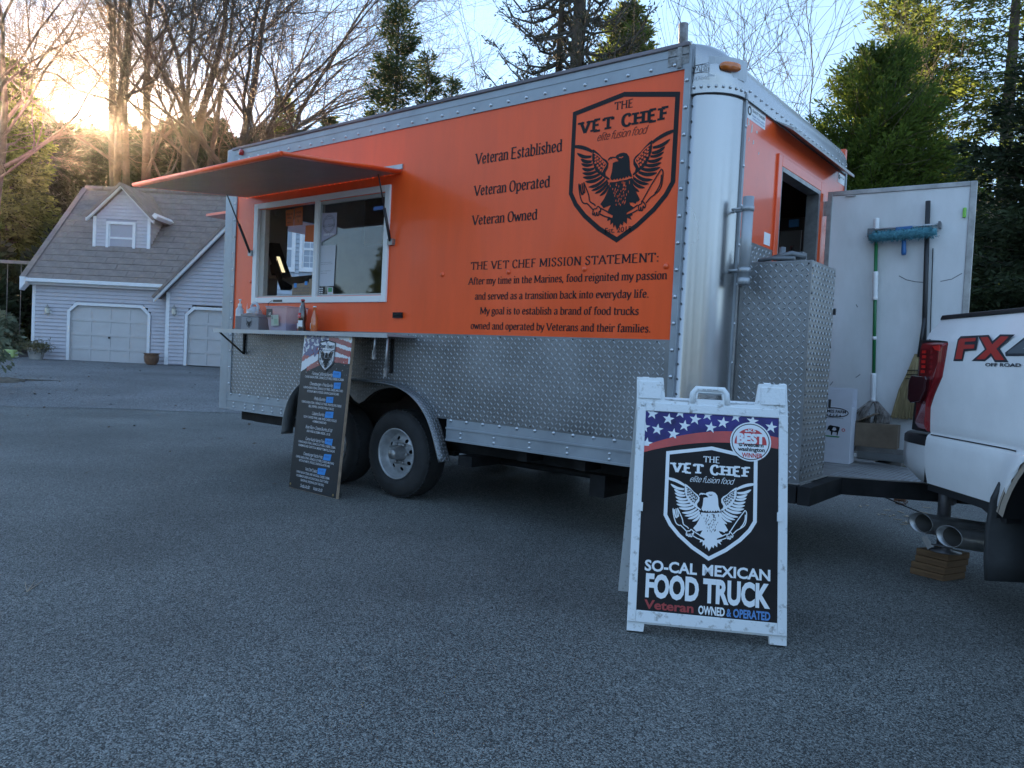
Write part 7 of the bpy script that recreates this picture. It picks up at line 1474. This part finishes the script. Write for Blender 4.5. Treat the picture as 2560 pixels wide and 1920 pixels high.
# pine cone and chips on the ground
pc = thing('pine_cone', 'weathered brown pine cone lying on asphalt beyond the tongue', 'pine cone', (-1.57, 3.61, 0)); rnd = random.Random(1); m = MB()
for k in range(60):
    t = k/60; a = k*2.4; r = .05*math.sin(math.pi*(.15+.8*t)); p = Vector((-1.57+t*.11-.05, 3.61+r*math.cos(a), .045+r*math.sin(a)*.8)); m.poly([tuple(p), tuple(p+Vector((.02, .018*math.cos(a), .018*math.sin(a)))), tuple(p+Vector((.006, .022*math.cos(a+.5), .022*math.sin(a+.5))))])
ob('scales', m, mat('cone brown', (.13, .065, .035), .8, vary=.3, vscale=40), pc)
m = MB(); m.tube([(-1.62, 3.61, .04), (-1.52, 3.61, .045)], .02, 6); ob('core', m, MATS['cone brown'], pc)
m = MB(); rnd = random.Random(4)
for k in range(34):
    x, y = -1.345+rnd.gauss(0, .22), 2.834+rnd.gauss(0, .22); a = rnd.uniform(0, 3.14); l = rnd.uniform(.015, .05); m.fbox(frame((x, y, .003), (math.cos(a), math.sin(a), 0), (-math.sin(a), math.cos(a), 0)), -l, l, -.006, .006, 0, .004)
o = ob('wood_chips', m, mat('pale chip', (.35, .28, .20), .8), org=(-1.345, 2.834, 0)); o['kind'] = 'stuff'; tag(o, 'few pale wood chips on the asphalt between tongue and grass', 'wood chips')
m = MB(); cx, cy = -6.05, -1.9
for a in (0, .25, -.2): m.tube([(-3.92, -2.9, .004), (-3.92+.16*math.cos(a+2.6), -2.9+.16*math.sin(a+2.6), .008)], .0016, 4)
o = ob('pine_needle', m, MATS['pale chip'], org=(-3.92, -2.9, 0)); tag(o, 'dry forked pine needle lying on the open asphalt at lower left', 'pine needle')

# ------------------------------------------------------------------ trees and planting
def P3(u, d): x, y = W(u, d)[:2]; return (x, y, gz(x, y)+.02)
# big bare maples behind the garage
def up(u=0, away=0, z=1.): v = Vector((RT[0]*u+FW[0]*away, RT[1]*u+FW[1]*away, z)); return tuple(v)
def tt(dx, lean, L, r): return ((RT[0]*dx, RT[1]*dx, 0), up(lean, 0, 1), L, r)
bare_tree('maple_tree', 'tall bare maple with two close trunks, just right of the low sun', P3(-19.9, 38), 11, [tt(0, .02, 16, .40), tt(.7, .05, 15, .26)], 5, (4, 7), .010, TWIG)
bare_tree('maple_tree', 'many-stemmed bare maple rising straight above the garage dormer', P3(-17.9, 39), 12, [tt(-.6, -.02, 16, .36), tt(.5, .06, 15, .42), tt(1.3, .12, 14, .26)], 5, (4, 7), .010, TWIG)
bare_tree('maple_tree', 'spreading bare maple with long limbs reaching right over the trailer roof', P3(-15.4, 37), 23, [tt(0, .16, 13, .38), tt(.3, .50, 13, .28), tt(-.5, .03, 15, .22)], 5, (5, 8), .011, TWIG)
bare_tree('maple_tree', 'bare maple at top left corner with arching limbs above the sun', P3(-25.0, 36.5), 31, [tt(0, .06, 14, .30), tt(-.6, -.1, 14, .22)], 5, (5, 8), .010, TWIG)
bare_tree('maple_tree', 'thin bare tree at the left edge in front of the dark firs', P3(-28.5, 40), 37, [tt(0, -.05, 14, .24)], 5, (4, 7), .010, TWIG)
# the dark backlit row that shades the yard
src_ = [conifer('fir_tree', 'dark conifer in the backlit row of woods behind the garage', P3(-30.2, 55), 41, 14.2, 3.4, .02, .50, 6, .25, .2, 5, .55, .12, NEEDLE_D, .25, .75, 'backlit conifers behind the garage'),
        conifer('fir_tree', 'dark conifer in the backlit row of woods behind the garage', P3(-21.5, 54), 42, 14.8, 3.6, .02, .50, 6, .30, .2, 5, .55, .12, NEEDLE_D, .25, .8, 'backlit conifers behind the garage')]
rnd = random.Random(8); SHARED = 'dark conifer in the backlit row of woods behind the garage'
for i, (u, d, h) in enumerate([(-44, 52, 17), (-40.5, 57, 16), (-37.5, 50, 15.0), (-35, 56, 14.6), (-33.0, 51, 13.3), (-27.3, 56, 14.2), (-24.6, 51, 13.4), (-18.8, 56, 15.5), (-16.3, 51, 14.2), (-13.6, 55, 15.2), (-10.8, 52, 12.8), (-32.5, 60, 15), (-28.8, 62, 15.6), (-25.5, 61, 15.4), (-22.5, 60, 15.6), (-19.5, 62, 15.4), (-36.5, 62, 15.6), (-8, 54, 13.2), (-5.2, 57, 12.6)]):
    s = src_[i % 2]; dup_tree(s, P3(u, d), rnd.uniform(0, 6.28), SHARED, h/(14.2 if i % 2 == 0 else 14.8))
dn = conifer('fir_tree', SHARED, P3(-31.4, 58), 43, 16.1, 2.6, .02, .42, 8, .12, .35, 6, .42, .12, NEEDLE_D, .25, .5, 'backlit conifers behind the garage')  # denser conifers added to keep the low sun off the yard
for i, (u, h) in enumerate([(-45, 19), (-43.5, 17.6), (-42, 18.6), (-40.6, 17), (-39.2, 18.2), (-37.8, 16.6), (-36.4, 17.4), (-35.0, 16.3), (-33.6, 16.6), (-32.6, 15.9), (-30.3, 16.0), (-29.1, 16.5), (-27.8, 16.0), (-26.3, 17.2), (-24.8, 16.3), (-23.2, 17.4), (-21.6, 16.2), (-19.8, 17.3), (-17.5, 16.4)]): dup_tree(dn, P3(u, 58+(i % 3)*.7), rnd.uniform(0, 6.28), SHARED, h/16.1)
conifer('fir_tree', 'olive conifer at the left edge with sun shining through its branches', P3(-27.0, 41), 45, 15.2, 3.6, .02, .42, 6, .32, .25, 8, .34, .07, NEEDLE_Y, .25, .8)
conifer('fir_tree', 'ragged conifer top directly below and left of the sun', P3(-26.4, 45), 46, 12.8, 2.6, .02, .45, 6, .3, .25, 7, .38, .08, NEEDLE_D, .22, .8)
uh = [leafy('undergrowth_bush', 'dark evergreen undergrowth filling the woods behind the garage', P3(-23, 40), 51, (3.6, 3.0, 2.9), 9000, .42, .12, NEEDLE_D, 'bush', 14, .3, 'woodland undergrowth behind the garage')]
for i, (u, d, s) in enumerate([(-29, 42, 1.1), (-34, 44, 1.2), (-26, 47, 1.3), (-20.5, 46, 1.2), (-16, 44, 1.25), (-12, 45, 1.1), (-19, 36.5, .8), (-24.6, 34.5, .85), (-39, 46, 1.3), (-8, 44, 1.1), (-30, 50, 1.4)]):
    dup_tree(uh[0], P3(u, d), rnd.uniform(0, 6.28), 'dark evergreen undergrowth filling the woods behind the garage', s)
# conifer tops over the middle of the trailer
conifer('fir_tree', 'small conifer top just right of the bare maple limbs', P3(-15.1, 49), 47, 16.3, 2.0, .1, .5, 5, .3, .35, 8, .30, .06, NEEDLE_Y, .15, .8)
conifer('fir_tree', 'short pointed conifer tip between maple limbs and slim spruce', P3(-12.3, 49), 48, 15.2, 1.8, .1, .5, 5, .3, .35, 8, .30, .06, NEEDLE, .15, .8)
conifer('slim_spruce', 'slim upright spruce with drooping twigs above trailer left of center', P3(-5.0, 30), 49, 14.7, 2.5, .3, .44, 5, .50, .55, 12, .20, .026, NEEDLE, .14, .95, gap=.22)
conifer('slim_spruce', 'lower spruce shoulder touching the slim spruce on its right', P3(-3.9, 30.5), 50, 12.4, 1.5, .3, .42, 4, .46, .55, 12, .20, .026, NEEDLE, .13, .8, gap=.15)
conifer('slim_spruce', 'smallest spruce tip right of slim spruce, beside bare shoots', P3(-2.9, 30.5), 52, 11.7, .9, .3, .42, 4, .42, .55, 12, .18, .024, NEEDLE, .12, .8, gap=.15)
bare_tree('bare_shoots', 'thin upright bare shoots right of the smallest spruce tip', P3(-2.2, 30.5), 53, [tt(0, .03, 10.6, .04), tt(.25, .05, 10.3, .04), tt(-.3, -.02, 10.9, .04), tt(.5, .06, 10.2, .04)], 2, (3, 5), .012, TWIG, None, 'sapling')
# the two dark lichen-grey trunks in the middle
def old_spruce(name, label, pos, seed, H, tr, R, zb=5.):
    rs = np.random.RandomState(seed); t = thing(name, label, 'tree', pos); P0 = np.array(pos); m = MB(); m.tube([tuple(P0+(0, 0, -.2)), tuple(P0+(.05, 0, H*.5)), tuple(P0+(0, .05, H))], [tr*1.2, tr, tr*.35], 9, False); ob('trunk', m, BARK, t)
    m = MB(); C = []; D = []; z = zb
    while z < H*.97:
        for k in range(4):
            a = rs.uniform(0, 6.28); L = R*(1-(z/H)**3*.75)*rs.uniform(.55, 1.15); n = 7; s = np.linspace(0, 1, n); droop = rs.uniform(.15, .45)
            h = z-L*droop*np.sin(s*2.2)+L*.45*s**3; pts = np.stack([np.cos(a+.25*s*rs.normal())*L*s, np.sin(a)*L*s, h], 1); pts[1:] += rs.normal(0, .05, (n-1, 3)); m.tube([tuple(P0+p) for p in pts], list(np.linspace(.055, .016, n)), 4, False)
            for q in range(int(L*7)):
                x = rs.uniform(.15, .98)*(n-1); i = min(int(x), n-2); f = x-i; p = pts[i]*(1-f)+pts[i+1]*f; d = pts[i+1]-pts[i]; d /= np.linalg.norm(d); o = rs.normal(0, 1, 3); o[2] = abs(o[2])*.5-.25; e = d*.6+o*.6; e /= np.linalg.norm(e); l = rs.uniform(.2, .6)
                p2 = p+e*l*.6; e2 = e+np.array([0, 0, rs.uniform(.1, .9)]); e2 /= np.linalg.norm(e2); p3 = p2+e2*l*.5; m.tube([tuple(P0+p), tuple(P0+p2), tuple(P0+p3)], [.016, .012, .008], 3, False)
                for w in (p2, p3, (p+p2)/2): C.append(w); D.append(e)
        z += rs.uniform(.35, .6)
    ob('limbs', m, mat('lichen bark', (.085, .075, .062), .9, vary=.3, vscale=6), t); v, fq = needles(rs, np.array(C), np.array(D), 4, .12, .018, .7); mk('needles', v+P0, fq, leaf_mat('grey needle '+name, (.018, .022, .014), (.075, .080, .050)) if 'grey needle '+name not in MATS else MATS['grey needle '+name], t); return t
old_spruce('old_spruce', 'thick dark spruce trunk with twisted upturned twigs above trailer middle', P3(1.45, 23.5), 61, 18, .23, 2.7)
old_spruce('old_spruce', 'thinner dark spruce trunk just left of the thick one', P3(.93, 24), 62, 17, .12, 2.0)
conifer('fir_tree', 'golden green conifer peeking out right of the thick dark trunk', P3(4.4, 35), 63, 16.6, 2.6, .2, .40, 6, .2, .6, 12, .28, .05, NEEDLE_Y, .16, .6)
# bare sapling clump over the trailer nose
bare_tree('sapling_clump', 'bare thin-twigged sapling clump behind the trailer nose', P3(6.9, 20.5), 64, [tt(0, .10, 6.2, .06), tt(-.5, -.12, 6.4, .05), tt(.5, .26, 5.6, .05), tt(-.9, -.22, 6.4, .045)], 4, (5, 7), .006, TWIG, None, 'sapling')
bare_tree('sapling_clump', 'faint bare shoots above the trailer roof left of the vent pipe', P3(3.5, 24), 65, [tt(0, .0, 8.3, .04), tt(.6, .1, 8.5, .04), tt(1.6, .05, 9.2, .04)], 3, (3, 5), .006, TWIG, None, 'sapling')
# right side: cedar, two sunlit firs, pale shoots, dark fir
conifer('cedar_tree', 'dense green cedar with sunlit tip, right behind the trailer nose', P3(7.5, 16.5), 71, 7.6, 2.1, .0, .19, 9, .12, .95, 17, .12, .018, CEDAR, .16, .55)
conifer('cedar_tree', 'lower cedar shoulder right of the dense cedar, behind the open door', P3(9.3, 18), 72, 5.9, 2.0, .0, .2, 9, .12, .95, 16, .12, .018, CEDAR, .14, .55)
conifer('cedar_tree', 'cedar tuft left of the dense cedar, above the trailer corner', P3(6.3, 17.5), 73, 6.3, 1.2, .0, .22, 8, .12, 1., 15, .12, .018, CEDAR, .12, .6)
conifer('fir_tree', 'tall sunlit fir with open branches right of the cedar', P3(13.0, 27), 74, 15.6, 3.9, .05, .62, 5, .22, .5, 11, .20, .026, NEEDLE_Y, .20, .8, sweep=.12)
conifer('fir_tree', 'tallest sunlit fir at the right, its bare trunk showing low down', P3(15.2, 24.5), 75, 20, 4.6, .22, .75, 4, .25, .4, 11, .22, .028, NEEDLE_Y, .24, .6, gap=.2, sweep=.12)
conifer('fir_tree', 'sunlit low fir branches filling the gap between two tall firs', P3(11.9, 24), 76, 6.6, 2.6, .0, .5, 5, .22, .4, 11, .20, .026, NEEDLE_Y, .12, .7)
conifer('fir_tree', 'dark blue-green fir with layered boughs at the right edge', P3(9.35, 13.2), 77, 7.4, 2.5, .0, .34, 8, .22, .12, 16, .16, .022, NEEDLE_D, .13, .55, sweep=.1)
conifer('fir_tree', 'dark low fir bough mass behind the dark edge fir', P3(11.2, 15.5), 78, 5.6, 2.6, .0, .32, 8, .2, .12, 14, .18, .026, NEEDLE, .12, .6)
conifer('fir_tree', 'dark fir filling behind the open door top edge', P3(12.5, 21), 79, 5.4, 2.6, .0, .32, 7, .2, .2, 12, .2, .035, NEEDLE, .12, .6)
for i, (u, d, h, sd, lb) in enumerate(((10.4, 19, 4.6, 81, 'pale sunlit bare shoots rising between cedar and fir'), (12.4, 19.5, 5.4, 82, 'pale bare shoots in front of the tallest fir trunk'), (13.2, 18.5, 5.0, 83, 'pale bare shoots at the far right above the dark fir'))):
    rs = np.random.RandomState(sd); bare_tree('bare_shrub', lb, P3(u, d), sd, [tt(rs.uniform(-.7, .7), rs.uniform(-.35, .35), h*rs.uniform(.7, 1), .03) for _ in range(6)], 3, (4, 7), .008, BARKL, 'pale bare shrubs', 'shrub')
dk_ = [conifer('fir_tree', 'green conifer in the belt of trees beyond the right bed', P3(19, 34), 84, 10, 3.2, .0, .5, 6, .25, .3, 7, .42, .09, NEEDLE, .2, .8, 'tree belt beyond the right bed')]
for u, d, h in ((15.5, 36, 8.), (22.5, 30, 11), (25, 27, 12), (10.5, 40, 8), (6, 42, 7.5), (0, 44, 8), (18, 27, 6.)): dup_tree(dk_[0], P3(u, d), rnd.uniform(0, 6.28), 'green conifer in the belt of trees beyond the right bed', h/10)
leafy('shrub', 'dark twiggy low shrub under the fir just right of the door', P3(8.2, 12.4), 85, (1.5, .9, .55), 3500, .12, .03, NEEDLE_D, 'shrub', 9, .4)
bare_tree('brush_pile', 'tangle of dead grey twigs on the bed behind truck rail', P3(8.8, 11.6), 86, [((0, 0, 0), (rs_.normal(), rs_.normal(), .35), 1.1, .02) for _ in range(9)], 3, (4, 6), .004, BARKL, None, 'brush')
# left edge
leafy('rhododendron', 'rhododendron with long drooping leaves at the left edge', P3(-10.5, 14.2), 91, (1.25, 1.1, 1.15), 1500, .15, .03, RHODO, 'shrub', 13, -.35)
leafy('ivy_mound', 'low leafy ground cover mound left of the garage corner', P3(-19.5, 24.5), 92, (2.6, 1.8, .55), 4500, .16, .05, RHODO, 'ground cover', 14, .3)
leafy('ivy_mound', 'grey-green leafy bank behind the hose reel', P3(-20.5, 29), 93, (3.2, 1.6, .8), 4500, .2, .06, RHODO, 'ground cover', 14, .3)
# woods across the drive, mirrored in the window glass and metal
for i, (u, d, s) in enumerate(((-31, 4.2, .62), (-34, 6.8, .42), (-30, 1.5, .8), (-33, -5, .75), (-30, -9, .95), (-27, -13, 1.0), (-30, -20, .9), (-22, -30, 1.0), (-12, -36, 1.1), (-3, -40, 1.0), (7, -36, 1.1), (16, -30, .9), (24, -20, .9), (29, -6, .9))):
    dup_tree(dk_[0], P3(u, d), rnd.uniform(0, 6.28), 'conifer across the drive, seen only as a reflection in window and metal', s)
for o in list(COL.objects):
    if o.get('label') == 'conifer across the drive, seen only as a reflection in window and metal': o['group'] = 'trees across the drive'

# ------------------------------------------------------------------ thin warm haze, added for the glow round the low sun
m = MB(); m.box(-160, 160, -160, 160, -1.2, 27.)
hz = ob('haze', m, None, org=(0, 0, 0)); hz['kind'] = 'stuff'
hm = bpy.data.materials.new('haze'); hm.use_nodes = True; t = hm.node_tree; t.nodes.clear(); o = t.nodes.new('ShaderNodeOutputMaterial'); v = t.nodes.new('ShaderNodeVolumePrincipled')
v.inputs['Density'].default_value = .00026; v.inputs['Color'].default_value = (1, .82, .72, 1); v.inputs['Anisotropy'].default_value = .90
t.links.new(v.outputs[0], o.inputs['Volume']); hz.data.materials.append(hm)
